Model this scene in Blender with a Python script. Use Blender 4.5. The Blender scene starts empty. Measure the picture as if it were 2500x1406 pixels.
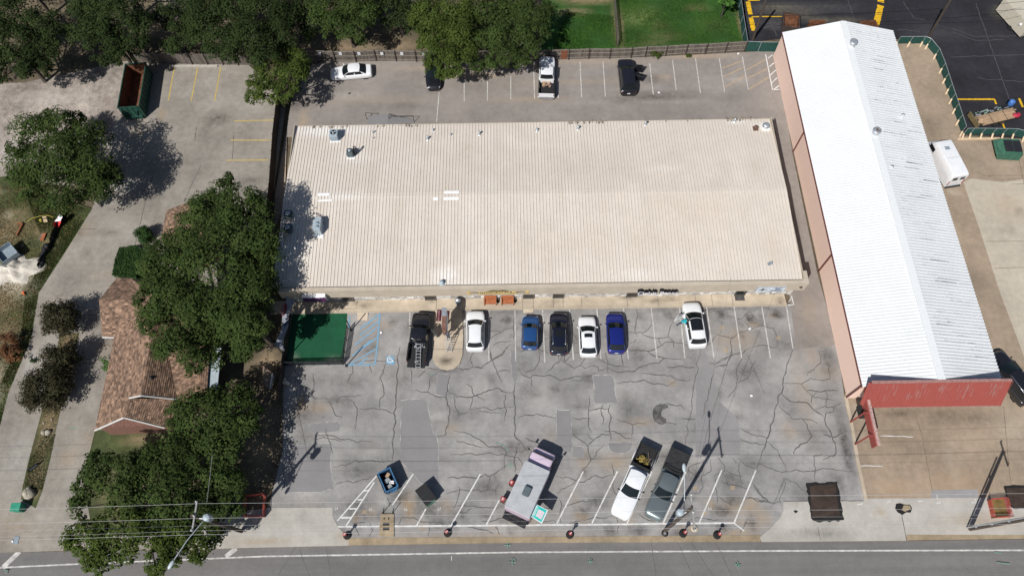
import bpy, bmesh, math, random
import numpy as np
from mathutils import Vector, Matrix, Euler, noise as mnoise

# ------------------------------------------------------------------ camera, sky, sun, exposure
scene = bpy.context.scene
COL = scene.collection
FPX = 1819.0; PITCH = math.radians(25.6); ROLL = math.radians(-0.9); CAMH = 67.0
RM = (Matrix.Rotation(PITCH, 3, 'X') @ Matrix.Rotation(ROLL, 3, 'Z'))
cam_data = bpy.data.cameras.new('camera')
cam = bpy.data.objects.new('camera', cam_data); COL.objects.link(cam)
cam_data.sensor_fit = 'HORIZONTAL'; cam_data.sensor_width = 36.0
cam_data.lens = FPX / 2500.0 * 36.0
cam_data.clip_start = 1.0; cam_data.clip_end = 2000.0
cam.matrix_world = Matrix.Translation((0, 0, CAMH)) @ RM.to_4x4()
scene.camera = cam

SUN_EL = math.radians(47.5); SHADOW_AZ = math.radians(54.0)     # shadows fall towards +x +y
world = bpy.data.worlds.new('World'); scene.world = world; world.use_nodes = True
wn = world.node_tree.nodes; wl = world.node_tree.links; wn.clear()
sky = wn.new('ShaderNodeTexSky'); sky.sky_type = 'NISHITA'; sky.sun_disc = False
sky.sun_elevation = SUN_EL
sun_to = Vector((-math.cos(SHADOW_AZ) * math.cos(SUN_EL), -math.sin(SHADOW_AZ) * math.cos(SUN_EL), math.sin(SUN_EL)))
sky.sun_rotation = math.atan2(sun_to.x, sun_to.y)
bgn = wn.new('ShaderNodeBackground'); bgn.inputs['Strength'].default_value = 0.065
won = wn.new('ShaderNodeOutputWorld')
wl.new(sky.outputs[0], bgn.inputs[0]); wl.new(bgn.outputs[0], won.inputs[0])
sund = bpy.data.lights.new('sun', 'SUN'); sund.energy = 5.0; sund.angle = math.radians(0.5); sund.color = (1.0, 0.975, 0.935)
sun = bpy.data.objects.new('sun', sund); COL.objects.link(sun)
sun.rotation_euler = sun_to.to_track_quat('Z', 'Y').to_euler()
sun.location = (0, -40, 80)
scene.view_settings.view_transform = 'Standard'; scene.view_settings.look = 'None'
scene.view_settings.gamma = 1.0; scene.view_settings.exposure = 0.0
scene.view_settings.use_curve_mapping = False

# ------------------------------------------------------------------ helpers
def P(px, py, z=0.0):
    """point of the place at height z seen at a photo pixel"""
    d = RM @ Vector(((px - 1250) / FPX, -(py - 703) / FPX, -1.0))
    t = (z - CAMH) / d.z
    return Vector((d.x * t, d.y * t, z))
def mpp(px, py, z=0.0):
    return (P(px + 5, py, z) - P(px - 5, py, z)).length / 10.0
def C(ox, oy, s, pts):
    return [(ox + x * s, oy + y * s) for x, y in pts]
rng = random.Random(7)

def tag(o, label=None, cat=None, group=None, kind=None):
    if label: o['label'] = label
    if cat: o['category'] = cat
    if group: o['group'] = group
    if kind: o['kind'] = kind
    return o
def thing(name, label, cat, loc=(0, 0, 0), rz=0.0, group=None):
    o = bpy.data.objects.new(name, None); COL.objects.link(o)
    o.empty_display_size = 0.3
    o.location = loc; o.rotation_euler = (0, 0, rz)
    return tag(o, label, cat, group)
def copy_tree(o, parent=None):
    c = o.copy(); COL.objects.link(c); c.parent = parent
    for ch in list(o.children):
        copy_tree(ch, c)
    return c

# ---- materials
def nd(nt, t, **kw):
    n = nt.nodes.new(t)
    for k, v in kw.items(): setattr(n, k, v)
    return n
MATS = {}
def mat(name, col, rough=0.8, var=0.12, scale=3.0, metal=0.0, coat=0.0, bump=0.0, bscale=40.0, col2=None, isl=0.0, spec=0.4, transl=0.0, stretch=None, alpha=1.0):
    if name in MATS: return MATS[name]
    m = bpy.data.materials.new(name); m.use_nodes = True; nt = m.node_tree
    b = nt.nodes['Principled BSDF']; L = nt.links.new
    b.inputs['Roughness'].default_value = rough; b.inputs['Metallic'].default_value = metal
    b.inputs['Specular IOR Level'].default_value = spec
    if coat: b.inputs['Coat Weight'].default_value = coat; b.inputs['Coat Roughness'].default_value = 0.05
    tc = nd(nt, 'ShaderNodeTexCoord')
    vec = tc.outputs['Object']
    if stretch:
        mp = nd(nt, 'ShaderNodeMapping'); mp.inputs['Scale'].default_value = stretch
        L(vec, mp.inputs[0]); vec = mp.outputs[0]
    n1 = nd(nt, 'ShaderNodeTexNoise'); n1.inputs['Scale'].default_value = scale; n1.inputs['Detail'].default_value = 6; n1.inputs['Roughness'].default_value = 0.65
    L(vec, n1.inputs['Vector'])
    c2 = col2 if col2 else tuple(max(0.0, c * (1 - 2.2 * var)) for c in col)
    c1 = tuple(min(1.0, c * (1 + var)) for c in col)
    rp = nd(nt, 'ShaderNodeValToRGB'); e = rp.color_ramp.elements
    e[0].position = 0.3; e[1].position = 0.68
    e[0].color = (*c2, 1); e[1].color = (*c1, 1)
    L(n1.outputs['Fac'], rp.inputs[0]); out = rp.outputs[0]
    if isl:
        g = nd(nt, 'ShaderNodeNewGeometry'); mr = nd(nt, 'ShaderNodeMapRange')
        mr.inputs['To Min'].default_value = 1 - isl; mr.inputs['To Max'].default_value = 1 + isl
        L(g.outputs['Random Per Island'], mr.inputs['Value'])
        mx = nd(nt, 'ShaderNodeVectorMath', operation='SCALE'); L(out, mx.inputs[0]); L(mr.outputs[0], mx.inputs['Scale']); out = mx.outputs[0]
    L(out, b.inputs['Base Color'])
    if bump:
        n2 = nd(nt, 'ShaderNodeTexNoise'); n2.inputs['Scale'].default_value = bscale; n2.inputs['Detail'].default_value = 4
        L(tc.outputs['Object'], n2.inputs['Vector'])
        bp = nd(nt, 'ShaderNodeBump'); bp.inputs['Strength'].default_value = bump; bp.inputs['Distance'].default_value = 0.05
        L(n2.outputs['Fac'], bp.inputs['Height']); L(bp.outputs[0], b.inputs['Normal'])
    if transl:
        t = nd(nt, 'ShaderNodeBsdfTranslucent'); L(out, t.inputs[0])
        ms = nd(nt, 'ShaderNodeMixShader'); ms.inputs[0].default_value = transl
        L(b.outputs[0], ms.inputs[1]); L(t.outputs[0], ms.inputs[2]); L(ms.outputs[0], nt.nodes['Material Output'].inputs[0])
    MATS[name] = m
    return m

def ground_mat(name, col, fine=0.10, blotch=0.16, dark=(0.03, 0.028, 0.026), tan=(0.25, 0.17, 0.10), pale=(0.45, 0.43, 0.40), streak=0.0, bsc=0.35, rough=0.9):
    """weathered pavement: fine grain, broad blotches, plus wear masks (attribute 'wear': oil, soil, pale)"""
    if name in MATS: return MATS[name]
    m = bpy.data.materials.new(name); m.use_nodes = True; nt = m.node_tree; L = nt.links.new
    b = nt.nodes['Principled BSDF']; b.inputs['Roughness'].default_value = rough; b.inputs['Specular IOR Level'].default_value = 0.25
    tc = nd(nt, 'ShaderNodeTexCoord')
    def noise(sc, det=5, ro=0.6, vec=None):
        n = nd(nt, 'ShaderNodeTexNoise'); n.inputs['Scale'].default_value = sc; n.inputs['Detail'].default_value = det; n.inputs['Roughness'].default_value = ro
        L(vec or tc.outputs['Object'], n.inputs['Vector']); return n.outputs['Fac']
    def rng_(v, a, b_, lo, hi):
        r = nd(nt, 'ShaderNodeMapRange'); r.inputs['From Min'].default_value = a; r.inputs['From Max'].default_value = b_
        r.inputs['To Min'].default_value = lo; r.inputs['To Max'].default_value = hi; L(v, r.inputs['Value']); return r.outputs[0]
    def mul(a, b_):
        n = nd(nt, 'ShaderNodeMath', operation='MULTIPLY'); L(a, n.inputs[0])
        if isinstance(b_, float): n.inputs[1].default_value = b_
        else: L(b_, n.inputs[1])
        return n.outputs[0]
    f = mul(rng_(noise(9.0, 8, 0.8), 0.32, 0.68, 1 - fine, 1 + fine), rng_(noise(bsc, 6, 0.62), 0.34, 0.66, 1 - blotch, 1 + blotch * 0.8))
    f = mul(f, rng_(noise(1.6, 4, 0.7), 0.35, 0.65, 1 - blotch * 0.5, 1 + blotch * 0.5))
    f = mul(f, rng_(noise(0.09, 3, 0.6), 0.35, 0.65, 1 - blotch * 0.6, 1 + blotch * 0.5))
    if streak:
        mp = nd(nt, 'ShaderNodeMapping'); mp.inputs['Scale'].default_value = (0.9, 0.06, 1) if streak > 0 else (0.03, 0.9, 1); L(tc.outputs['Object'], mp.inputs[0])
        f = mul(f, rng_(noise(1.0, 5, 0.7, mp.outputs[0]), 0.35, 0.65, 1 - abs(streak), 1 + abs(streak)))
    sc = nd(nt, 'ShaderNodeVectorMath', operation='SCALE'); sc.inputs[0].default_value = col; L(f, sc.inputs['Scale'])
    out = sc.outputs[0]
    at = nd(nt, 'ShaderNodeAttribute', attribute_name='wear'); sp = nd(nt, 'ShaderNodeSeparateColor'); L(at.outputs['Color'], sp.inputs[0])
    nn = rng_(noise(1.9, 7, 0.78), 0.32, 0.60, 0.30, 1.7)
    for ch, c in (('Blue', pale), ('Green', tan), ('Red', dark)):
        k = mul(sp.outputs[ch], nn)
        mx = nd(nt, 'ShaderNodeMix', data_type='RGBA'); mx.clamp_factor = True
        L(k, mx.inputs['Factor']); L(out, mx.inputs[6]); mx.inputs[7].default_value = (*c, 1); out = mx.outputs[2]
    L(out, b.inputs['Base Color'])
    bp = nd(nt, 'ShaderNodeBump'); bp.inputs['Strength'].default_value = 0.25; bp.inputs['Distance'].default_value = 0.03
    L(noise(22.0, 4), bp.inputs['Height']); L(bp.outputs[0], b.inputs['Normal'])
    MATS[name] = m
    return m

# ---- mesh collector
class MB:
    def __init__(s): s.v = []; s.f = []; s.mi = []; s.sm = []
    def add(s, vs, fs, mi=0, smooth=False):
        o = len(s.v); s.v += [tuple(v) for v in vs]
        for f in fs: s.f.append([i + o for i in f]); s.mi.append(mi); s.sm.append(smooth)
        return s
    def box(s, c, d, rz=0.0, mi=0, rot=None):
        x, y, z = [k / 2 for k in d]
        vs = [Vector((i * x, j * y, k * z)) for k in (-1, 1) for j in (-1, 1) for i in (-1, 1)]
        R = rot if rot is not None else Matrix.Rotation(rz, 3, 'Z')
        c = Vector(c)
        return s.add([c + R @ v for v in vs], [(0, 2, 3, 1), (4, 5, 7, 6), (0, 1, 5, 4), (2, 6, 7, 3), (0, 4, 6, 2), (1, 3, 7, 5)], mi)
    def bar(s, a, b, w, h, mi=0):
        a = Vector(a); b = Vector(b); d = b - a; L = d.length
        if L < 1e-6: return s
        q = d.to_track_quat('X', 'Z').to_matrix()
        return s.box((a + b) / 2, (L, w, h), mi=mi, rot=q)
    def prism(s, pts, z0, z1, mi=0):
        n = len(pts)
        ar = sum(pts[i][0] * pts[(i + 1) % n][1] - pts[(i + 1) % n][0] * pts[i][1] for i in range(n))
        if ar < 0: pts = list(reversed(pts))
        vs = [(p[0], p[1], z0) for p in pts] + [(p[0], p[1], z1) for p in pts]
        fs = [list(range(n - 1, -1, -1)), list(range(n, 2 * n))] + [(i, (i + 1) % n, (i + 1) % n + n, i + n) for i in range(n)]
        return s.add(vs, fs, mi)
    def tube(s, pts, r, n=8, mi=0, cap=True, smooth=True):
        pts = [Vector(p) for p in pts]; m = len(pts)
        rs = r if isinstance(r, (list, tuple)) else [r] * m
        vs = []
        for i, p in enumerate(pts):
            d = (pts[min(i + 1, m - 1)] - pts[max(i - 1, 0)]).normalized()
            u = d.cross(Vector((0, 0, 1)))
            if u.length < 1e-3: u = d.cross(Vector((0, 1, 0)))
            u.normalize(); w = u.cross(d)
            for k in range(n):
                a = 2 * math.pi * k / n
                vs.append(p + (u * math.cos(a) + w * math.sin(a)) * rs[i])
        fs = [(i * n + k, i * n + (k + 1) % n, (i + 1) * n + (k + 1) % n, (i + 1) * n + k) for i in range(m - 1) for k in range(n)]
        s.add(vs, fs, mi, smooth)
        if cap:
            s.add(vs[:n], [list(range(n - 1, -1, -1))], mi); s.add(vs[-n:], [list(range(n))], mi)
        return s
    def lathe(s, c, prof, n=20, mi=0, smooth=True, ax=None):
        """prof: list of (radius, height)"""
        c = Vector(c); vs = []
        for r, h in prof:
            for k in range(n):
                a = 2 * math.pi * k / n; v = Vector((r * math.cos(a), r * math.sin(a), h))
                vs.append(c + (ax @ v if ax is not None else v))
        m = len(prof)
        fs = [(i * n + k, i * n + (k + 1) % n, (i + 1) * n + (k + 1) % n, (i + 1) * n + k) for i in range(m - 1) for k in range(n)]
        s.add(vs, fs, mi, smooth)
        s.add(vs[-n:], [list(range(n))], mi); s.add(vs[:n], [list(range(n - 1, -1, -1))], mi)
        return s
    def ell(s, c, r, n=12, m=7, mi=0, rz=0.0):
        c = Vector(c); R = Matrix.Rotation(rz, 3, 'Z'); vs = []
        for i in range(m + 1):
            th = math.pi * i / m
            for k in range(n):
                a = 2 * math.pi * k / n
                vs.append(c + R @ Vector((r[0] * math.sin(th) * math.cos(a), r[1] * math.sin(th) * math.sin(a), -r[2] * math.cos(th))))
        fs = [(i * n + k, i * n + (k + 1) % n, (i + 1) * n + (k + 1) % n, (i + 1) * n + k) for i in range(m) for k in range(n)]
        return s.add(vs, fs, mi, True)
    def quad(s, a, b, c, d, mi=0): return s.add([a, b, c, d], [(0, 1, 2, 3)], mi)
    def build(s, name, mats, parent=None, world=False, bevel=0.0, sharp=None, seg=2):
        me = bpy.data.meshes.new(name)
        vs = s.v
        if world and parent is not None:
            inv = parent.matrix_basis.inverted() if parent.parent is None else (parent.parent.matrix_basis @ parent.matrix_basis).inverted()
            vs = [tuple(inv @ Vector(v)) for v in vs]
        me.from_pydata(vs, [], s.f)
        for i, m in enumerate(mats if isinstance(mats, (list, tuple)) else [mats]): me.materials.append(m)
        me.polygons.foreach_set('material_index', s.mi); me.polygons.foreach_set('use_smooth', s.sm)
        if bevel or True:
            bm = bmesh.new(); bm.from_mesh(me)
            if bevel:
                bmesh.ops.remove_doubles(bm, verts=bm.verts, dist=1e-5)
                ed = [e for e in bm.edges if len(e.link_faces) == 2 and e.calc_face_angle(0) > 0.5]
                bmesh.ops.bevel(bm, geom=ed, offset=bevel, segments=seg, affect='EDGES', clamp_overlap=True)
            bmesh.ops.recalc_face_normals(bm, faces=bm.faces)
            bm.to_mesh(me); bm.free()
        if sharp: me.set_sharp_from_angle(angle=sharp)
        me.update()
        o = bpy.data.objects.new(name, me); COL.objects.link(o)
        if parent is not None: o.parent = parent
        return o

def surface(name, pts, z, m, grid=0.0, wear=(), parent=None, kind='structure', world_pts=False):
    """flat pavement sheet from photo outline; grid>0 makes it dense and carries wear masks"""
    bm = bmesh.new()
    w = [Vector((p[0], p[1], z)) if world_pts else P(p[0], p[1], z) for p in pts]
    bm.faces.new([bm.verts.new(p) for p in w]); bm.normal_update()
    if grid:
        bmesh.ops.triangulate(bm, faces=bm.faces[:])
        xs = [p.x for p in w]; ys = [p.y for p in w]
        for ax, lo, hi in (((1, 0, 0), min(xs), max(xs)), ((0, 1, 0), min(ys), max(ys))):
            k = lo + grid
            while k < hi:
                co = (k, 0, 0) if ax[0] else (0, k, 0)
                bmesh.ops.bisect_plane(bm, geom=bm.verts[:] + bm.edges[:] + bm.faces[:], plane_co=co, plane_no=ax)
                k += grid
    bmesh.ops.recalc_face_normals(bm, faces=bm.faces)
    for f in bm.faces:
        if f.normal.z < 0: f.normal_flip()
    me = bpy.data.meshes.new(name); bm.to_mesh(me); bm.free()
    me.materials.append(m)
    if grid:
        n = len(me.vertices); co = np.empty(n * 3); me.vertices.foreach_get('co', co); co = co.reshape(-1, 3)
        ar = np.zeros((n, 4)); ar[:, 3] = 1
        for (px, py, rx, ry, amt, ch) in wear:
            c = P(px, py, z); k = mpp(px, py, z)
            d = np.sqrt(((co[:, 0] - c.x) / (rx * k)) ** 2 + ((co[:, 1] - c.y) / (ry * k * 1.08)) ** 2)
            a = amt * np.clip(1.25 - d, 0, 1) ** 1.3
            ar[:, ch] = np.maximum(ar[:, ch], a)
        at = me.attributes.new('wear', 'FLOAT_COLOR', 'POINT'); at.data.foreach_set('color', ar.ravel())
    o = bpy.data.objects.new(name, me); COL.objects.link(o)
    if parent is not None: o.parent = parent
    elif kind: o['kind'] = kind
    return o

def ribbon(mb, pts, w, z, wob=0.0, mi=0, taper=False, world_pts=False):
    """painted stripe or sealed crack along a photo polyline"""
    p = [Vector((a[0], a[1], 0)) if world_pts else P(a[0], a[1], 0) for a in pts]
    if wob:
        q = []
        for a, b in zip(p, p[1:]):
            n = max(1, int((b - a).length / 0.16))
            for k in range(n):
                c = a + (b - a) * k / n
                q.append(c + Vector((mnoise.noise(c * 1.1) + .5 * mnoise.noise(c * 3.7), mnoise.noise(c * 1.1 + Vector((9, 0, 0))) + .5 * mnoise.noise(c * 3.7 + Vector((9, 0, 0))), 0)) * wob * 2.2)
        q.append(p[-1]); p = q
    n = len(p); vs = []
    for i, a in enumerate(p):
        d = p[min(i + 1, n - 1)] - p[max(i - 1, 0)]; d.z = 0
        if d.length < 1e-6: d = Vector((1, 0, 0))
        d.normalize(); s = Vector((-d.y, d.x, 0))
        k = w / 2 * ((1.0 + 0.55 * mnoise.noise(a * 2.3) + 0.3 * mnoise.noise(a * 9.0)) if wob > .008 else rng.uniform(.85, 1.1) if wob else 1.0)
        if taper: k *= 0.35 + 0.65 * min(1.0, 4 * min(i, n - 1 - i) / max(1, n - 1) + 0.15)
        vs += [Vector((a.x, a.y, z)) + s * k, Vector((a.x, a.y, z)) - s * k]
    mb.add(vs, [(2 * i, 2 * i + 1, 2 * i + 3, 2 * i + 2) for i in range(n - 1)], mi)

def text_mesh(name, body, size, m, parent, M, depth=0.01, align='CENTER', sx=1.0):
    cu = bpy.data.curves.new('tmp', 'FONT'); cu.body = body; cu.size = size; cu.extrude = depth; cu.align_x = align; cu.align_y = 'CENTER'
    to = bpy.data.objects.new('tmp', cu); COL.objects.link(to)
    bpy.context.view_layer.update()
    dg = bpy.context.evaluated_depsgraph_get()
    me = bpy.data.meshes.new_from_object(to.evaluated_get(dg))
    bpy.data.objects.remove(to); bpy.data.curves.remove(cu)
    me.name = name; me.materials.clear(); me.materials.append(m)
    me.transform(M @ Matrix.Diagonal((sx, 1, 1, 1)))
    o = bpy.data.objects.new(name, me); COL.objects.link(o)
    if parent is not None: o.parent = parent
    return o
# ------------------------------------------------------------------ the setting: ground sheets
m_soil = ground_mat('soil', (0.125, 0.100, 0.066), 0.25, 0.35, bsc=0.5, tan=(0.30, 0.22, 0.14), dark=(0.035, 0.03, 0.02), pale=(0.50, 0.46, 0.38))
m_grass = ground_mat('grass_turf', (0.062, 0.074, 0.028), 0.35, 0.30, bsc=0.6, tan=(0.20, 0.155, 0.088), dark=(0.02, 0.018, 0.012), pale=(0.40, 0.35, 0.26))
m_lawn = ground_mat('lawn_grass', (0.026, 0.074, 0.013), 0.30, 0.22, bsc=0.5, tan=(0.19, 0.15, 0.08), dark=(0.01, 0.03, 0.008), pale=(0.2, 0.24, 0.08))
m_lot = ground_mat('worn_grey_pavement', (0.270, 0.259, 0.249), 0.14, 0.19, bsc=0.28, dark=(0.05, 0.045, 0.042), tan=(0.33, 0.24, 0.15), pale=(0.46, 0.44, 0.41))
m_patch = ground_mat('asphalt_patch', (0.222, 0.212, 0.212), 0.08, 0.06)
m_rim = ground_mat('patch_rim', (0.44, 0.42, 0.395), 0.2, 0.1)
m_rear = ground_mat('brown_grey_asphalt', (0.247, 0.220, 0.198), 0.12, 0.14, bsc=0.22, tan=(0.36, 0.28, 0.20), dark=(0.07, 0.06, 0.055), pale=(0.42, 0.38, 0.34))
m_drive = ground_mat('driveway_concrete', (0.262, 0.236, 0.203), 0.10, 0.18, bsc=0.2, streak=0.0, tan=(0.30, 0.22, 0.14), dark=(0.08, 0.07, 0.06), pale=(0.42, 0.40, 0.36))
m_apron = ground_mat('apron_concrete', (0.40, 0.375, 0.335), 0.08, 0.12, tan=(0.34, 0.25, 0.15))
m_tan = ground_mat('tan_concrete', (0.300, 0.235, 0.172), 0.09, 0.16, bsc=0.2, dark=(0.12, 0.095, 0.07), tan=(0.38, 0.26, 0.16), pale=(0.47, 0.42, 0.34))
m_walk = ground_mat('sidewalk_concrete', (0.46, 0.385, 0.295), 0.08, 0.14, bsc=0.5, dark=(0.12, 0.10, 0.075), tan=(0.42, 0.31, 0.19), pale=(0.58, 0.50, 0.40))
m_kerb = ground_mat('stained_kerb', (0.30, 0.235, 0.155), 0.12, 0.2, bsc=0.6)
m_road = ground_mat('road_asphalt', (0.158, 0.150, 0.145), 0.16, 0.10, bsc=0.15, streak=-0.10)
m_black = ground_mat('sealed_black_asphalt', (0.024, 0.023, 0.028), 0.25, 0.25, bsc=0.3, tan=(0.11, 0.10, 0.075), pale=(0.09, 0.085, 0.085), dark=(0.01, 0.01, 0.012))
m_gravel = ground_mat('crushed_gravel', (0.315, 0.272, 0.235), 0.60, 0.30, bsc=0.4, tan=(0.20, 0.15, 0.13), dark=(0.10, 0.08, 0.07), pale=(0.50, 0.46, 0.42))
m_fresh = ground_mat('fresh_asphalt', (0.048, 0.033, 0.026), 0.3, 0.3, bsc=1.2)
m_tar = mat('crack_tar', (0.110, 0.102, 0.098), 0.7, 0.2)
m_white = mat('white_road_paint', (0.66, 0.65, 0.63), 0.75, 0.10, 2.5, col2=(0.42, 0.41, 0.39))
m_whitew = mat('worn_white_paint', (0.56, 0.54, 0.51), 0.8, 0.12, 2.2, col2=(0.30, 0.285, 0.27))
m_yellow = mat('faded_yellow_paint', (0.50, 0.36, 0.07), 0.8, 0.12, 2.5, col2=(0.36, 0.27, 0.10))
m_yellowb = mat('bright_yellow_paint', (0.72, 0.42, 0.01), 0.7, 0.12, 2.0, col2=(0.40, 0.24, 0.01))
m_tanp = mat('tan_road_paint', (0.46, 0.33, 0.19), 0.8, 0.1)
m_bluep = mat('blue_road_paint', (0.12, 0.30, 0.47), 0.8, 0.12, 1.5, col2=(0.20, 0.30, 0.36))
m_greenp = mat('green_utility_paint', (0.17, 0.30, 0.24), 0.8, 0.2, 4.0)

ground = surface('ground', [(-420, -300), (420, -300), (420, 420), (-420, 420)], -0.15, m_soil, world_pts=True)

# road along the bottom
rd_edge = [(-700, 1371), (0, 1348), (620, 1335), (850, 1330), (1260, 1324), (1880, 1321), (2213, 1319), (2500, 1315), (3200, 1300)]
ep = [P(*p) for p in rd_edge]
road = surface('road', [(p.x, p.y) for p in ep] + [(ep[-1].x, -6), (ep[0].x, -6)], -0.12, m_road, world_pts=True)
mb = MB()
ribbon(mb, [(-500, 1401), (0, 1384.5), (179, 1376), (351, 1369), (640, 1357), (1260, 1347), (1880, 1343.5), (2500, 1342), (3000, 1339)], 0.13, -0.116, 0.004)
ribbon(mb, [(5, 1384), (46, 1345)], 0.42, -0.112); ribbon(mb, [(550, 1357.5), (576, 1337)], 0.40, -0.112)
ribbon(mb, [(1102, 1356), (1102.5, 1367)], 0.06, -0.112, 0.004)
mb.build('edge_line', m_whitew, road)
mb = MB()
for a in ([(720, 1335), (692, 1380), (668, 1420)], [(795, 1332), (806, 1406)], [(1590, 1322), (1603, 1406)], [(1655, 1322), (1700, 1420)], [(1688, 1322), (1752, 1420)], [(1748, 1322), (1795, 1420)], [(730, 1340), (755, 1406)]):
    ribbon(mb, a, 0.045, -0.115, 0.02)
mb.build('crack_sealant', m_tar, road)

# left side: concrete drive and lot, gravel, verge
drive = surface('driveway', [(362, 150), (600, 152), (700, 245), (668, 470), (648, 660), (470, 900), (490, 1339), (141, 1344), (-180, 1354), (-80, 1215), (0, 1040), (20, 960), (75, 830), (95, 715), (160, 615), (225, 510), (242, 450), (268, 360), (285, 285), (352, 280)], 0.008, m_drive, 0.7,
    [(random.Random(k).uniform(20, 640), random.Random(k + 99).uniform(160, 1320), random.Random(k + 7).uniform(12, 50), random.Random(k + 3).uniform(10, 36), random.Random(k + 5).uniform(.15, .40), (0, 1, 2, 0, 2)[k % 5]) for k in range(110)] + [(530, 290, 45, 22, 0.55, 0), (500, 320, 20, 40, 0.35, 0), (395, 280, 14, 22, 0.5, 1), (300, 560, 60, 40, 0.25, 2), (200, 560, 40, 25, 0.3, 1), (120, 870, 40, 60, 0.35, 2), (50, 1120, 60, 90, 0.3, 2), (180, 1120, 26, 90, 0.28, 2), (30, 1290, 60, 40, 0.25, 1), (340, 960, 300, 60, 0.0, 0), (560, 240, 60, 30, 0.25, 2), (170, 690, 40, 60, 0.25, 0), (285, 445, 60, 30, 0.3, 2), (75, 890, 16, 40, 0.5, 2)])
mb = MB()
for a in ([(80, 770), (240, 769)], [(180, 878), (240, 877)], [(190, 560), (232, 559)], [(330, 600), (352, 505), (375, 420)], [(490, 405), (455, 480)], [(571, 330), (567, 390)], [(480, 310), (475, 345)]):
    ribbon(mb, a, 0.06, 0.012, 0.02)
mb.build('expansion_joint', m_tar, drive)
mb = MB()
for a in ([(426, 165), (411, 246)], [(482.5, 165), (467, 247)], [(539, 164), (524, 247)], [(571, 296), (668, 294)], [(562, 343), (661, 343)], [(553, 392), (654, 391)]):
    ribbon(mb, a, 0.13, 0.013, 0.004)
mb.build('yellow_stall_line', m_yellow, drive)
mb = MB(); mb.box(P(452, 162, 0.06), (3.6, 0.25, 0.14)); mb.box(P(510, 162, 0.06), (2.0, 0.25, 0.14)); mb.build('wheel_stop', m_apron, drive)

gravel = surface('gravel_lot', [(-260, 215), (60, 202), (200, 172), (300, 150), (362, 150), (352, 280), (285, 287), (268, 360), (242, 455), (100, 450), (20, 430), (-260, 460)], 0.004, m_gravel, 0.9,
    [(255, 300, 36, 42, 0.75, 1), (262, 250, 22, 24, 0.4, 1), (60, 210, 70, 30, 0.4, 0), (210, 190, 60, 18, 0.35, 0), (110, 240, 90, 28, 0.3, 2), (40, 370, 60, 50, 0.4, 2)])
verge = surface('grass_verge', [(225, 510), (160, 615), (95, 715), (75, 830), (20, 960), (0, 1040), (-80, 1215), (-260, 1215), (-260, 460), (20, 430), (60, 450)], 0.006, m_grass, 0.5,
    [(random.Random(k).uniform(-20, 150), random.Random(k + 99).uniform(450, 960), random.Random(k + 7).uniform(6, 22), random.Random(k + 3).uniform(5, 16), .7, (0, 1, 1, 2, 1)[k % 5]) for k in range(60)] + [(20, 560, 70, 50, 0.8, 1), (95, 560, 30, 26, 0.65, 1), (120, 590, 20, 30, 0.6, 1), (30, 690, 60, 50, 1.0, 2), (0, 740, 50, 40, 0.9, 1), (10, 830, 55, 60, 1.0, 1), (25, 840, 30, 40, 0.7, 0), (60, 520, 20, 16, 0.5, 1), (-20, 950, 36, 80, 0.8, 2), (140, 600, 10, 10, 0.4, 2), (62, 735, 8, 30, 0.5, 2)])
median = surface('median_strip', [(146, 818), (194, 812), (160, 950), (137, 1046), (123, 1120), (103, 1198), (87, 1240), (51, 1218), (55, 1189), (70, 1123), (97, 1022), (120, 940)], 0.016, m_grass, 0.35,
    [(165, 830, 26, 24, 1.0, 1), (120, 1030, 26, 50, 1.0, 1), (105, 1090, 24, 40, 0.7, 1), (90, 1160, 24, 40, 0.8, 1), (125, 1050, 18, 20, 0.4, 2), (92, 1160, 14, 30, 0.5, 2), (75, 1180, 14, 20, .5, 0), (78, 1205, 22, 16, 1.0, 1), (110, 1080, 8, 12, 0.6, 2)])
lawn = surface('house_lawn', [(232, 1050), (215, 1118), (203, 1165), (225, 1300), (420, 1300), (470, 1120), (420, 1040)], 0.016, m_grass, 0.5, [(350, 1075, 60, 14, 0.9, 1), (330, 1200, 90, 60, 0.8, 1)])
yard_soil = surface('leaf_litter', [(420, 1040), (440, 860), (640, 640), (705, 470), (700, 700), (693, 880), (690, 1100), (655, 1240), (560, 1250), (470, 1290), (430, 1290)], 0.012, m_soil, 0.6, [(655, 890, 30, 30, 0.9, 1), (640, 1100, 40, 30, 0.6, 1), (600, 960, 60, 60, 0.3, 0)])
north_yard = surface('back_yard', [(-400, -120), (1380, -120), (1345, 128), (900, 140), (560, 148), (300, 150), (60, 205), (-400, 240)], -0.008, m_soil, 0.9, [(820, 115, 130, 16, 0.6, 1), (980, 112, 60, 16, 0.5, 1), (400, 60, 60, 40, 0.4, 1), (430, 20, 60, 40, 0.3, 2)])
mb = MB()
lawn1 = surface('lawn', [(1320, 130), (1506, 118), (1494, -90), (1330, -90)], 0.0, m_lawn, 0.6, [(1440, 0, 90, 16, 1.0, 1), (1400, 30, 50, 14, 0.7, 1), (1497, 60, 8, 90, 0.6, 1), (1400, 60, 40, 40, 0.2, 0)])
lawn2 = surface('lawn', [(1508, 118), (1828, 102), (1805, -90), (1496, -90)], 0.0, m_lawn, 0.6, [(1515, 70, 10, 80, 0.8, 1), (1700, 20, 40, 12, 0.5, 1), (1580, 105, 60, 8, 0.5, 1), (1560, 40, 60, 40, 0.4, 2), (1620, 90, 80, 20, 0.28, 1), (1610, 65, 30, 20, 0.3, 1), (1740, 60, 50, 30, 0.15, 1), (1808, 60, 8, 60, 0.9, 1)])

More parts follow.
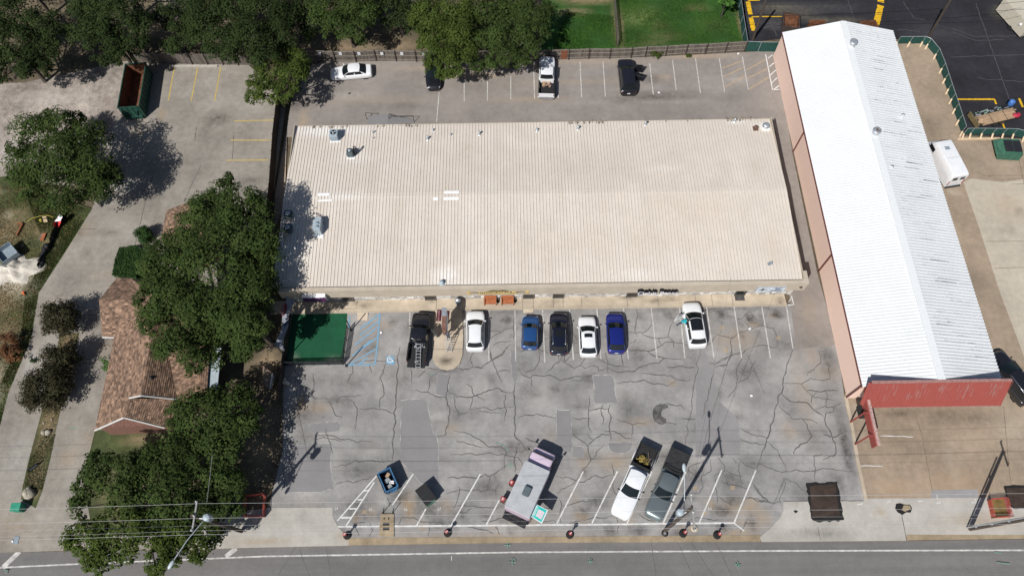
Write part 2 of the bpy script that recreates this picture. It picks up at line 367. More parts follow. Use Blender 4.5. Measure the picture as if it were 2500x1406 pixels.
# front parking lot
r_ = random.Random(5)
LOT_WEAR = [(r_.uniform(700, 2040), r_.uniform(770, 1290), r_.uniform(14, 60), r_.uniform(10, 34), r_.uniform(.15, .42), r_.choice((0, 0, 0, 1, 2, 2))) for _ in range(130)]
LOT_WEAR += [(r_.uniform(830, 1850), r_.uniform(1215, 1300), r_.uniform(10, 30), r_.uniform(8, 20), r_.uniform(.3, .65), r_.choice((0, 0, 1))) for _ in range(50)]
LOT_WEAR += [(r_.uniform(1230, 1920), r_.uniform(760, 860), r_.uniform(6, 14), r_.uniform(5, 12), r_.uniform(.2, .5), 0) for _ in range(24)]
lot = surface('parking_lot', [(676, 757), (1200, 752), (1930, 741), (1945, 850), (2043, 838), (2062, 970), (2078, 1050), (2092, 1130), (2111, 1224), (1912, 1224), (1913, 1245), (1905, 1262), (1880, 1290), (1855, 1311), (1260, 1313), (850, 1319), (826, 1287), (812, 1260), (812, 1239), (655, 1240), (672, 1100), (684, 1000), (690, 900)], 0.0, m_lot, 0.42,
    LOT_WEAR + [(1236, 782, 16, 14, 0.7, 0), (1565, 772, 15, 9, 0.5, 0), (1632, 770, 16, 9, 0.6, 0), (1762, 768, 17, 11, 0.85, 0), (1833, 778, 12, 15, 1.0, 0), (1897, 768, 18, 11, 0.85, 0), (1840, 790, 16, 10, 0.6, 1), (1890, 772, 16, 9, 0.4, 1), (960, 785, 14, 12, 0.5, 0),
     (735, 985, 16, 30, 0.75, 1), (775, 995, 40, 16, 0.5, 1), (740, 1010, 30, 14, 0.5, 0), (1000, 1240, 18, 40, 0.75, 1), (985, 1225, 14, 16, 0.6, 1), (1355, 948, 12, 10, 0.75, 0), (1640, 935, 14, 10, 0.5, 1), (1050, 1240, 60, 24, 0.4, 0), (1090, 1235, 16, 22, 0.5, 1), (870, 1240, 60, 40, 0.42, 0), (1425, 1245, 22, 16, 0.55, 0),
     (1790, 1240, 50, 24, 0.4, 1), (1835, 1235, 24, 24, 0.6, 1), (1860, 1265, 30, 26, 0.45, 1), (1800, 1300, 60, 9, 0.5, 1), (1160, 1305, 400, 7, 0.45, 1), (1260, 1265, 24, 16, 0.6, 1), (980, 1210, 30, 20, 0.5, 0), (940, 1230, 22, 22, 0.5, 2), (905, 1250, 20, 20, 0.3, 2),
     (2020, 880, 22, 60, 0.35, 0), (2065, 1090, 14, 110, 0.6, 0), (2045, 1180, 26, 40, 0.4, 0), (1960, 960, 30, 120, 0.22, 1), (1980, 870, 26, 40, 0.28, 1), (1975, 1060, 30, 18, 0.3, 0), (1930, 1000, 26, 30, 0.2, 0), (1500, 960, 90, 30, 0.2, 2), (1330, 960, 50, 40, 0.22, 2), (1130, 1080, 60, 60, 0.22, 2), (800, 1060, 60, 30, 0.2, 2),
     (1700, 1160, 26, 30, 0.35, 0), (1840, 1130, 40, 24, 0.35, 0), (1780, 1170, 30, 30, 0.4, 0), (1500, 880, 120, 20, 0.16, 0), (860, 930, 60, 26, 0.28, 0), (760, 930, 60, 20, 0.25, 0), (1300, 1080, 24, 30, 0.2, 0), (1150, 1010, 26, 16, 0.25, 0), (1700, 880, 40, 60, 0.22, 0), (830, 1290, 30, 14, 0.3, 0), (1240, 760, 200, 5, 0.3, 0), (1750, 752, 200, 6, 0.45, 0), (1090, 905, 40, 8, 0.5, 0), (1200, 930, 20, 30, 0.25, 0), (670, 1060, 14, 70, 0.7, 1), (690, 930, 10, 30, 0.6, 1)])
A_ = lambda p: C(660, 850, .256, p)
B_ = lambda p: C(1260, 850, .17778, p)
C_ = lambda p: C(1660, 850, .27027, p)
D_ = lambda p: C(1460, 640, .192, p)
E_ = lambda p: C(1000, 640, .192, p)
G_ = lambda p: C(1240, 1046, .256, p)
K_ = lambda p: C(620, 1046, .256, p)
H_ = lambda p: C(1860, 1046, .256, p)
# repaired patches with pale ragged rims
def ragged(pts, amp):
    out = []
    for a, b in zip(pts, pts[1:] + pts[:1]):
        n = max(1, int(math.hypot(b[0] - a[0], b[1] - a[1]) / 7))
        for k in range(n):
            t = k / n; out.append((a[0] + (b[0] - a[0]) * t + rng.uniform(-amp, amp), a[1] + (b[1] - a[1]) * t + rng.uniform(-amp, amp)))
    return out
def grow(pts, d):
    cx = sum(p[0] for p in pts) / len(pts); cy = sum(p[1] for p in pts) / len(pts); o = []
    for x, y in pts:
        L = math.hypot(x - cx, y - cy) or 1; o.append((x + (x - cx) / L * d, y + (y - cy) / L * d))
    return o
pl = [A_([(1245, 500), (1300, 490), (1470, 485), (1495, 520), (1520, 660), (1550, 800), (1590, 850), (1605, 960), (1595, 1180), (1612, 1290), (1440, 1290), (1265, 1100), (1245, 1000), (1240, 800), (1255, 560)]),
      A_([(378, 725), (405, 710), (655, 706), (668, 740), (648, 785), (560, 803), (400, 800), (372, 770)]),
      A_([(190, 935), (300, 925), (560, 905), (582, 940), (570, 1100), (580, 1200), (600, 1350), (560, 1340), (480, 1370), (170, 1372), (165, 1100)]),
      A_([(1600, 240), (1705, 250), (1690, 460), (1580, 440)]), A_([(2290, 20), (2352, 20), (2352, 310), (2308, 318)]),
      B_([(1050, 375), (1310, 365), (1340, 410), (1360, 600), (1385, 752), (1070, 752), (1075, 550)]), B_([(555, 850), (755, 850), (770, 1340), (770, 1420), (555, 1400)]),
      B_([(1270, 1290), (1600, 1290), (1575, 1400), (1500, 1440), (1310, 1420), (1275, 1370)]), B_([(776, 1342), (920, 1345), (925, 1500), (776, 1500)])]
mr = MB(); mp_ = MB()
for i, p in enumerate(pl):
    r = ragged(p, 0.9)
    g = ragged(grow(p, 0.7), 0.8); mr.add([P(x, y, 0.003 + i * .0002) for x, y in g], [list(range(len(g)))])
    mp_.add([P(x, y, 0.006 + i * .0003) for x, y in r], [list(range(len(r)))])
mr.build('patch_edge', m_rim, lot); mp_.build('asphalt_patch', m_patch, lot)
m_band = ground_mat('dark_band', (0.238, 0.226, 0.224), 0.09, 0.08)
surface('overlay_band', ragged(C_([(150, 0), (215, 0), (300, 230), (330, 360), (360, 480), (450, 570), (512, 625), (530, 700), (545, 955), (140, 985), (150, 300)]), 0.6), 0.004, m_band, parent=lot)
m_splotch = ground_mat('dark_splotch', (0.13, 0.122, 0.116), 0.15, 0.35, bsc=1.6)
surface('tar_splotch', ragged(B_([(1920, 785), (1990, 765), (2090, 785), (2085, 815), (2000, 850), (1985, 900), (2000, 935), (2060, 965), (2065, 1020), (1995, 1052), (1900, 1000), (1868, 905), (1885, 830)]), 0.8), 0.010, m_splotch, parent=lot)
# sealed cracks
cr = MB()
def cracks(f, lst, w=0.12):
    for a in lst: ribbon(cr, f(a), w * 0.66, 0.013 + rng.uniform(0, 0.002), 0.09, taper=True)
cracks(A_, [[(1225, 0), (1205, 350), (1180, 750), (1158, 1100)], [(2325, 330), (2330, 560), (2332, 850), (2460, 990)], [(2340, 935), (2330, 1180)]], 0.15)
cracks(A_, [[(408, 235), (412, 350), (405, 470), (440, 495)], [(255, 458), (400, 450), (440, 465), (480, 487), (560, 487)], [(635, 475), (700, 465), (760, 445), (790, 458), (870, 443)], [(560, 505), (590, 560), (620, 640), (685, 668)], [(730, 480), (790, 520), (828, 575), (820, 690), (810, 770)],
    [(845, 573), (905, 582), (975, 572), (1060, 582), (1120, 600), (1185, 612)], [(1095, 130), (1080, 240), (1052, 290), (1075, 370), (1070, 450), (1048, 510), (1045, 600)], [(785, 130), (788, 240), (730, 335)], [(950, 150), (968, 235)], [(800, 130), (920, 120), (1060, 122), (1220, 110)], [(1335, 180), (1345, 340)], [(1495, 200), (1410, 280)], [(1490, 190), (1550, 215), (1600, 200)],
    [(1380, 400), (1490, 410), (1560, 450), (1620, 470), (1680, 465)], [(1500, 415), (1520, 310), (1560, 250)], [(1870, 345), (1925, 370), (1960, 450), (2050, 490)], [(1750, 455), (1765, 560), (1800, 630), (1850, 625), (1900, 595)], [(1885, 585), (1960, 580), (2030, 565), (2120, 590), (2200, 565), (2325, 558)], [(1925, 460), (1905, 580)], [(2245, 420), (2230, 520), (2250, 600), (2235, 695)], [(2000, 600), (2080, 620), (2190, 612)],
    [(1945, 20), (1915, 90), (1925, 175)], [(2095, 0), (2110, 130), (2170, 230), (2205, 325)], [(2150, 230), (2220, 210), (2290, 220)], [(1760, 798), (1900, 815), (1990, 870), (2090, 940), (2200, 940), (2245, 990), (2232, 1150)], [(1770, 875), (1880, 910), (2015, 945)], [(1715, 1013), (1950, 1010), (2240, 1010), (2370, 1040), (2400, 1110)], [(2090, 1225), (2080, 1290)],
    [(600, 1128), (680, 1110), (710, 1122), (800, 1090), (930, 1070), (1050, 1080), (1150, 1080)], [(615, 1290), (690, 1283), (740, 1265), (800, 1280), (930, 1245), (950, 1215), (1000, 1220)], [(395, 860), (440, 830), (560, 830), (690, 865), (830, 892), (980, 890)], [(400, 880), (430, 870), (510, 850), (690, 880)], [(1660, 1385), (1800, 1360), (1970, 1340), (2020, 1365), (2160, 1360)], [(145, 700), (150, 830), (135, 870), (240, 915)], [(485, 640), (525, 655)], [(2360, 660), (2440, 635), (2520, 640)], [(2190, 1280), (2150, 1390)]], 0.10)
cracks(A_, [[(1710, 255), (1700, 350), (1675, 470), (1708, 560), (1700, 680), (1675, 830), (1585, 842)], [(1695, 425), (1740, 425), (1790, 462), (1920, 470), (1960, 450), (2080, 400), (2160, 385), (2240, 410), (2325, 410)], [(1770, 180), (1840, 205), (1930, 180), (2010, 190), (2090, 130), (2180, 60), (2270, 0)], [(1690, 1235), (1850, 1228), (1950, 1245), (2050, 1205), (2090, 1225), (2180, 1160), (2260, 1115)]], 0.14)
cracks(B_, [[(20, 50), (180, 20), (300, 15), (330, 25), (450, 75)], [(310, 30), (315, 190), (230, 310), (150, 325), (135, 380)], [(210, 420), (212, 520)], [(760, 462), (860, 460), (940, 400), (1040, 380)], [(385, 355), (480, 285), (560, 200), (610, 150), (670, 85), (770, 90), (860, 65)], [(590, 150), (690, 205), (790, 280), (870, 235), (950, 115)], [(870, 235), (980, 265), (1040, 245), (1120, 262), (1145, 295), (1260, 290)],
    [(1535, 25), (1680, 40), (1800, 50), (1880, 100), (1960, 115), (2035, 150)], [(1800, 50), (1910, 15)], [(1240, 60), (1258, 330)], [(1120, 145), (1250, 205), (1420, 240), (1560, 270)], [(1460, 70), (1470, 240)], [(670, 90), (680, 180), (770, 95)], [(1715, 365), (1760, 350), (1900, 352), (2080, 378), (2140, 376), (2200, 435), (2400, 430)], [(1400, 475), (1600, 455), (1750, 460), (1950, 485), (2085, 515), (2190, 460)], [(2070, 258), (2260, 255), (2300, 272), (2450, 260)],
    [(20, 950), (150, 910), (220, 920), (310, 908), (370, 925), (400, 912), (470, 940), (555, 955)], [(780, 965), (1020, 970)], [(997, 660), (1003, 850), (1000, 1080), (1038, 1155)], [(1010, 845), (1100, 830), (1280, 835)], [(1200, 770), (1165, 920), (1190, 990), (1185, 1050)], [(1375, 975), (1420, 1000), (1500, 1010), (1590, 1045), (1780, 1030)], [(1590, 1045), (1592, 1230)], [(1220, 1130), (1370, 1138), (1440, 1180), (1510, 1230), (1590, 1240)], [(780, 1190), (900, 1270), (980, 1330)], [(975, 1185), (1060, 1250)], [(980, 1330), (995, 1400)], [(1920, 790), (1940, 768), (2080, 770), (2270, 775), (2320, 840)], [(2060, 1030), (2210, 1030)], [(2265, 960), (2300, 962), (2460, 970)]], 0.11)
cracks(B_, [[(15, 280), (80, 370), (205, 415), (240, 370), (290, 378), (530, 380), (590, 430), (700, 415), (870, 395), (1040, 378)], [(1260, 285), (1350, 325), (1430, 342), (1590, 325), (1690, 270), (1820, 210), (1960, 220), (2035, 150), (2270, 152)], [(1280, 770), (1290, 900), (1297, 1100), (1293, 1280)], [(980, 1330), (1070, 1250), (1200, 1185), (1290, 1195)]], 0.13)
cracks(C_, [[(1015, 0), (930, 310), (850, 620), (780, 840), (700, 1100)], [(1145, 385), (1250, 390), (1430, 380)], [(905, 400), (985, 470), (1170, 505), (1230, 560), (1305, 620)], [(1395, 520), (1385, 570), (1310, 600), (1305, 640), (1325, 710), (1380, 800), (1410, 890), (1400, 970), (1290, 1010)], [(1100, 630), (1145, 700), (1150, 740), (1185, 785), (1150, 850), (1090, 870), (1045, 910), (1035, 955)], [(1290, 785), (1420, 790), (1480, 765)]], 0.14)
cracks(C_, [[(465, 0), (455, 70), (430, 140), (400, 160), (330, 160)], [(600, 0), (560, 40), (450, 70), (370, 130), (275, 145)], [(575, 30), (520, 180), (510, 320), (480, 390), (425, 450)], [(668, 115), (640, 220), (600, 280), (510, 315)], [(935, 315), (1100, 320), (1190, 270), (1290, 292), (1350, 268), (1335, 100), (1315, 20)], [(1315, 30), (1260, 32), (1275, 120), (1245, 165), (1160, 210), (1148, 250)], [(1100, 320), (1145, 385)], [(1145, 390), (1220, 450), (1400, 470)], [(1250, 390), (1200, 440), (1185, 500)], [(1315, 390), (1328, 530)], [(1230, 545), (1330, 525), (1400, 528), (1465, 500)],
    [(885, 510), (1015, 630), (1180, 640), (1245, 685)], [(540, 730), (680, 780), (800, 810)], [(545, 810), (630, 865), (770, 860)], [(780, 840), (880, 920), (910, 1000), (960, 1110)], [(680, 1080), (730, 1055), (830, 1090), (920, 1118), (1040, 1108), (1200, 1108), (1320, 1080), (1400, 1100), (1570, 1110)], [(1285, 940), (1280, 965), (1205, 970), (1215, 1080), (1225, 1190)],
    [(60, 1150), (90, 1090), (200, 1015)], [(350, 990), (400, 1060), (390, 1110), (310, 1150)], [(280, 1010), (285, 1110), (190, 1150), (205, 1270), (170, 1310), (80, 1310)], [(400, 1105), (480, 1135), (570, 1150)], [(540, 1030), (530, 1100), (560, 1240)], [(480, 1140), (478, 1220)], [(540, 990), (600, 1065), (680, 1080)], [(380, 1180), (440, 1230), (560, 1250), (620, 1290)], [(655, 1215), (720, 1290), (800, 1380)], [(955, 1165), (910, 1240), (900, 1310), (840, 1395)], [(955, 1180), (1090, 1265), (1165, 1310)], [(955, 1180), (905, 1395)], [(620, 1360), (700, 1350), (850, 1400), (920, 1390)], [(310, 1150), (340, 1400)], [(300, 230), (200, 640)], [(470, 990), (500, 1045)], [(60, 1100), (160, 1150)], [(180, 0), (90, 620), (40, 900)]], 0.09)
cracks(D_, [[(1440, 905), (1520, 935), (1700, 965), (1790, 905), (1900, 880), (1920, 840), (1860, 750)], [(1920, 840), (2070, 795), (2220, 840), (2260, 890), (2275, 1080)], [(1930, 1085), (2050, 1065), (2270, 1075)], [(1700, 925), (1690, 1180), (1640, 1300), (1490, 1325)], [(1420, 1300), (1530, 1280), (1610, 1220), (1840, 1140), (1930, 1085)], [(1640, 680), (1760, 720), (1850, 720), (1900, 620), (2000, 620)], [(475, 600), (500, 700), (465, 890), (490, 960)], [(370, 890), (480, 905), (610, 885), (690, 800), (690, 720)], [(530, 910), (650, 965), (900, 945), (910, 830), (950, 750)], [(900, 945), (950, 1020), (965, 1110)], [(620, 1140), (750, 1090), (860, 1030), (1000, 1020), (1130, 1060), (1220, 1130)], [(390, 1115), (520, 1125), (620, 1140), (720, 1190), (840, 1235)], [(1360, 1070), (1440, 1010), (1510, 935)], [(390, 1020), (460, 1010), (490, 975)], [(770, 950), (800, 1050)], [(870, 1330), (1010, 1325), (1080, 1345), (1220, 1330)], [(1980, 1250), (1940, 1400)]], 0.10)
cracks(E_, [[(1030, 990), (1160, 900), (1220, 850), (1330, 835)], [(1030, 860), (1160, 905)], [(1050, 1050), (1150, 1020), (1320, 1000)], [(1010, 1060), (1030, 1260)], [(1055, 1250), (1160, 1180), (1290, 1045)], [(1870, 1150), (1890, 1240)], [(1330, 610), (1330, 1000)], [(1650, 1030), (1760, 970)], [(2060, 850), (2120, 980)], [(2060, 1010), (2130, 1030)]], 0.10)
cracks(G_, [[(160, 90), (250, 120), (300, 140)], [(80, 230), (140, 235), (200, 170)], [(475, 610), (640, 520), (690, 440), (790, 300), (910, 160)], [(790, 300), (765, 180), (750, 155)], [(460, 455), (560, 460), (640, 485), (730, 500), (820, 460), (1000, 450)], [(520, 740), (640, 710), (900, 665), (980, 655)], [(580, 890), (720, 865), (860, 850), (1000, 830)], [(330, 890), (430, 880), (460, 890)], [(490, 660), (510, 720), (500, 900)], [(1245, 810), (1300, 860), (1400, 890)], [(1000, 340), (1010, 520), (1035, 640)], [(1040, 850), (1050, 1000)], [(1720, 480), (1780, 440), (1850, 400), (1860, 300)], [(1750, 860), (1950, 865), (2010, 855)], [(2000, 640), (2140, 720)], [(2230, 660), (2330, 665), (2500, 710)], [(2340, 540), (2400, 620), (2480, 690)], [(2290, 840), (2230, 960), (2215, 1000)], [(2250, 870), (2300, 900), (2380, 890)]], 0.10)
cracks(K_, [[(1420, 850), (1520, 855), (1600, 885), (1720, 890), (1810, 910)], [(1660, 880), (1660, 1020)], [(1950, 560), (1940, 680), (1900, 760)], [(1840, 735), (1950, 740), (2100, 735), (2240, 760), (2330, 755)], [(1950, 930), (2080, 940), (2190, 965), (2280, 1000)], [(2180, 880), (2300, 875), (2370, 850)], [(2300, 920), (2340, 1010)], [(1890, 830), (2010, 790), (2080, 760)], [(1380, 920), (1400, 850)], [(930, 910), (1000, 890), (1060, 895)], [(960, 910), (1000, 1020)], [(1100, 900), (1120, 960), (1100, 1030)], [(1280, 660), (1290, 740)], [(740, 240), (690, 0)]], 0.10)
cr.build('crack_sealant', m_tar, lot)
hw = MB()
for a in (A_([(235, 200), (250, 460), (280, 680), (330, 900), (360, 1050)]), A_([(90, 650), (100, 980), (140, 1300)]), C_([(470, 0), (300, 560), (180, 1000)]), C_([(610, 60), (770, 420), (775, 340)][:2])):
    ribbon(hw, a, 0.035, 0.016, 0.015)
hw.build('crack_and_wire_shadow', m_tar, lot)  # hairline cracks, plus the cast shadow of a wire painted as a thin line
# stall lines
sl = MB()
for a in ([(1194, 759), (1193.5, 882)], [(1257, 758), (1259, 881)], [(1325, 758), (1330, 885)], [(1390, 755), (1400, 878)], [(1457, 753), (1467, 876)], [(1522, 753), (1534, 877)], [(1590, 752), (1604, 875)], [(1659, 752), (1672, 873)], [(1725, 751), (1743, 875)], [(1792, 749), (1811, 874)], [(1860, 749), (1881, 874)], [(1920, 748), (1936, 852)], [(1001, 763), (1000, 800)]):
    ribbon(sl, a, 0.11, 0.018, 0.003)
sl.build('stall_line', m_whitew, lot)
sl = MB()
ribbon(sl, [(822, 1285), (1260, 1281.5), (1475, 1279.5), (1792, 1276)], 0.15, 0.018, 0.003)
for a in ([(823.5, 1271), (919.5, 1161)], [(845, 1283), (914, 1176)], [(889, 1197.5), (901, 1197)], [(873, 1219.5), (887, 1219)], [(852, 1241.5), (872, 1241)], [(833, 1263.5), (857, 1263)], [(1009, 1156), (958, 1232)], [(1040, 1241), (1017, 1283)], [(1173, 1156), (1101, 1283)], [(1219, 1220), (1187, 1281)], [(1424, 1150), (1359, 1278)], [(1507.5, 1150), (1445, 1277)], [(1592, 1150), (1530.5, 1277)], [(1674, 1151), (1619, 1277)], [(1762, 1147), (1707, 1276)], [(1845.5, 1147), (1792, 1276)], [(1792, 1276), (1817, 1295.6)]):
    ribbon(sl, a, 0.12, 0.0185 + rng.uniform(0, 0.002), 0.003)
sl.build('angled_stall_line', m_white, lot)
# blue access aisle and wheelchair emblem
F_ = lambda p: C(620, 640, .192, p)
bl = MB()
for a in ([(1600, 660), (1575, 1000), (1540, 1300)], [(1165, 1305), (1540, 1300)], [(1215, 690), (1205, 840)], [(1600, 660), (1350, 850)], [(1590, 750), (1345, 930)], [(1590, 810), (1290, 1050)], [(1580, 950), (1250, 1190)], [(1480, 1000), (1300, 1150)], [(1555, 1100), (1230, 1290)], [(1450, 1210), (1330, 1300)], [(1440, 790), (1500, 740)]):
    ribbon(bl, F_(a), 0.14, 0.018 + rng.uniform(0, .003), 0.004)
bl.build('blue_aisle_stripe', m_bluep, lot)
bb = MB(); r = ragged(F_([(1685, 1190), (1780, 1190), (1785, 1300), (1680, 1295)]), 0.5); bb.add([P(x, y, 0.017) for x, y in r], [list(range(len(r)))]); bb.build('blue_square', m_bluep, lot)
ws = MB()
cc = (1732, 1240)
ribbon(ws, F_([(cc[0] + 36 * math.cos(a), cc[1] + 33 * math.sin(a)) for a in [math.radians(k) for k in range(20, 290, 18)]]), 0.10, 0.021)
for a in ([(1722, 1185), (1722, 1196)], [(1722, 1200), (1726, 1236), (1752, 1236), (1765, 1262), (1778, 1258)], [(1724, 1216), (1748, 1216)]): ribbon(ws, F_(a), 0.10, 0.0215)
ws.build('wheelchair_emblem', m_white, lot)
# faint numbers and survey marks
gm = MB()
for (x, y, s) in ((1244, 1135, 8), (1238, 1330, 8), (1250, 1371, 9), (1440, 1370, 6)):
    ribbon(gm, [(x - s, y), (x + s, y + 1)], 0.05, 0.018); ribbon(gm, [(x, y - s), (x + 1, y + s)], 0.05, 0.019); ribbon(gm, [(x + 3, y - s), (x + s, y - 2), (x + 4, y + 3)], 0.05, 0.0185)
for pts in ([(1793, 1379), (1809, 1378)], [(1801, 1370), (1802, 1388)], [(1795, 1374), (1807, 1384)], [(2428, 1348), (2445, 1349)], [(2434, 1372), (2465, 1376)], [(10, 1392), (20, 1392)], [(15, 1390), (15, 1400)], [(170, 1046), (190, 1045)], [(1050, 911), (1062, 915)], [(1212, 1079), (1232, 1088), (1242, 1103)]):
    ribbon(gm, pts, 0.07, 0.018)
gm.build('survey_mark', m_greenp, lot)
ym = MB()
for (x, y) in ((1698, 1190), (1788, 1188), (1720, 1250), (1650, 1250), (1762, 797), (1900, 822), (1772, 853), (890, 1247)):
    for k in range(3): ribbon(ym, [(x - 6, y + 3 * k), (x + 6, y + 3 * k - 1)], 0.05, 0.018, 0.02)
ym.build('faded_yellow_mark', m_tanp, lot)
for (x, y, t) in ((821, 1241, '54'), (905, 1243, '55'), (990, 1243, '56'), (1072, 1242, '57'), (1733, 1241, '64')):
    text_mesh('stall_number', t, 0.34, m_white, lot, Matrix.Translation(P(x, y, 0.019)), 0.001)

# kerb, aprons, right-hand concrete
kerb = MB()
ku = [(850, 1313), (1260, 1310), (1500, 1308.5), (1858, 1305)]; kl = [(850, 1330), (1260, 1324), (1500, 1323), (1860, 1321)]
a = [P(*p) for p in ku]; b = [P(*p) for p in reversed(kl)]
kerb.prism([(p.x, p.y) for p in a + b], -0.15, 0.02)
a = [P(*p) for p in ((2213, 1304), (2500, 1303), (2900, 1300))]; b = [P(*p) for p in ((2900, 1306), (2500, 1314), (2213, 1318))]
kerb.prism([(p.x, p.y) for p in a + b], -0.15, 0.02)
a = [P(*p) for p in ((480, 1326), (540, 1318), (620, 1314))]; b = [P(*p) for p in ((620, 1336), (480, 1341))]
kerb.prism([(p.x, p.y) for p in a + b], -0.15, 0.02)
for u, l in ((((480, 1338), (620, 1333), (851, 1328)), ((851, 1331), (620, 1336), (480, 1341))), (((1860, 1319), (2213, 1316)), ((2213, 1319), (1860, 1322))), (((-400, 1356), (0, 1345), (141, 1341), (480, 1338)), ((480, 1341), (141, 1344), (0, 1348), (-400, 1360)))):
    kerb.prism([(P(*p).x, P(*p).y) for p in u + l], -0.15, 0.005)
ko = kerb.build('kerb', m_kerb); ko['kind'] = 'structure'
apron_l = surface('driveway_apron', [(560, 1252), (655, 1239), (812, 1238), (812, 1260), (826, 1287), (851, 1312), (851, 1331), (620, 1336), (480, 1340), (470, 1300)], 0.022, m_apron, 0.5, [(850, 1310, 40, 10, 0.6, 1), (640, 1320, 90, 9, 0.4, 1), (740, 1260, 20, 20, 0.2, 0)])
apron_r = surface('driveway_apron', [(1855, 1311), (1880, 1290), (1905, 1262), (1913, 1245), (1912, 1223), (2109, 1222), (2108, 1216), (2272, 1215), (2387, 1214), (2900, 1205), (2900, 1306), (2213, 1304), (2213, 1319), (1860, 1322)], 0.022, m_apron, 0.6, [(2310, 1240, 180, 18, 0.3, 2), (2000, 1300, 100, 14, 0.25, 0), (1940, 1225, 30, 10, 0.2, 0), (2150, 1250, 20, 8, 0.4, 1), (2180, 1240, 26, 14, 0.6, 2), (2400, 1270, 120, 20, 0.35, 1)])
mb = MB(); ribbon(mb, [(2200, 1250), (2213, 1318)], 0.06, 0.026, 0.01); ribbon(mb, [(1912, 1223), (2108, 1222)], 0.05, 0.026, 0.01); ribbon(mb, [(1996, 1284), (2003, 1318)], 0.04, 0.026, 0.02); ribbon(mb, [(1965, 1285), (1970, 1300)], 0.03, 0.026, 0.02)
mb.build('expansion_joint', m_tar, apron_r)
tl = surface('concrete_yard', [(2058, 962), (2075, 1040), (2090, 1130), (2109, 1218), (2272, 1216), (2387, 1215), (3000, 1205), (2900, 600), (2700, 320), (2500, 340), (2350, 333), (2300, 150), (2255, 104), (2190, 104), (2210, 300), (2380, 900)], 0.004, m_tan, 0.7,
    [(2200, 1010, 60, 16, 0.6, 0), (2350, 1020, 130, 22, 0.45, 0), (2300, 1010, 100, 20, 0.4, 0), (2240, 1110, 80, 60, 0.2, 0), (2100, 1000, 26, 24, 0.5, 2), (2180, 1190, 60, 26, 0.35, 1), (2330, 1180, 100, 40, 0.3, 1), (2480, 1050, 60, 60, 0.2, 2), (2270, 320, 30, 50, 0.3, 0), (2370, 690, 50, 40, 0.3, 0), (2330, 1150, 20, 80, 0.2, 2), (2330, 470, 12, 12, 0.5, 2)])
m_pale = ground_mat('pale_concrete', (0.43, 0.38, 0.305), 0.08, 0.12, bsc=0.2, dark=(0.2, 0.17, 0.13), tan=(0.36, 0.27, 0.18))
surface('pale_slab', [(2352, 445), (2372, 436), (2450, 445), (2560, 430), (2900, 640), (2800, 1000), (2560, 1010), (2500, 870), (2440, 710), (2395, 570)], 0.009, m_pale, 0.8, [(2460, 500, 60, 50, 0.35, 1), (2460, 560, 20, 16, 0.4, 0), (2490, 520, 16, 14, 0.4, 0)], parent=tl)
m_greyp = ground_mat('blue_grey_slab', (0.27, 0.262, 0.262), 0.08, 0.1)
surface('grey_slab', [(2275, 1196), (2387, 1194), (2389, 1214), (2272, 1215.5)], 0.009, m_greyp, parent=tl)
mb = MB()
for a in ([(2230, 1000), (2250, 1060), (2262, 1120), (2275, 1196)], [(2450, 990), (2462, 1130), (2470, 1200)], [(2395, 430), (2600, 428)], [(2405, 590), (2600, 587)], [(2425, 655), (2600, 650)], [(2470, 450), (2600, 446)], [(2370, 415), (2440, 440), (2600, 425)], [(2478, 340), (2500, 450)]):
    ribbon(mb, a, 0.05, 0.014, 0.01)
mb.build('expansion_joint', mat('light_joint', (.20, .16, .12), .9, .25), tl)
mb = MB()
for a in ([(2148, 1064), (2190, 1065), (2228, 1066)], [(2100, 1136), (2155, 1138)], [(2380, 1218), (2384, 1227), (2372, 1226)], [(2285, 1228), (2296, 1226)], [(2165, 1226), (2175, 1223)], [(2240, 1224), (2252, 1222)], [(2092, 1231), (2106, 1228)], [(2286, 1208), (2288, 1218)]): ribbon(mb, a, 0.07, 0.027, 0.03)
mb.build('white_scrawl', m_white, tl)
kb2 = MB(); a = [P(*p) for p in ((2060, 968), (2075, 1040), (2090, 1130), (2109, 1218))]; b = [P(p[0] + 8, p[1]) for p in ((2109, 1218), (2090, 1130), (2075, 1040), (2060, 968))]
kb2.prism([(p.x, p.y) for p in a + b], 0, 0.12); o = kb2.build('lot_kerb', m_walk); o['kind'] = 'structure'
fp = MB(); r = ragged([(1969, 1178), (2044, 1175), (2049, 1200), (2060, 1270), (2004, 1274), (1983, 1271), (1974, 1230)], 2.2); fp.add([P(x, y, 0.030) for x, y in r], [list(range(len(r)))])
m_edge = mat('black_tar_edge', (0.012, 0.011, 0.011), 0.8, 0.2)
o = fp.build('road_patch', m_edge); o['kind'] = 'structure'
surface('asphalt_patch', ragged([(1976, 1185), (2039, 1182), (2050, 1258), (1984, 1263)], 0.8), 0.034, m_fresh, parent=o)
fp = MB()
for pts in ([(2187, 1229), (2197, 1227), (2206, 1231), (2222, 1231), (2228, 1240), (2224, 1250), (2212, 1250), (2204, 1256), (2192, 1250), (2186, 1240)], [(2450, 1186), (2474, 1183), (2500, 1184), (2512, 1240), (2475, 1242), (2462, 1232)], [(1937, 1247), (1943, 1243), (1948, 1248), (1942, 1252)]):
    r = ragged(pts, 0.9); fp.add([P(x, y, 0.031) for x, y in r], [list(range(len(r)))])
o = fp.build('pavement_hole', m_edge); o['kind'] = 'structure'
surface('asphalt_patch', ragged([(2455, 1191), (2520, 1189), (2520, 1236), (2477, 1238), (2465, 1230)], 0.8), 0.035, m_fresh, parent=o)
r = ragged([(2206, 1233), (2221, 1233), (2225, 1241), (2210, 1248), (2202, 1244)], 0.7); fp2 = MB().add([P(x, y, 0.035) for x, y in r], [list(range(len(r)))]); fp2.build('dirt_fill', m_kerb, o)

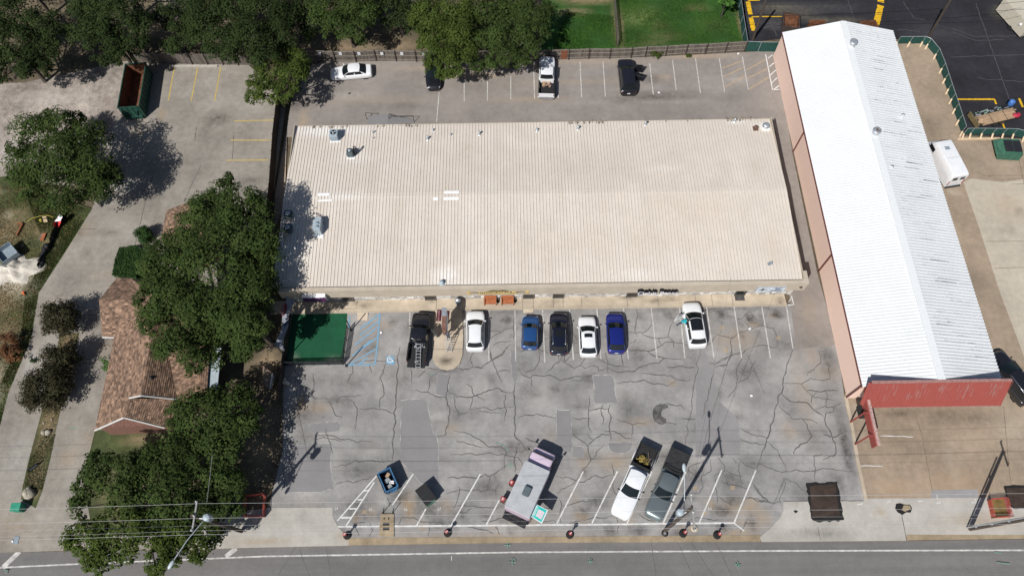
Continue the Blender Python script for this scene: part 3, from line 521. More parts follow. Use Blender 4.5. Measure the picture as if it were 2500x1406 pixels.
# rear lot and alley
rear = surface('rear_parking_lot', [(712, 245), (760, 160), (800, 150), (1020, 149), (1291, 148), (1575, 140), (1816, 128), (1896, 124), (1935, 375), (1995, 665), (2045, 842), (1944, 852), (1930, 744), (1900, 500), (1893, 320), (700, 335), (690, 700), (660, 700), (672, 470)], 0.004, m_rear, 0.6,
    [(1600, 235, 120, 16, 0.5, 0), (1520, 245, 50, 12, 0.5, 0), (1590, 195, 30, 14, 0.55, 0), (1620, 190, 30, 12, 0.4, 1), (1060, 220, 26, 16, 0.3, 0), (900, 245, 160, 10, 0.35, 1), (860, 235, 70, 12, 0.4, 2), (1300, 242, 120, 8, 0.4, 1), (1400, 200, 180, 6, 0.35, 1), (990, 260, 60, 14, 0.3, 0), (1100, 165, 200, 8, 0.5, 1), (1450, 148, 160, 6, 0.7, 1), (1700, 138, 110, 7, 0.7, 1), (1800, 195, 40, 16, 0.4, 2), (1780, 240, 60, 20, 0.25, 0), (740, 300, 14, 50, 0.6, 1), (700, 400, 8, 90, 0.9, 1), (1160, 185, 100, 12, 0.7, 1), (1940, 560, 14, 80, 0.25, 0), (1975, 760, 30, 60, 0.25, 1), (720, 255, 30, 20, 0.5, 0), (1560, 250, 300, 10, 0.18, 2)])
sl = MB()
for a in ([(1133, 195), (1133.5, 247)], [(1190, 198), (1190, 246)], [(1247, 187), (1247, 243)], [(1303, 164), (1305, 242)], [(1362, 160), (1363, 240)], [(1416, 151), (1420, 238)], [(1472, 150), (1478, 237)], [(1586, 156), (1595, 232)], [(1642, 148), (1651, 221)], [(1698, 143), (1710, 228)], [(1756, 143), (1769, 225)], [(1812, 138), (1827, 220)], [(1072, 226), (1066, 298)]):
    ribbon(sl, a, 0.10, 0.009, 0.003)
sl.build('stall_line', m_whitew, rear)
sl = MB()
for a in ([(1869, 133), (1886, 220)], [(1886, 220), (1903, 219)], [(1875, 143), (1886, 135)], [(1878, 164), (1890, 154)], [(1881, 184), (1894, 172)], [(1884, 203), (1897, 191)], [(1889, 219), (1902, 210)]): ribbon(sl, a, 0.13, 0.010, 0.003)
sl.build('white_hatch_line', m_white, rear)
sl = MB()
f = lambda p: C(1740, 0, .2134, p)
for a in ([(105, 785), (340, 700)], [(120, 880), (345, 780)], [(135, 1005), (370, 870)], [(375, 810), (605, 685)], [(390, 905), (630, 785)], [(420, 1020), (645, 885)]): ribbon(sl, f(a), 0.10, 0.0085, 0.003)
sl.build('tan_hatch_line', m_tanp, rear)

# black asphalt lot behind the white building
bl = surface('black_asphalt_lot', [(1822, 104), (1798, -110), (2900, -110), (2900, 345), (2480, 338), (2350, 328), (2292, 122), (2256, 96), (2190, 96), (1900, 96)], 0.0, m_black, 0.8,
    [(1900, 20, 70, 18, 0.7, 1), (1950, 35, 60, 16, 0.6, 1), (2010, 48, 60, 9, 0.7, 1), (2060, 48, 60, 8, 0.6, 1), (1890, 60, 40, 16, 0.6, 2), (2450, 30, 30, 26, 0.7, 1), (2480, 20, 40, 30, 0.4, 1), (2000, 20, 120, 18, 0.4, 2), (2300, 80, 100, 30, 0.2, 2), (1840, 60, 14, 40, 0.3, 2)])
mb = MB()
for a in ([(2382, 8), (2464, 243)], [(2320, 140), (2420, 137), (2520, 133)], [(2385, 190), (2410, 194), (2445, 196), (2500, 201)], [(2325, 70), (2378, 90), (2480, 88)], [(2330, 80), (2382, 100), (2450, 98)], [(2070, 0), (2094, 80)], [(1883, 60), (1892, 78), (1895, 90)], [(2190, 75), (2210, 74), (2245, 78)], [(2205, 5), (2230, 45), (2260, 50)], [(1860, 70), (1905, 60)]): ribbon(mb, a, 0.075, 0.005, 0.04)
mb.build('pale_seam', mat('pale_seam_paint', (0.085, 0.08, 0.085), 0.9, 0.3, 6.0), bl)
mb = MB()
for a, w in (([(1826, 5), (1832, 36)], 0.55), ([(1833, 44), (1840, 76)], 0.55), ([(2139, 61), (2150, 14)], 0.75), ([(2150, 7), (2153, -16)], 0.75), ([(1835, 42), (1911, 40.5)], 0.18), ([(1826, 2), (1855, 1)], 0.2), ([(2336, 243), (2428, 243)], 0.22), ([(2428, 243), (2432, 255)], 0.2), ([(2488, 241), (2497, 262)], 0.25), ([(2446, 298), (2453, 314)], 0.2), ([(2487, 328), (2560, 326)], 0.5)):
    ribbon(mb, a, w, 0.006 + rng.uniform(0, 0.003), 0.006)
mb.build('yellow_stripe', m_yellowb, bl)

# raised sidewalk with rounded sign island
sw = MB()
fr = [(660, 767), (743, 766), (860, 763), (1062, 759), (1058, 800), (1055, 850), (1055, 872), (1062, 888), (1075, 899), (1091, 903), (1108, 900), (1121, 889), (1129, 868), (1131, 820), (1127, 757), (1276, 755), (1480, 752), (1922, 746)]
fw = [P(*p, 0.12) for p in fr]
bk = [(fw[-1].x - 0.1, 31.02), (fw[0].x, 31.02)]
sidewalk = surface('sidewalk', [(p.x, p.y) for p in fw] + bk, 0.12, m_walk, 0.3,
    [(1090, 880, 22, 14, 0.75, 0), (1350, 738, 30, 10, 0.35, 0), (1540, 722, 36, 9, 0.75, 0), (1600, 735, 30, 8, 0.5, 0), (1640, 728, 30, 8, 0.45, 0), (1760, 720, 20, 8, 0.3, 1), (1790, 730, 50, 8, 0.5, 2), (1905, 735, 12, 16, 0.5, 0), (870, 738, 14, 10, 0.4, 0), (890, 745, 24, 10, 0.4, 0), (1055, 732, 12, 8, 0.45, 0), (1250, 740, 60, 8, 0.3, 0), (1400, 750, 200, 5, 0.2, 0), (790, 752, 30, 8, 0.4, 0)], world_pts=True)
mb = MB(); n = len(fw)
edge = [Vector((p.x, p.y, 0)) for p in fw]
mb.add([(p.x, p.y, 0.12) for p in fw] + [(p.x, p.y, -0.02) for p in fw], [(i, i + 1, i + 1 + n, i + n) for i in range(n - 1)])
p0 = fw[-1]; mb.quad((p0.x, p0.y, 0.12), (p0.x - 0.1, 31.02, 0.12), (p0.x - 0.1, 31.02, -0.02), (p0.x, p0.y, -0.02))
mb.build('kerb_face', m_walk, sidewalk)
mb = MB()
ribbon(mb, [(p.x, p.y + 0.07) for p in fw[:4]], 0.13, 0.124, world_pts=True); ribbon(mb, [(p.x, p.y + 0.07) for p in fw[14:]], 0.13, 0.124, world_pts=True)
mb.build('kerb_top', ground_mat('pale_kerb_top', (0.40, 0.345, 0.265), 0.1, 0.12), sidewalk)
mb = MB()
for x in (1065, 1120, 1276, 1302, 1351, 1375, 1420, 1532, 1608, 1700, 1740, 1790): 
    q = P(x, 745, 0.12); ribbon(mb, [(q.x, 29.75), (q.x, 31.0)], 0.035, 0.126, world_pts=True)
ribbon(mb, [(1063, 799), (1128, 798)], 0.04, 0.126); ribbon(mb, [(1057, 854), (1130, 853)], 0.04, 0.126); ribbon(mb, [(1064, 757), (1125, 756)], 0.04, 0.1265)
q = P(858, 738, .12); ribbon(mb, [(q.x - 1, q.y - 0.3), (q.x - 0.6, q.y - 0.7), (q.x + 0.5, q.y - 0.7), (q.x + 0.6, q.y + 0.3)], 0.03, 0.1268, world_pts=True)
mb.build('expansion_joint', m_tar, sidewalk)
rp = MB()
for pts in ([(872, 763), (899, 762), (897, 782), (873, 782)], [(1278, 755), (1303, 755), (1302, 763), (1278, 764)]):
    q = [P(*p) for p in pts]; rp.add([(q[0].x, q[0].y, 0.118), (q[1].x, q[1].y, 0.118), (q[2].x, q[2].y, 0.012), (q[3].x, q[3].y, 0.012)], [(0, 3, 2, 1)])
rp.build('kerb_ramp', m_walk, sidewalk)
st = MB(); q = P(1921, 715); q2 = P(1937, 744)
mb = MB(); ribbon(mb, [(1932, 722), (1938, 744), (1924, 745)], 0.10, 0.010); ribbon(mb, [(1925, 738), (1931, 728)], 0.06, 0.010); mb.build('white_hatch_line', m_white, rear)
# ------------------------------------------------------------------ strip building
m_roof = ground_mat('cream_metal_roof', (0.60, 0.535, 0.465), 0.05, 0.05, bsc=0.5, rough=0.55, dark=(0.22, 0.19, 0.16), tan=(0.42, 0.33, 0.24), pale=(0.76, 0.74, 0.71))
m_seam = mat('roof_seam_dirt_shade', (0.45, 0.395, 0.335), 0.8, 0.15, 1.5)
m_rib = mat('roof_rib', (0.62, 0.56, 0.49), 0.55, 0.05)
m_stucco = mat('tan_stucco', (0.46, 0.395, 0.315), 0.9, 0.06, 1.2, bump=0.2)
m_stuccow = mat('tan_wall', (0.40, 0.34, 0.27), 0.9, 0.08, 1.2)
m_stone = mat('stacked_stone', (0.50, 0.48, 0.45), 0.85, 0.15, 5, isl=0.45)
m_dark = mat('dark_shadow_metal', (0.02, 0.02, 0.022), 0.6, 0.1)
m_glass = mat('dark_glass', (0.012, 0.014, 0.016), 0.06, 0.05, spec=0.6)
m_wpaint = mat('white_roof_patch', (0.80, 0.80, 0.79), 0.6, 0.04)
m_rust = mat('rust_stain', (0.20, 0.16, 0.12), 0.9, 0.25, 6.0)
XL, XR, YF, YB, YR = -22.45, 27.35, 30.62, 49.45, 40.3
def roof_z(y): return 4.0 + 0.5 * (y - YF) / (YR - YF) if y < YR else 4.5 - 0.65 * (y - YR) / (YB - YR)
def PR(px, py, dz=0.0):
    z = 4.2
    for _ in range(4): q = P(px, py, z); z = roof_z(q.y)
    return Vector((q.x, q.y, z + dz))
strip = thing('strip_mall', 'long low shop building under a cream ribbed metal roof', 'building', (2.4, 40, 0))
mb = MB(); mb.prism([(XL + 0.25, 31.02), (XR - 0.15, 31.02), (XR - 0.15, YB - 0.2), (XL + 0.25, YB - 0.2)], 0, 3.7)
mb.build('wall', m_stuccow, strip, True)
# roof with wear attribute
def roof_sheet(name, quads, m, parent, grid, wear):
    bm = bmesh.new()
    for q in quads: bm.faces.new([bm.verts.new(p) for p in q])
    for ax, lo, hi in (((1, 0, 0), XL, XR), ((0, 1, 0), YF, YB)):
        k = lo + grid
        while k < hi:
            bmesh.ops.bisect_plane(bm, geom=bm.verts[:] + bm.edges[:] + bm.faces[:], plane_co=(k, 0, 0) if ax[0] else (0, k, 0), plane_no=ax); k += grid
    bmesh.ops.recalc_face_normals(bm, faces=bm.faces)
    for f in bm.faces:
        if f.normal.z < 0: f.normal_flip()
    me = bpy.data.meshes.new(name); bm.to_mesh(me); bm.free(); me.materials.append(m)
    n = len(me.vertices); co = np.empty(n * 3); me.vertices.foreach_get('co', co); co = co.reshape(-1, 3); ar = np.zeros((n, 4))
    for (px, py, rx, ry, amt, ch) in wear:
        c = PR(px, py); k = mpp(px, py, 4)
        d = np.sqrt(((co[:, 0] - c.x) / (rx * k)) ** 2 + ((co[:, 1] - c.y) / (ry * k)) ** 2)
        ar[:, ch] = np.maximum(ar[:, ch], amt * np.clip(1.25 - d, 0, 1) ** 1.2)
    at = me.attributes.new('wear', 'FLOAT_COLOR', 'POINT'); at.data.foreach_set('color', ar.ravel())
    for v in me.vertices: v.co -= parent.location
    o = bpy.data.objects.new(name, me); COL.objects.link(o); o.parent = parent
    return o
zf, zr, zb = roof_z(YF), 4.5, roof_z(YB)
roof = roof_sheet('roof', [[(XL, YF, zf), (XR, YF, zf), (XR, YR, zr), (XL, YR, zr)], [(XL, YR, zr), (XR, YR, zr), (XR, YB, zb), (XL, YB, zb)]], m_roof, strip, 0.5,
    [(random.Random(k).uniform(740, 1880), random.Random(k + 99).uniform(320, 680), random.Random(k + 7).uniform(10, 26), random.Random(k + 3).uniform(30, 110), random.Random(k + 5).uniform(.06, .20), (1, 2, 1, 2, 2)[k % 5]) for k in range(120)] + [(800, 320, 130, 22, 0.7, 2), (860, 385, 60, 26, 0.5, 2), (830, 480, 90, 14, 0.6, 2), (1090, 670, 40, 24, 0.8, 2), (700, 600, 90, 90, 0.5, 2), (1150, 690, 120, 10, 0.5, 2), (1860, 310, 40, 14, 0.5, 2), (1800, 300, 30, 8, 0.6, 2), (1560, 670, 60, 14, 0.4, 2), (1400, 400, 300, 70, 0.12, 1), (1500, 590, 300, 60, 0.15, 1), (1700, 500, 160, 80, 0.15, 1), (1880, 600, 40, 60, 0.2, 1), (1000, 600, 200, 40, 0.1, 1), (1620, 410, 60, 12, 0.3, 2), (1500, 295, 300, 3, 0.3, 0), (1000, 303, 300, 3, 0.3, 0), (1700, 290, 150, 4, 0.4, 0)])
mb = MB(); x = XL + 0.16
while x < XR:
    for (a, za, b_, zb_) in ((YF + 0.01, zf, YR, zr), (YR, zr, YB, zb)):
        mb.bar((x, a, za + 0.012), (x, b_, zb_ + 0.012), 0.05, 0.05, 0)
        mb.quad((x + 0.025, a, za + 0.004), (x + 0.068, a, za + 0.004), (x + 0.068, b_, zb_ + 0.004), (x + 0.025, b_, zb_ + 0.004), 1)  # dark strip east of each rib: seam dirt plus painted rib shadow
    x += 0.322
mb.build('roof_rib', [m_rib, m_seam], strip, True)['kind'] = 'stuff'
mb = MB(); mb.bar((XL, YR - 0.22, zr + 0.004), (XR, YR - 0.22, zr + 0.004), 0.05, 0.012); mb.bar((XL, YR + 0.22, zr + 0.004), (XR, YR + 0.22, zr + 0.004), 0.05, 0.012)
mb.build('ridge_cap', m_rib, strip, True)
mb = MB()
mb.box(((XL + XR) / 2, YB + 0.03, zb - 0.09), (XR - XL + 0.1, 0.06, 0.22)); mb.box((XL - 0.03, (YF + YB) / 2, 4.0), (0.06, YB - YF, 0.5)); mb.box((XR + 0.03, (YF + YB) / 2, 4.0), (0.06, YB - YF, 0.5))
mb.build('eave_trim', m_stucco, strip, True)
mb = MB()
for (ax, ay, bx, by) in ((776, 476, 805, 475.5), (776, 491, 811, 489.5), (1084, 470.5, 1121, 470), (1083, 486, 1120.5, 485), (1057, 486.5, 1070, 486)):
    a = PR(ax, ay, 0.045); b = PR(bx, by, 0.045); w = 0.17 if ay > 465 and ay < 480 or ay > 480 and ax > 1000 and ay < 500 else 0.1
    mb = MB(); mb.quad(a + Vector((0, -w, 0)), b + Vector((0, -w, 0)), b + Vector((0, w, 0)), a + Vector((0, w, 0))); mb.build('white_patch', m_wpaint, strip, True)
mb = MB()
for x0, x1, n in ((758, 788, 5), (802, 850, 6), (920, 1020, 14), (1385, 1480, 18), (1560, 1700, 6), (1755, 1840, 14)):
    for k in range(n):
        px = rng.uniform(x0, x1); q = PR(px, rng.uniform(310, 314) - (px - 760) * 0.0195, 0.012); w = rng.uniform(0.06, 0.15); h = rng.uniform(0.15, 0.4)
        mb.add([q + Vector((-w, h * .7, 0)), q + Vector((w, h * .8, 0)), q + Vector((w * .5, -h * .3, 0)), q + Vector((0, -h, 0)), q + Vector((-w * .7, -h * .2, 0))], [(0, 4, 3, 2, 1)])
mb.build('rust_streak', m_rust, strip, True)['kind'] = 'stuff'
# parapet band over the shopfronts
FY = 30.14; FZ0, FZ1 = 2.6, 4.12
mb = MB()
fx0, fx1 = XL + 0.5, 27.82
prof = [(FY, FZ0), (FY, FZ1 - 0.06), (FY - 0.03, FZ1), (30.50, FZ1), (30.50, FZ0)]
mb.add([(fx0, y, z) for y, z in prof] + [(fx1, y, z) for y, z in prof], [list(range(5)), list(range(9, 4, -1))] + [(i, i + 5, (i + 1) % 5 + 5, (i + 1) % 5) for i in range(5)])
mb.box((27.585, 30.98, 3.36), (0.47, 0.955, 1.52))
mb.build('parapet', m_stucco, strip, True)
mb = MB(); mb.box((2.4, 30.56, 3.98), (fx1 - fx0 - 0.6, 0.10, 0.05)); mb.build('gutter_gap', m_dark, strip, True)
mb = MB(); mb.box((2.6, 30.74, 2.62), (49.6, 0.55, 0.05)); mb.build('soffit', m_stucco, strip, True)
mb = MB()
for r in range(4):
    x = XL + 0.5
    while x < 27.1:
        w = rng.uniform(0.25, 0.7); d = rng.uniform(0.03, 0.12)
        mb.box((x + w / 2, 31.02 - d / 2, 0.12 + 0.24 * r + 0.12), (w - 0.015, d, 0.225)); x += w
mb.build('stone_veneer', m_stone, strip, True)
m_alu = mat('aluminium_frame', (0.16, 0.15, 0.14), 0.4, 0.05, metal=0.5)
for px in (853, 1052, 1290, 1362, 1541, 1805):
    q = P(px, 728, 0); f = MB()
    for sx in (-0.5, 0.5): f.box((q.x + sx, 30.86, 1.22), (0.08, 0.10, 2.2))
    f.box((q.x, 30.86, 2.36), (1.08, 0.10, 0.08)); f.box((q.x, 30.86, 0.22), (0.92, 0.08, 0.18))
    d = f.build('door', m_alu, strip, True)
    g = MB(); g.box((q.x, 30.885, 1.3), (0.92, 0.03, 2.0)); go = g.build('pane', m_glass); go.parent = d
    for v in go.data.vertices: v.co -= strip.location
for px in (950, 1130, 1230, 1440, 1480, 1620, 1700, 1745):
    q = P(px, 728, 0); f = MB(); f.box((q.x, 30.93, 1.75), (1.7, 0.05, 1.15)); f.box((q.x, 30.88, 1.14), (1.9, 0.16, 0.08), mi=1)
    f.build('window', [m_glass, m_stucco], strip, True)
mb = MB(); q = P(1929, 712); mb.box((27.35, 31.15, 1.3), (0.35, 0.5, 2.6)); mb.build('corner_pier', m_stone, strip, True)
m_brown = mat('brown_metal', (0.055, 0.04, 0.03), 0.6, 0.15)
mb = MB(); mb.box((27.62, 31.3, 1.2), (0.42, 0.6, 0.9)); mb.build('meter_cabinet', m_brown, strip, True)
mb = MB(); q = P(1955, 697, 3.4); mb.ell((q.x, FY - 0.05, 3.35), (0.16, 0.12, 0.1)); mb.build('wall_lamp', m_brown, strip, True)

# ---- things on the roof
m_hv = mat('pale_blue_grey_enamel', (0.36, 0.42, 0.46), 0.45, 0.06)
m_hvd = mat('dark_green_grey_enamel', (0.10, 0.13, 0.14), 0.5, 0.08)
m_hvl = mat('louver_grey', (0.24, 0.29, 0.33), 0.5, 0.1)
m_blk = mat('black_plastic', (0.012, 0.012, 0.014), 0.5, 0.1)
m_galv = mat('galvanised_steel', (0.55, 0.58, 0.61), 0.38, 0.12, 5.0, metal=0.6)
m_chrome = mat('bright_steel', (0.70, 0.71, 0.73), 0.22, 0.05, metal=0.9)
def condenser(px, py, w, h, mbody, label, fan_r, hub=None, pad=True):
    q = PR(px, py); t = thing('air_conditioner', label, 'air conditioner', q, 0.02, 'air conditioning units on the roof')
    mb = MB(); mb.box((0, 0, h / 2 + 0.06), (w, w, h)); mb.build('cabinet', mbody, t, bevel=0.05)
    mb = MB()
    for k in range(5):
        z = 0.16 + k * (h - 0.25) / 5
        for s in (-1, 1): mb.box((0, s * (w / 2 + 0.01), z + 0.05), (w * 0.86, 0.04, 0.06)); mb.box((s * (w / 2 + 0.01), 0, z + 0.05), (0.04, w * 0.86, 0.06))
    mb.build('louver', m_hvl if mbody is m_hv else m_hvd, t)
    mb = MB(); mb.lathe((0, 0, h + 0.05), [(fan_r, 0), (fan_r, 0.07), (fan_r * 0.9, 0.07), (fan_r * 0.9, 0.015)], 24); mb.lathe((0, 0, h + 0.052), [(fan_r * 0.9, 0.0), (fan_r * .9, 0.012)], 24); mb.build('fan_shroud', m_blk, t)
    f = MB()
    for k in range(3):
        a = k * 2.094 + 0.4; u = Vector((math.cos(a), math.sin(a), 0)); v = Vector((-u.y, u.x, 0))
        f.add([u * 0.06 + Vector((0, 0, h + .09)), u * fan_r * .82 - v * 0.10 + Vector((0, 0, h + .08)), u * fan_r * .82 + v * 0.14 + Vector((0, 0, h + .11))], [(0, 1, 2)])
    f.lathe((0, 0, h + 0.08), [(fan_r * (hub or 0.28), 0), (fan_r * (hub or 0.28), 0.05), (0.02, 0.07)], 16)
    f.build('fan', m_hv, t)
    if pad:
        mb = MB(); mb.box((0.02, -0.02, 0.03), (w + 0.22, w + 0.22, 0.06)); mb.build('pad', m_wpaint, t)
    return t
condenser(818.5, 338, 0.86, 0.92, m_hv, 'tall pale blue grey air conditioner with black fan near back left roof edge', 0.30)
t = condenser(857, 380, 0.62, 0.80, m_hvd, 'smaller dark grey air conditioner with a black looped hose beside it', 0.24, 0.6)
mb = MB(); mb.tube([(0.42, 0.05, 0.05), (0.42, 0.12, 0.8), (0.44, 0.22, 1.1), (0.50, 0.26, 1.18), (0.60, 0.26, 1.1), (0.62, 0.2, 0.8), (0.62, 0.15, 0.05)], 0.06, 8); mb.build('hose_loop', m_blk, t)
condenser(707, 529, 0.74, 0.55, m_hvd, 'upper of two round-fan air conditioners in tree shade at left roof edge', 0.34, 0.72, False)
condenser(706, 563, 0.74, 0.55, m_hvd, 'lower of two round-fan air conditioners in tree shade at left roof edge', 0.34, 0.72, False)
q = PR(779, 562); t = thing('air_conditioner', 'boxy blue grey rooftop package unit by the tree shadow', 'air conditioner', q, 0.0, 'air conditioning units on the roof')
mb = MB(); mb.box((0, 0, 0.55), (0.75, 1.15, 1.0)); mb.build('cabinet', m_hv, t, bevel=0.02)
mb = MB(); mb.box((0, 0.75, 0.5), (0.7, 0.4, 0.8)); mb.build('duct_hood', m_hv, t, bevel=0.02)
mb = MB(); mb.lathe((0.08, 0.15, 1.05), [(0.2, 0), (0.2, 0.03), (0.02, 0.04)], 18); mb.lathe((0.1, -0.25, 1.05), [(0.2, 0), (0.2, 0.03), (0.02, 0.04)], 18); mb.build('fan_grille', m_hvl, t)
mb = MB(); mb.box((0.05, -0.72, 0.04), (0.9, 0.35, 0.05)); mb.box((0, 0, 0.03), (0.9, 1.3, 0.05)); mb.build('pad', m_wpaint, t)
q = PR(1868, 312); t = thing('exhaust_fan', 'silver domed roof exhaust fan at the back right corner', 'exhaust fan', q)
mb = MB(); mb.box((0, 0, 0.1), (0.8, 0.8, 0.2)); mb.build('base', m_wpaint, t)
mb = MB(); mb.lathe((0, 0, 0.2), [(0.30, 0), (0.38, 0.05), (0.40, 0.14), (0.36, 0.2)], 24); mb.build('shroud', m_chrome, t)
mb = MB(); mb.lathe((0, 0, 0.40), [(0.34, 0), (0.34, 0.05), (0.28, 0.13), (0.12, 0.18), (0.01, 0.19)], 24); mb.build('cap', m_galv, t)
q = PR(1844, 315); t = thing('roof_vent', 'rusty brown square roof vent beside the silver exhaust fan', 'vent', q)
m_rusty = mat('rusty_brown_metal', (0.16, 0.09, 0.06), 0.8, 0.3, 8.0)
mb = MB(); mb.box((0, 0, 0.04), (0.55, 0.55, 0.08)); mb.build('base', m_rusty, t); mb = MB(); mb.lathe((0.02, 0.02, 0.08), [(0.18, 0), (0.18, 0.16), (0.24, 0.17), (0.22, 0.24), (0.02, 0.28)], 16); mb.build('cap', m_rusty, t)
for (px, py, h, r, lab) in ((1044, 341, 0.42, 0.09, 'capped white pipe vent on roof, third of those left of centre'), (1057, 320, 0.25, 0.07, 'short pipe vent at back roof edge nearest the car under the tree'), (1100, 331, 0.22, 0.06, 'small pipe stub right of the capped vents on back slope'), (1170, 329, 0.42, 0.09, 'capped pipe vent on back slope below the big tree'), (1311, 319, 0.2, 0.10, 'low round vent cap on roof below the white pickup'), (1411, 316, 0.42, 0.09, 'pipe vent with long shadow on roof right of white pickup'), (1575, 305, 0.45, 0.09, 'pipe vent with long shadow on roof below the black wagon'), (1793, 297, 0.4, 0.09, 'pipe vent in white patch close to back roof corner'), (1079, 692, 0.28, 0.16, 'blue grey domed vent cap by the front parapet'), (911, 326, 0.35, 0.06, 'thin pipe beside the tall air conditioner'), (911, 339, 0.16, 0.05, 'tiny pipe stub beside the tall air conditioner')):
    q = PR(px, py); t = thing('pipe_vent', lab, 'vent', q, 0, 'pipe vents on the cream roof')
    mb = MB(); mb.lathe((0, 0, 0), [(r * 2.0, 0.0), (r * 1.7, 0.03), (r, 0.06), (r, h)], 12); mb.build('pipe', m_galv if r < .12 else m_hv, t)
    mb = MB(); mb.lathe((0, 0, h), [(r * 1.35, 0), (r * 1.35, 0.06), (r * 0.4, 0.1)], 12); mb.build('cap', m_galv if r < .12 else m_hv, t)
q = PR(1879, 645); t = tag(MB().box((0, 0, 0.10), (0.42, 0.22, 0.2), 0.3).lathe((0.12, 0.04, 0.2), [(0.06, 0), (0.06, 0.12), (0.02, 0.13)], 10).build('roof_box', m_hvl), 'small grey box near front right corner of roof', 'roof box'); t.location = q

# ---- signs on the parapet
m_black = mat('black_sign_metal', (0.010, 0.008, 0.012), 0.45, 0.1)
m_wsign = mat('white_sign_face', (0.78, 0.77, 0.80), 0.5, 0.03)
m_purple = mat('deep_purple', (0.075, 0.022, 0.085), 0.6, 0.15)
m_gold = mat('gold_letters', (0.62, 0.46, 0.18), 0.4, 0.08, metal=0.2)
m_olive = mat('dark_olive', (0.16, 0.13, 0.06), 0.7, 0.1)
m_bluew = mat('pale_blue_sign', (0.55, 0.61, 0.66), 0.5, 0.06)
m_navy = mat('navy_print', (0.07, 0.09, 0.17), 0.6, 0.1)
RX = Matrix.Rotation(math.radians(90), 4, 'X')
def on_band(px, z): return P(px, 712, z).x
xo = (on_band(1547, 3.2) + on_band(1664, 3.2)) / 2
t = thing('wall_sign', 'black and white raised shop name letters on the tan parapet', 'sign', (xo, FY, 3.2), 0, 'shop signs on the parapet')
text_mesh('letters', 'Orbit Press', 0.88, m_black, t, Matrix.Translation((0, -0.19, 0)) @ RX, 0.17, sx=0.93)
text_mesh('letter_faces', 'Orbit Press', 0.88, m_wsign, t, Matrix.Translation((0, -0.375, 0)) @ RX, 0.006, sx=0.93)
xs0, xs1 = on_band(738, 3.6), on_band(794, 3.6)
t = thing('wall_sign', 'white topped sign box with purple scalloped front near left end', 'sign', ((xs0 + xs1) / 2, FY, 3.1), 0, 'shop signs on the parapet')
mb = MB(); mb.box((0, -0.21, 0.15), (xs1 - xs0, 0.38, 0.62)); mb.build('cabinet', m_wsign, t)
mb = MB(); w = xs1 - xs0
for k in range(8): mb.lathe((-w / 2 + (k + .5) * w / 8, -0.43, 0.22 + 0.05 * math.sin(k * 2.1)), [(w / 15, 0), (w / 15, 0.05)], 16, ax=Matrix.Rotation(math.radians(-90), 3, 'X'))
mb.box((0, -0.425, -0.12), (w, 0.04, 0.62)); mb.build('scalloped_face', m_purple, t)
xg0, xg1 = on_band(1140, 3.1), on_band(1292, 3.1)
t = thing('wall_sign', 'gold lettered sign with curled moustache shape above two benches', 'sign', ((xg0 + xg1) / 2, FY, 3.1), 0, 'shop signs on the parapet')
w = xg1 - xg0
text_mesh('letters', 'BARBERS GROOMING CO.', 0.36, m_gold, t, Matrix.Translation((0, -0.06, 0.12)) @ RX, 0.05, sx=0.86)
mb = MB(); top = []; bot = []
for k in range(33):
    u = -1 + 2 * k / 32; au = abs(u)
    z = 0.28 * math.exp(-((au - 0.22) / 0.2) ** 2) + 0.20 - 0.35 * au + 0.35 * max(0, au - 0.7) ** 1.3 * 3
    th = 0.10 + 0.30 * max(0, 1 - au) ** 0.8
    top.append((u * w * .40, -0.03, z + 0.22)); bot.append((u * w * .40, -0.03, z + 0.22 - th))
mb.add(top + bot, [(i, i + 1, i + 34, i + 33) for i in range(32)]); mb.build('moustache', m_olive, t)
mb = MB()
for s in (-1, 1):
    for k in range(4): mb.bar((s * w * .40, -0.04, 0.0 + 0.05 * k), (s * w * .495, -0.04, 0.34 - 0.17 * k), 0.03, 0.06)
    mb.lathe((s * w * .47, -0.03, 0.28), [(0.13, 0), (0.13, 0.03)], 14, ax=Matrix.Rotation(math.radians(-90), 3, 'X'))
mb.build('scissors', m_gold, t)
mb = MB()
for k in range(18): mb.box((-w * .3 + k * w * .6 / 17, -0.03, -0.22), (0.14, 0.03, 0.10))
mb.build('small_letters', m_gold, t)
xb0, xb1 = on_band(1846, 3.0), on_band(1917, 3.0)
t = thing('wall_sign', 'pale blue panel sign with a dark cross emblem at right end', 'sign', ((xb0 + xb1) / 2, FY, 3.05), 0, 'shop signs on the parapet')
w = xb1 - xb0
mb = MB(); mb.box((0, -0.06, 0.0), (w, 0.08, 1.0)); mb.build('panel', m_bluew, t)
mb = MB(); mb.box((0, -0.06, 0.53), (w + 0.06, 0.12, 0.05)); mb.box((-w / 2, -0.06, 0), (0.06, 0.12, 1.05)); mb.build('frame', m_galv, t)
mb = MB(); mb.add([(-0.75 + a, -0.105, b + 0.02) for a, b in ((-.55, 0), (-.1, .08), (0, .38), (.1, .08), (.55, 0), (.1, -.08), (0, -.38), (-.1, -.08))], [list(range(8))]); mb.build('cross_emblem', m_brown, t)
mb = MB()
for k, (x0, x1) in enumerate(((.30, 1.05), (.42, .95), (.42, .92), (.05, 1.2), (0, 1.2))): mb.box(((x0 + x1) / 2, -0.105, 0.30 - 0.15 * k), (x1 - x0, 0.012, 0.07))
mb.build('text_lines', m_navy, t)
mb = MB(); mb.box((-0.05, -0.11, 0.44), (0.25, 0.03, 0.09)); mb.build('white_tab', m_wsign, t)

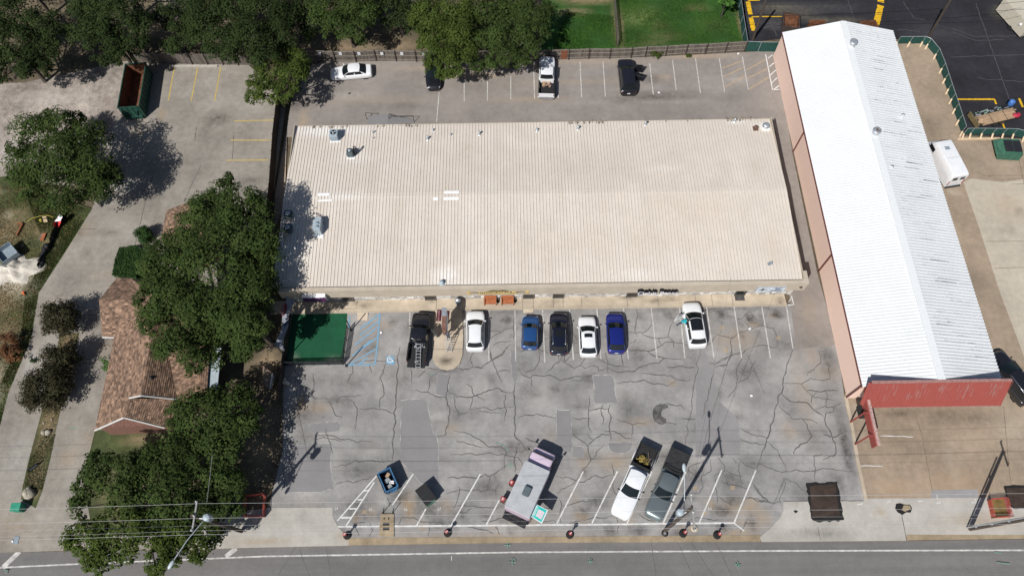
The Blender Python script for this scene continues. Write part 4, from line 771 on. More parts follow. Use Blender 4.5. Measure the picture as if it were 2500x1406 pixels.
# ------------------------------------------------------------------ white roofed metal building
m_wroof = mat('white_metal_roof', (0.69, 0.705, 0.71), 0.5, 0.03, 0.35, col2=(0.60, 0.62, 0.63))
m_wrib = mat('white_roof_rib', (0.69, 0.705, 0.71), 0.5, 0.02)
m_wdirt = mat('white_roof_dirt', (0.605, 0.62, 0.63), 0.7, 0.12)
m_pink = mat('pink_metal_wall', (0.80, 0.585, 0.485), 0.7, 0.02, 1.0, stretch=(1, 6, 0.3))
m_dred = mat('maroon_trim', (0.14, 0.045, 0.04), 0.6, 0.1)
m_red = mat('red_metal_panel', (0.29, 0.066, 0.053), 0.7, 0.07, 2.0, stretch=(8, 1, 0.6))
m_redcap = mat('faded_red_cap', (0.33, 0.18, 0.16), 0.8, 0.15)
m_pinkw = mat('weathered_pink_beam', (0.52, 0.32, 0.28), 0.8, 0.25, 6.0, col2=(0.16, 0.13, 0.13))
wx0, wx1, wxr, wy0, wy1, ze, zg = 30.86, 43.3, 37.02, 20.14, 61.6, 3.62, 5.22
wb = thing('metal_building', 'long white roofed metal building with pink walls and red front', 'building', (37, 40, 0))
mb = MB(); mb.prism([(wx0 + 0.05, wy0 + .1), (wx1 - 0.05, wy0 + .1), (wx1 - 0.05, wy1 - .05), (wx0 + 0.05, wy1 - .05)], 0, ze - 0.06)
mb.add([(wx0 + .05, wy1 - .05, ze - .06), (wx1 - .05, wy1 - .05, ze - .06), (wxr, wy1 - .05, zg - .08)], [(0, 1, 2)]); mb.add([(wx0 + .05, wy0 + .1, ze - .06), (wx1 - .05, wy0 + .1, ze - .06), (wxr, wy0 + .1, zg - .08)], [(0, 1, 2)])
mb.build('wall', m_pink, wb, True)
mb = MB()
mb.quad((wx0, wy0, ze), (wxr, wy0, zg), (wxr, wy1, zg), (wx0, wy1, ze)); mb.quad((wxr, wy0, zg), (wx1, wy0, ze), (wx1, wy1, ze), (wxr, wy1, zg))
mb.build('roof', m_wroof, wb, True)
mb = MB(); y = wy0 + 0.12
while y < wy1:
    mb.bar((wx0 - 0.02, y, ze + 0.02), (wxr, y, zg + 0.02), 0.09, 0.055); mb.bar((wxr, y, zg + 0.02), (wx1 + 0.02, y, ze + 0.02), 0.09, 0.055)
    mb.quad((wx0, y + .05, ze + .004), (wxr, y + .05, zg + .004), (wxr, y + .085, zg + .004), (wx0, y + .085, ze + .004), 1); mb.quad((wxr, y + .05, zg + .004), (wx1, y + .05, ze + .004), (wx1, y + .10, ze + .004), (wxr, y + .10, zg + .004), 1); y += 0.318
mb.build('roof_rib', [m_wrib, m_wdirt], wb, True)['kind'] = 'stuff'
mb = MB()
for k in range(150):
    y = wy0 + 0.12 + 0.318 * rng.randrange(0, 130) + 0.16; L = rng.uniform(0.6, 3.0); x = rng.uniform(wxr + 0.8, wx1 - L)
    zz = (lambda x: zg - (zg - ze) * abs(x - wxr) / ((wx1 - wxr) if x > wxr else (wxr - wx0)) + 0.006)
    w = rng.uniform(0.03, 0.09); mb.quad((x, y - w, zz(x)), (x + L, y - w * .5, zz(x + L)), (x + L, y + w * .4, zz(x + L)), (x, y + w, zz(x)))
mb.build('dirt_streak', m_wdirt, wb, True)['kind'] = 'stuff'
mb = MB(); mb.bar((wxr - 0.16, wy0, zg + 0.035), (wxr - 0.16, wy1, zg + 0.035), 0.34, 0.05); mb.bar((wxr + 0.17, wy0, zg + 0.03), (wxr + 0.17, wy1, zg + 0.03), 0.34, 0.05); mb.build('ridge_cap', m_wrib, wb, True)
mb = MB(); mb.box((wx0 - 0.03, (wy0 + wy1) / 2, ze - 0.10), (0.10, wy1 - wy0, 0.14)); mb.build('gutter', m_dred, wb, True)
for (px, py) in ((1937, 371), (1996.5, 662), (2061, 971)):
    q = P(px, py); d = MB(); d.box((wx0 - 0.03, q.y, (ze - .1) / 2), (0.10, 0.12, ze - 0.1)); d.build('downspout', m_dred, wb, True)
# red canopy front, leaning back
mb = MB()
x0, x1 = 31.15, 43.35
prof = [(18.62, 2.40), (19.93, 5.25), (20.12, 5.25), (20.12, 3.3), (18.8, 2.34)]
vs = [(x0 + (z - 2.4) * -.06, y, z) for y, z in prof] + [(x1 - (z - 2.4) * .12, y, z) for y, z in prof]
mb.add(vs, [(0, 4, 3, 2, 1), (5, 6, 7, 8, 9)] + [(i, (i + 1) % 5, (i + 1) % 5 + 5, i + 5) for i in range(5)])
x = x0
while x < x1: mb.bar((x, 18.615, 2.41), (x - .1, 19.925, 5.24), 0.03, 0.016); x += 0.31
mb.quad((x0 - .01, 18.62, 2.40), (x0 - .18, 19.93, 5.25), (30.80, 20.12, 5.0), (30.88, 19.0, 2.40))
mb.build('canopy_front', m_red, wb, True)
mb = MB()
for k in range(70):
    x = rng.choice((33.2, 34.9, 35.6, 37.4, 39.6, 41.9, 42.4)) + rng.gauss(0, .35); u0 = rng.uniform(.25, .8); u1 = min(.97, u0 + rng.uniform(.1, .4)); w = rng.uniform(.006, .022)
    pp = lambda u, dx: (x + dx - .25 * u, 18.62 + 1.31 * u - .012, 2.40 + 2.85 * u + .008)
    mb.quad(pp(u0, -w), pp(u0, w), pp(u1, w), pp(u1, -w))
mb.build('faded_scratch', mat('faded_red_scratch', (.33, .19, .17), .8, .1), wb, True)['kind'] = 'stuff'
mb = MB(); mb.box(((x0 + x1) / 2 - .25, 20.03, 5.27), (x1 - x0 - .1, 0.26, 0.05)); mb.build('canopy_cap', m_redcap, wb, True)
mb = MB(); mb.box(((x0 + x1) / 2, 18.62, 2.36), (x1 - x0, 0.08, 0.09)); mb.build('canopy_edge', m_redcap, wb, True)
# red fascia wall on posts beside the front
mb = MB()
fa, fb = Vector((31.25, 19.1, 0)), Vector((31.32, 15.05, 0))
mb.box((31.12, 17.05, 2.75), (0.10, 4.1, 0.95)); mb.build('side_fascia', m_red, wb, True)
mb = MB(); mb.box((31.28, 17.05, 3.28), (0.24, 4.15, 0.10)); mb.build('side_beam', m_pinkw, wb, True)
for (px, py) in ((2075, 1031), (2086, 1085)):
    q = P(px, py); mb = MB(); mb.box((q.x, q.y, 1.6), (0.11, 0.11, 3.2)); mb.build('post', m_red, wb, True)
    mb = MB(); mb.bar((q.x, q.y, 3.15), (31.25, q.y, 3.15), 0.1, 0.1); mb.build('post_arm', m_red, wb, True)
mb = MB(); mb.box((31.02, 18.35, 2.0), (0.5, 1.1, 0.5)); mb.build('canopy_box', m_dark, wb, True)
def wroof_z(x): return zg - (zg - ze) * abs(x - wxr) / ((wx1 - wxr) if x > wxr else (wxr - wx0))
def PW(px, py):
    z = 4.5
    for _ in range(4): q = P(px, py, z); z = wroof_z(q.x)
    return Vector((q.x, q.y, z))
for (px, py, lab, mt) in ((2080, 111, 'silver drum vent at the far north end of white ridge', m_galv), (2136, 327, 'silver drum vent with rust stained cap on white ridge', m_rusty)):
    t = thing('drum_vent', lab, 'vent', PW(px, py), 0, 'drum vents on the white roof')
    mb = MB(); mb.lathe((0, 0, -0.1), [(0.34, 0), (0.34, 0.62)], 22); mb.build('drum', m_galv, t)
    mb = MB(); mb.lathe((0, 0, 0.52), [(0.42, 0), (0.42, 0.08), (0.3, 0.1)], 22); mb.build('cap', m_galv, t)
    if mt is m_rusty:
        mb = MB(); mb.ell((0, 0.05, 0.62), (0.12, 0.2, 0.012)); mb.ell((0.16, -0.1, 0.62), (0.06, 0.1, 0.012)); mb.build('rust_patch', m_rusty, t)
for (px, py, h, lab) in ((2200, 288, 0.55, 'leaning white stove pipe on the east slope of white roof'), (2177, 409, 0.2, 'small grey ring vent on the east slope of white roof')):
    t = thing('pipe_vent', lab, 'vent', PW(px, py), 0, 'pipe vents on the white roof')
    mb = MB(); mb.lathe((0, 0, 0), [(0.14, 0), (0.10, 0.04), (0.10, h)], 12); mb.build('pipe', m_wroof, t); mb = MB(); mb.lathe((0, 0, h), [(0.13, 0), (0.13, 0.05), (0.05, 0.06)], 12); mb.build('cap', m_galv, t)

# ------------------------------------------------------------------ brown shingled house
m_shing = mat('brown_shingle', (0.225, 0.142, 0.096), 0.9, 0.25, 2.5, isl=0.50)
m_trim = mat('white_trim', (0.62, 0.60, 0.57), 0.6, 0.05)
m_brick = mat('red_brown_brick', (0.20, 0.10, 0.075), 0.9, 0.2, 6.0)
def shingled(name, poly, parent):
    pl = [Vector(p) for p in poly]
    if len(pl) > 3:
        nn = (pl[1] - pl[0]).cross(pl[2] - pl[0]).normalized()
        if max(abs((p - pl[0]).dot(nn)) for p in pl) > .04:
            for i in range(1, len(pl) - 1): shingled(name, [pl[0], pl[i], pl[i + 1]], parent)
            return
    """lay overlapping shingle tabs over a roof plane given by world corners"""
    a = Vector(poly[0]); n = None
    for i in range(1, len(poly) - 1):
        n = (Vector(poly[i]) - a).cross(Vector(poly[i + 1]) - a)
        if n.length > 1e-4: break
    n.normalize()
    if n.z < 0: n = -n
    u = Vector((0, 0, 1)).cross(n)
    if u.length < 1e-3: u = Vector((1, 0, 0))
    u.normalize(); v = n.cross(u)
    uv = [((Vector(p) - a).dot(u), (Vector(p) - a).dot(v)) for p in poly]
    bm = bmesh.new(); bm.faces.new([bm.verts.new((x, y, 0)) for x, y in uv]); bmesh.ops.triangulate(bm, faces=bm.faces[:])
    lo = min(y for x, y in uv); hi = max(y for x, y in uv); k = lo; row = 0
    while k < hi:
        bmesh.ops.bisect_plane(bm, geom=bm.verts[:] + bm.edges[:] + bm.faces[:], plane_co=(0, k, 0), plane_no=(0, 1, 0)); k += 0.18
    k = min(x for x, y in uv); hx = max(x for x, y in uv)
    while k < hx:
        bmesh.ops.bisect_plane(bm, geom=bm.verts[:] + bm.edges[:] + bm.faces[:], plane_co=(k, 0, 0), plane_no=(1, 0, 0)); k += 0.30
    bmesh.ops.split_edges(bm, edges=bm.edges[:])
    vs = []; fs = []
    for f in bm.faces:
        ys = [q.co.y for q in f.verts]; y0 = min(ys); o = len(vs); off = rng.uniform(0, 0.012)
        for q in f.verts: vs.append(a + u * q.co.x + v * q.co.y + n * (0.03 + off if q.co.y < y0 + 0.02 else 0.008))
        fs.append(list(range(o, o + len(f.verts))))
    bm.free()
    mb = MB(); mb.add(vs, fs); mb.add([Vector(p) - n * 0.02 for p in poly], [list(range(len(poly)))])
    return mb.build(name, m_shing, parent, True)
hc = P(330, 900); house = thing('house', 'low house with brown shingle roof under the big tree', 'house', (hc.x, hc.y, 0))
ez = 2.6
h = {k: P(*v) for k, v in dict(a=(284, 680, ez), b=(242, 733, 4.2), c=(250, 824, ez), d=(279, 825, ez), e=(352, 733, 4.2), f=(318, 679, ez), g=(232, 1051, ez), r0=(385, 728, 4.7), r1=(354, 882, 4.6), r2=(345, 966, 4.6), r3=(316, 972, 4.05), r4=(303, 1020, 4.05), s1=(402, 1045, ez), s2=(433, 975, ez), s3=(505, 955, ez), s4=(520, 740, ez), s5=(400, 700, ez), k1=(505, 905, ez), k2=(433, 905, 3.6)).items()}
for poly in (('a', 'b', 'e', 'f'), ('b', 'c', 'd', 'e'), ('f', 'e', 'r0', 's5'), ('d', 'g', 'r4', 'r3'), ('d', 'r3', 'r2', 'r0', 'e'), ('r0', 'r2', 's2', 's3', 's4', 's5'), ('r3', 'r4', 's1', 's2')):
    shingled('roof', [h[k] for k in poly], house)
for p, q in (('c', 'd'), ('g', 'r4'), ('r4', 's1'), ('r3', 'r2'), ('r2', 's2')): mb = MB(); mb.bar(h[p] + Vector((0, 0, 0.02)), h[q] + Vector((0, 0, 0.02)), 0.10, 0.14); mb.build('rake_trim', m_trim, house, True)
mb = MB()
def inset(ks, d=0.35):
    ps = [h[k] for k in ks]; c = sum(ps, Vector()) / len(ps); return [(p.x + (c.x - p.x) / (c - p).length * d, p.y + (c.y - p.y) / (c - p).length * d) for p in ps]
mb.prism(inset(('a', 'c', 'd', 's5')), 0, ez - 0.05); mb.prism(inset(('d', 'g', 's1', 's3', 's4', 's5')), 0, ez - 0.06)
g = inset(('g', 's1')); mb.build('wall', m_brick, house, True)
q = P(373, 925, 3.9); mb = MB(); mb.lathe((q.x, q.y, 3.7), [(0.16, 0), (0.13, 0.25), (0.13, 0.5), (0.2, 0.52), (0.18, 0.62), (0.03, 0.66)], 14); mb.build('vent_pipe', m_blk, house, True)
q = P(330, 1040, 2.0); mb = MB(); mb.box((q.x, q.y + 0.3, 2.3), (1.6, 0.5, 0.10)); mb.build('porch_cover', m_hvl, house, True)
t = thing('metal_awning', 'blue grey flat metal awning along the right side of the brown house', 'awning', P(520, 905))
mb = MB(); a, b, c, d = [P(*k, 2.4) for k in ((505, 945), (530, 955), (540, 850), (514, 845))]
mb.add([a, b, c, d] + [k - Vector((0, 0, 0.08)) for k in (a, b, c, d)], [(0, 1, 2, 3), (7, 6, 5, 4), (0, 4, 5, 1), (1, 5, 6, 2), (2, 6, 7, 3), (3, 7, 4, 0)]); mb.build('panel', m_hv, t, True)
for k in (b, c): mb = MB(); mb.tube([(k.x, k.y, 0), (k.x, k.y, 2.35)], 0.04); mb.build('post', m_galv, t, True)
# small brown roof above
hc2 = P(450, 545); t = thing('garden_shed', 'small shed with brown shingle roof mostly hidden by the big tree', 'shed', (hc2.x, hc2.y, 0))
g2 = {k: P(*v) for k, v in dict(a=(407, 514, 2.5), b=(480, 486, 2.5), c=(500, 560, 3.4), d=(440, 575, 3.4), e=(393, 588, 2.5), f=(470, 640, 2.5), g=(540, 600, 2.5)).items()}
for poly in (('a', 'b', 'c', 'd'), ('a', 'd', 'e'), ('e', 'd', 'c', 'g', 'f')): shingled('roof', [g2[k] for k in poly], t)
mb = MB(); ps = [g2[k] for k in ('a', 'b', 'g', 'f', 'e')]; c = sum(ps, Vector()) / 5; mb.prism([(p.x + (c.x - p.x) * .1, p.y + (c.y - p.y) * .1) for p in ps], 0, 2.45); mb.build('wall', m_brick, t, True)
# ------------------------------------------------------------------ trees and shrubs
def leaf_mat(name, c, var=0.26, tr=0.14):
    m = bpy.data.materials.new(name); m.use_nodes = True; nt = m.node_tree; L = nt.links.new; b = nt.nodes['Principled BSDF']
    b.inputs['Roughness'].default_value = 0.8; b.inputs['Specular IOR Level'].default_value = 0.12
    g = nd(nt, 'ShaderNodeNewGeometry'); rp = nd(nt, 'ShaderNodeValToRGB'); e = rp.color_ramp.elements
    e[0].color = tuple(k * (1 - var) for k in c) + (1,); e[1].color = (min(1, c[0] * (1 + var) * 1.12), min(1, c[1] * (1 + var)), c[2] * (1 + var * .6), 1)
    L(g.outputs['Random Per Island'], rp.inputs[0])
    tc = nd(nt, 'ShaderNodeTexCoord'); n = nd(nt, 'ShaderNodeTexNoise'); n.inputs['Scale'].default_value = 0.45; n.inputs['Detail'].default_value = 3; L(tc.outputs['Object'], n.inputs[0])
    mr = nd(nt, 'ShaderNodeMapRange'); mr.inputs[1].default_value = 0.3; mr.inputs[2].default_value = 0.7; mr.inputs[3].default_value = 0.7; mr.inputs[4].default_value = 1.3; L(n.outputs['Fac'], mr.inputs[0])
    s = nd(nt, 'ShaderNodeVectorMath', operation='SCALE'); L(rp.outputs[0], s.inputs[0]); L(mr.outputs[0], s.inputs['Scale']); L(s.outputs[0], b.inputs['Base Color'])
    t = nd(nt, 'ShaderNodeBsdfTranslucent'); L(s.outputs[0], t.inputs[0]); ms = nd(nt, 'ShaderNodeMixShader'); ms.inputs[0].default_value = tr
    L(b.outputs[0], ms.inputs[1]); L(t.outputs[0], ms.inputs[2]); L(ms.outputs[0], nt.nodes['Material Output'].inputs[0]); return m
lm_oak = leaf_mat('oak_leaf', (0.037, 0.062, 0.016)); lm_dark = leaf_mat('dark_leaf', (0.024, 0.041, 0.012)); lm_light = leaf_mat('yellowish_leaf', (0.050, 0.078, 0.016))  # lm_dark: darker green, lowered further to carry lens falloff at top left
lm_myrtle = leaf_mat('bronze_leaf', (0.040, 0.040, 0.022), 0.45); lm_box = leaf_mat('boxwood_leaf', (0.030, 0.068, 0.020), 0.25); lm_bright = leaf_mat('bright_leaf', (0.06, 0.15, 0.03))
lm_dry = leaf_mat('brown_leaf', (0.12, 0.06, 0.03))
m_bark = mat('bark', (0.085, 0.068, 0.055), 0.95, 0.3, 6.0, bump=0.4)

def leaf_arrays(nr, centers, radii, per_m2, leaf, flat=0.8, clump=0.34, up=0.55, dense=1.0, spiky=0.0):
    """leaf quads on clumps spread through overlapping lobes"""
    pos = []; nrm = []
    for c, r in zip(centers, radii):
        nc = max(6, int(16 + 5.0 * r * r)); area = 4 * math.pi * r * r
        nl = int(area * per_m2 / nc * dense)
        d = nr.normal(size=(nc, 3)); d /= np.linalg.norm(d, axis=1, keepdims=True); d[:, 2] = np.abs(d[:, 2]) * np.where(nr.random(nc) < .72, 1, -1)
        rad = r * (0.35 + 0.62 * nr.random(nc) ** 0.6); cc = c + d * rad[:, None] * np.array([1, 1, flat])
        rc = r * clump * (0.55 + 0.8 * nr.random(nc))
        for k in range(nc):
            m = max(4, int(nl * (rc[k] / (r * clump)) ** 2))
            e = nr.normal(size=(m, 3)); e /= np.linalg.norm(e, axis=1, keepdims=True); e[:, 2] = np.where(e[:, 2] < -0.3, -e[:, 2], e[:, 2])
            q = cc[k] + e * (rc[k] * (0.45 + 0.62 * nr.random(m) ** .7))[:, None] * np.array([1, 1, flat * .9])
            if spiky: q += e * (nr.random(m) ** 4)[:, None] * spiky
            pos.append(q); nn = e * 0.75 + d[k] * 0.35 + np.array([0, 0, up]) + nr.normal(size=(m, 3)) * 0.30; nrm.append(nn)
    pos = np.concatenate(pos); nrm = np.concatenate(nrm); nrm /= np.linalg.norm(nrm, axis=1, keepdims=True)
    n = len(pos); t = nr.normal(size=(n, 3)); u = np.cross(nrm, t); u /= np.linalg.norm(u, axis=1, keepdims=True) + 1e-9; w = np.cross(nrm, u)
    s = leaf * (0.6 + 0.8 * nr.random(n)); a = s[:, None] * 0.5; b = s[:, None] * (0.20 + 0.12 * nr.random(n))[:, None]
    V = np.empty((n, 4, 3)); V[:, 0] = pos - u * a; V[:, 1] = pos + w * b - u * a * .1; V[:, 2] = pos + u * a - nrm * a * .25; V[:, 3] = pos - w * b - u * a * .1
    return V.reshape(-1, 3)
def leaf_obj(name, V, m, parent, loc):
    V = V - np.array(loc); n = len(V) // 4
    me = bpy.data.meshes.new(name); me.vertices.add(n * 4); me.vertices.foreach_set('co', V.ravel().astype(np.float32))
    me.loops.add(n * 4); me.loops.foreach_set('vertex_index', np.arange(n * 4, dtype=np.int32)); me.polygons.add(n)
    me.polygons.foreach_set('loop_start', np.arange(0, n * 4, 4, dtype=np.int32)); me.polygons.foreach_set('loop_total', np.full(n, 4, dtype=np.int32))
    me.materials.append(m); me.update(); me.validate()
    o = bpy.data.objects.new(name, me); COL.objects.link(o); o.parent = parent; return o
TREE_GROUP = 'broad leafy trees'
def tree(label, lobes, zc, m, seed, leaf=0.25, per=42, name='tree', cat='tree', group=TREE_GROUP, trunk_r=0.22, zspread=0.35, flat=0.8, spiky=0.0, up=0.5, base=None, clump=0.34):
    nr = np.random.default_rng(seed); cs = []; rs = []
    ax = sum(l[0] for l in lobes) / len(lobes); ay = sum(l[1] for l in lobes) / len(lobes)
    ext = max(math.hypot(l[0] - ax, l[1] - ay) for l in lobes) + 1
    for (px, py, rp) in lobes:
        dz = zc * zspread * (0.5 - math.hypot(px - ax, py - ay) / ext) + nr.uniform(-.1, .1) * zc
        z = max(rp * mpp(px, py, zc) * 0.75, zc + dz); c = P(px, py, z); cs.append(np.array(c)); rs.append(rp * mpp(px, py, z) * 0.97)
    cx = np.mean([c[0] for c in cs]); cy = np.mean([c[1] for c in cs])
    if base: q = P(*base); cx, cy = q.x, q.y
    t = thing(name, label, cat, (cx, cy, 0), 0, group)
    V = leaf_arrays(nr, cs, rs, per, leaf, flat, clump, up, 1.0, spiky); leaf_obj('crown', V, m, t, (cx, cy, 0))
    mb = MB(); fork = Vector((cx, cy, zc * 0.42))
    mb.tube([(cx, cy, -0.1), (cx + 0.04, cy, zc * .2), fork], [trunk_r * 1.25, trunk_r, trunk_r * .8], 8)
    for c, r in list(zip(cs, rs)):
        e = Vector(c) - Vector((0, 0, r * 0.2)); mid = fork.lerp(e, 0.5) + Vector((rng.uniform(-.3, .3), rng.uniform(-.3, .3), 0.25))
        mb.tube([fork, mid, e, Vector(c) + Vector((rng.uniform(-.4, .4), rng.uniform(-.4, .4), r * .5))], [trunk_r * .55, trunk_r * .34, trunk_r * .18, 0.02], 6)
    mb.build('trunk', m_bark, t, True)
    return t
tree('lone round tree between gravel lot and driveway, casting a wide shadow', [(85, 330, 55), (150, 315, 55), (215, 340, 50), (70, 400, 52), (150, 390, 75), (225, 405, 58), (280, 430, 32), (75, 465, 45), (155, 460, 58), (225, 465, 45), (115, 290, 26), (175, 290, 26), (50, 430, 34), (45, 365, 30), (195, 290, 18), (110, 500, 22), (250, 440, 46)], 5.4, lm_oak, 11)
tree('big tall tree with its crown between garden shed and cream roof', [(545, 470, 42), (590, 495, 50), (520, 535, 62), (600, 560, 76), (465, 555, 45), (440, 605, 50), (530, 620, 90), (625, 640, 62), (640, 580, 42), (635, 510, 34), (500, 500, 40), (560, 440, 20), (650, 620, 36)], 8.2, lm_oak, 12, trunk_r=0.35)
tree('broad tree spreading over the brown house roof', [(400, 645, 58), (372, 690, 38), (430, 720, 70), (490, 760, 80), (375, 785, 46), (360, 740, 36), (450, 830, 62), (520, 850, 52), (400, 840, 40), (470, 885, 32), (395, 615, 40), (430, 670, 60), (550, 800, 60), (352, 650, 26)], 6.6, lm_oak, 13, trunk_r=0.35)
tree('tree leaning over the fence beside the patio banner', [(590, 720, 70), (640, 735, 44), (600, 800, 60), (632, 795, 36), (610, 845, 36), (655, 695, 32), (560, 760, 60), (590, 860, 30)], 7.0, lm_oak, 14, trunk_r=0.3)
tree('tree in front of the house by the tall sign board', [(490, 1010, 66), (560, 975, 52), (450, 1045, 46), (540, 1060, 66), (595, 1030, 42), (480, 1090, 42), (600, 960, 30), (430, 1000, 26), (620, 1000, 22), (560, 1110, 34)], 4.8, lm_oak, 15)
tree('tree behind the street wires at house front lawn', [(245, 1145, 48), (320, 1160, 56), (400, 1130, 66), (480, 1150, 58), (550, 1175, 56), (215, 1190, 44), (310, 1215, 56), (420, 1210, 70), (510, 1225, 62), (570, 1240, 34), (190, 1240, 30), (230, 1120, 24)], 4.9, lm_oak, 16)
tree('roadside tree overhanging the road edge under the street lamp arm', [(200, 1310, 44), (265, 1290, 56), (345, 1310, 60), (430, 1305, 58), (505, 1290, 44), (225, 1360, 36), (175, 1325, 24), (390, 1365, 38), (495, 1335, 38), (270, 1350, 36), (420, 1350, 40), (245, 1385, 22), (380, 1395, 22), (480, 1360, 24)], 4.7, lm_light, 17, base=(400, 1308))
tree('dark tree at the top left corner above the gravel', [(30, 40, 60), (105, 60, 50), (30, 110, 60), (98, 130, 50), (140, 90, 40), (50, 165, 36), (0, 150, 40), (-30, 80, 60), (5, 185, 26), (110, 165, 26), (-60, 150, 50)], 5.6, lm_dark, 18)
tree('second dark tree from the top left, above the green bin', [(235, 30, 58), (300, 40, 58), (250, 90, 52), (320, 100, 42), (262, 140, 32), (210, 85, 42), (345, 60, 36), (200, 20, 36), (290, 140, 26)], 5.8, lm_dark, 19)
tree('shaded low tree in the gap above the green bin fence', [(410, 40, 36), (440, 80, 36), (470, 20, 40), (420, 110, 26), (160, 30, 40), (170, -20, 50)][:4], 4.0, lm_dark, 20)
tree('wide dark tree above the yellow striped stalls', [(510, 40, 58), (580, 15, 58), (650, 40, 58), (540, 100, 48), (610, 95, 58), (680, 90, 46), (640, 135, 40), (490, 95, 36), (560, 140, 28), (700, 40, 40), (470, 60, 30)], 5.8, lm_dark, 21)
tree('lighter green tree standing over the fence corner by the driveway', [(690, 140, 36), (730, 150, 32), (660, 180, 42), (715, 190, 40), (640, 215, 36), (690, 222, 32), (612, 238, 18), (742, 175, 18), (620, 200, 20), (665, 245, 14)], 4.2, lm_light, 22)
tree('tree behind back fence above the white sedan', [(800, 20, 50), (860, 10, 52), (895, 40, 38), (830, 65, 42), (870, 75, 36), (800, 75, 22), (775, 30, 32), (920, 10, 30)], 5.0, lm_oak, 23)
tree('leafy tree hanging over the half hidden dark car', [(1050, 40, 52), (1110, 30, 56), (1060, 90, 46), (1120, 95, 52), (1150, 60, 36), (1070, 138, 40), (1115, 155, 38), (1078, 178, 20), (1038, 110, 26), (1145, 130, 28), (1025, 60, 30), (1095, 185, 16), (1045, 160, 18)], 4.9, lm_light, 24)
tree('tree behind back fence left of the white pickup', [(1200, 30, 52), (1260, 20, 52), (1305, 40, 42), (1220, 90, 46), (1275, 95, 46), (1310, 85, 32), (1230, 138, 36), (1272, 145, 30), (1200, 155, 26), (1180, 100, 30), (1340, 25, 24), (1165, 165, 18), (1300, 125, 22)], 4.9, lm_oak, 25)
tree('shaded tree in the dark gap behind the fence corner', [(735, 30, 36), (745, 80, 30), (720, 0, 40)], 4.0, lm_dark, 26, per=24)
tree('shaded tree in the dark gap above the white fence notices', [(960, 20, 40), (990, 60, 30), (1000, 10, 40), (945, 60, 20)], 3.6, lm_dark, 27, per=24)
for k, (x, s) in enumerate(((60, 31), (300, 32), (560, 33), (860, 34), (1180, 35))):  # trees added beyond the frame to cast shade along the top edge
    tree(('tall added shade tree off the top edge at far left', 'tall added shade tree off the top edge above the green bin', 'tall added shade tree off the top edge above yellow stalls', 'tall added shade tree off the top edge above white sedan', 'tall added shade tree off the top edge left of lawns')[k], [(x - 60, -60, 75), (x + 50, -70, 80), (x, -30, 50)], 6.2, lm_dark, s, per=18)
tree('bright green branch tips hanging in at the lawn top edge', [(1772, -14, 24), (1760, -2, 14), (1782, 6, 12), (1790, -20, 22)], 3.4, lm_bright, 36, leaf=0.5, per=9, trunk_r=0.1)
# crape myrtles and shrubs
sh = dict(name='shrub', cat='shrub', group='bronze leaved shrubs on the median strip', leaf=0.20, per=75, trunk_r=0.07, flat=0.85, spiky=0.45, up=0.25)
tree('round bronze shrub nearest the house corner on the median strip', [(150, 778, 44), (135, 760, 26), (170, 765, 28), (130, 795, 24), (165, 800, 26)], 1.5, lm_myrtle, 41, **sh)
tree('upper right of the two joined bronze shrubs on median strip', [(150, 882, 42), (130, 870, 28), (170, 870, 28), (145, 910, 36)], 1.5, lm_myrtle, 42, **sh)
tree('lower left of the two joined bronze shrubs on median strip', [(112, 950, 52), (85, 945, 36), (120, 985, 36), (75, 975, 26), (145, 940, 34)], 1.6, lm_myrtle, 43, **sh)
sh2 = dict(name='shrub', cat='shrub', group='low green shrubs', leaf=0.14, per=420, trunk_r=0.06, flat=0.95, clump=0.5, up=0.1)
tree('clipped round bush standing alone on the concrete drive', [(352, 576, 20), (352, 572, 15)], 0.65, lm_box, 44, zspread=0.05, **sh2)
sh2.update(leaf=0.15, per=120)
tree('small bright bush against left eave of the brown house', [(256, 878, 9), (260, 890, 9), (253, 898, 7), (262, 902, 6)], 0.6, lm_bright, 45, **sh2)
tree('scrubby green bush at the back fence right of the black wagon', [(1595, 132, 9), (1605, 136, 8), (1612, 130, 6), (1600, 126, 6)], 0.5, lm_light, 46, **sh2)
tree('low weed tuft at the back fence in front of the empty stalls', [(1678, 136, 5), (1684, 137, 4)], 0.25, lm_light, 47, **sh2)
tree('dry brown brush pile at the left edge beside the verge', [(20, 840, 30), (35, 860, 24), (8, 865, 24), (40, 830, 16)], 0.5, lm_dry, 48, name='brush_pile', cat='brush pile', group=None, leaf=0.2, per=40, trunk_r=0.03)
tree('small weed growing from the drive near the joined shrubs', [(78, 880, 6), (84, 881, 5)], 0.15, lm_box, 49, **sh2)
# hedge
hp = [P(*k) for k in ((302, 614), (345, 610), (380, 640), (350, 690), (284, 682), (292, 640))]
hq = sum(hp, Vector()) / len(hp); t = thing('hedge', 'dense dark green clipped hedge beside the drive above the house gable', 'hedge', (hq.x, hq.y, 0))
nr = np.random.default_rng(50); pts = []
while len(pts) < 9000:
    x = nr.uniform(min(p.x for p in hp), max(p.x for p in hp)); y = nr.uniform(min(p.y for p in hp), max(p.y for p in hp)); ins = False; j = len(hp) - 1
    for i in range(len(hp)):
        if (hp[i].y > y) != (hp[j].y > y) and x < (hp[j].x - hp[i].x) * (y - hp[i].y) / (hp[j].y - hp[i].y) + hp[i].x: ins = not ins
        j = i
    if ins: pts.append((x, y, 0.9 + nr.normal() * .05 if nr.random() < .75 else nr.uniform(0, .9)))
pos = np.array(pts); n = len(pos); nn = nr.normal(size=(n, 3)) * .6 + np.array([0, 0, 0.7]); nn /= np.linalg.norm(nn, axis=1, keepdims=True)
u = np.cross(nn, nr.normal(size=(n, 3))); u /= np.linalg.norm(u, axis=1, keepdims=True); w = np.cross(nn, u); s = .13
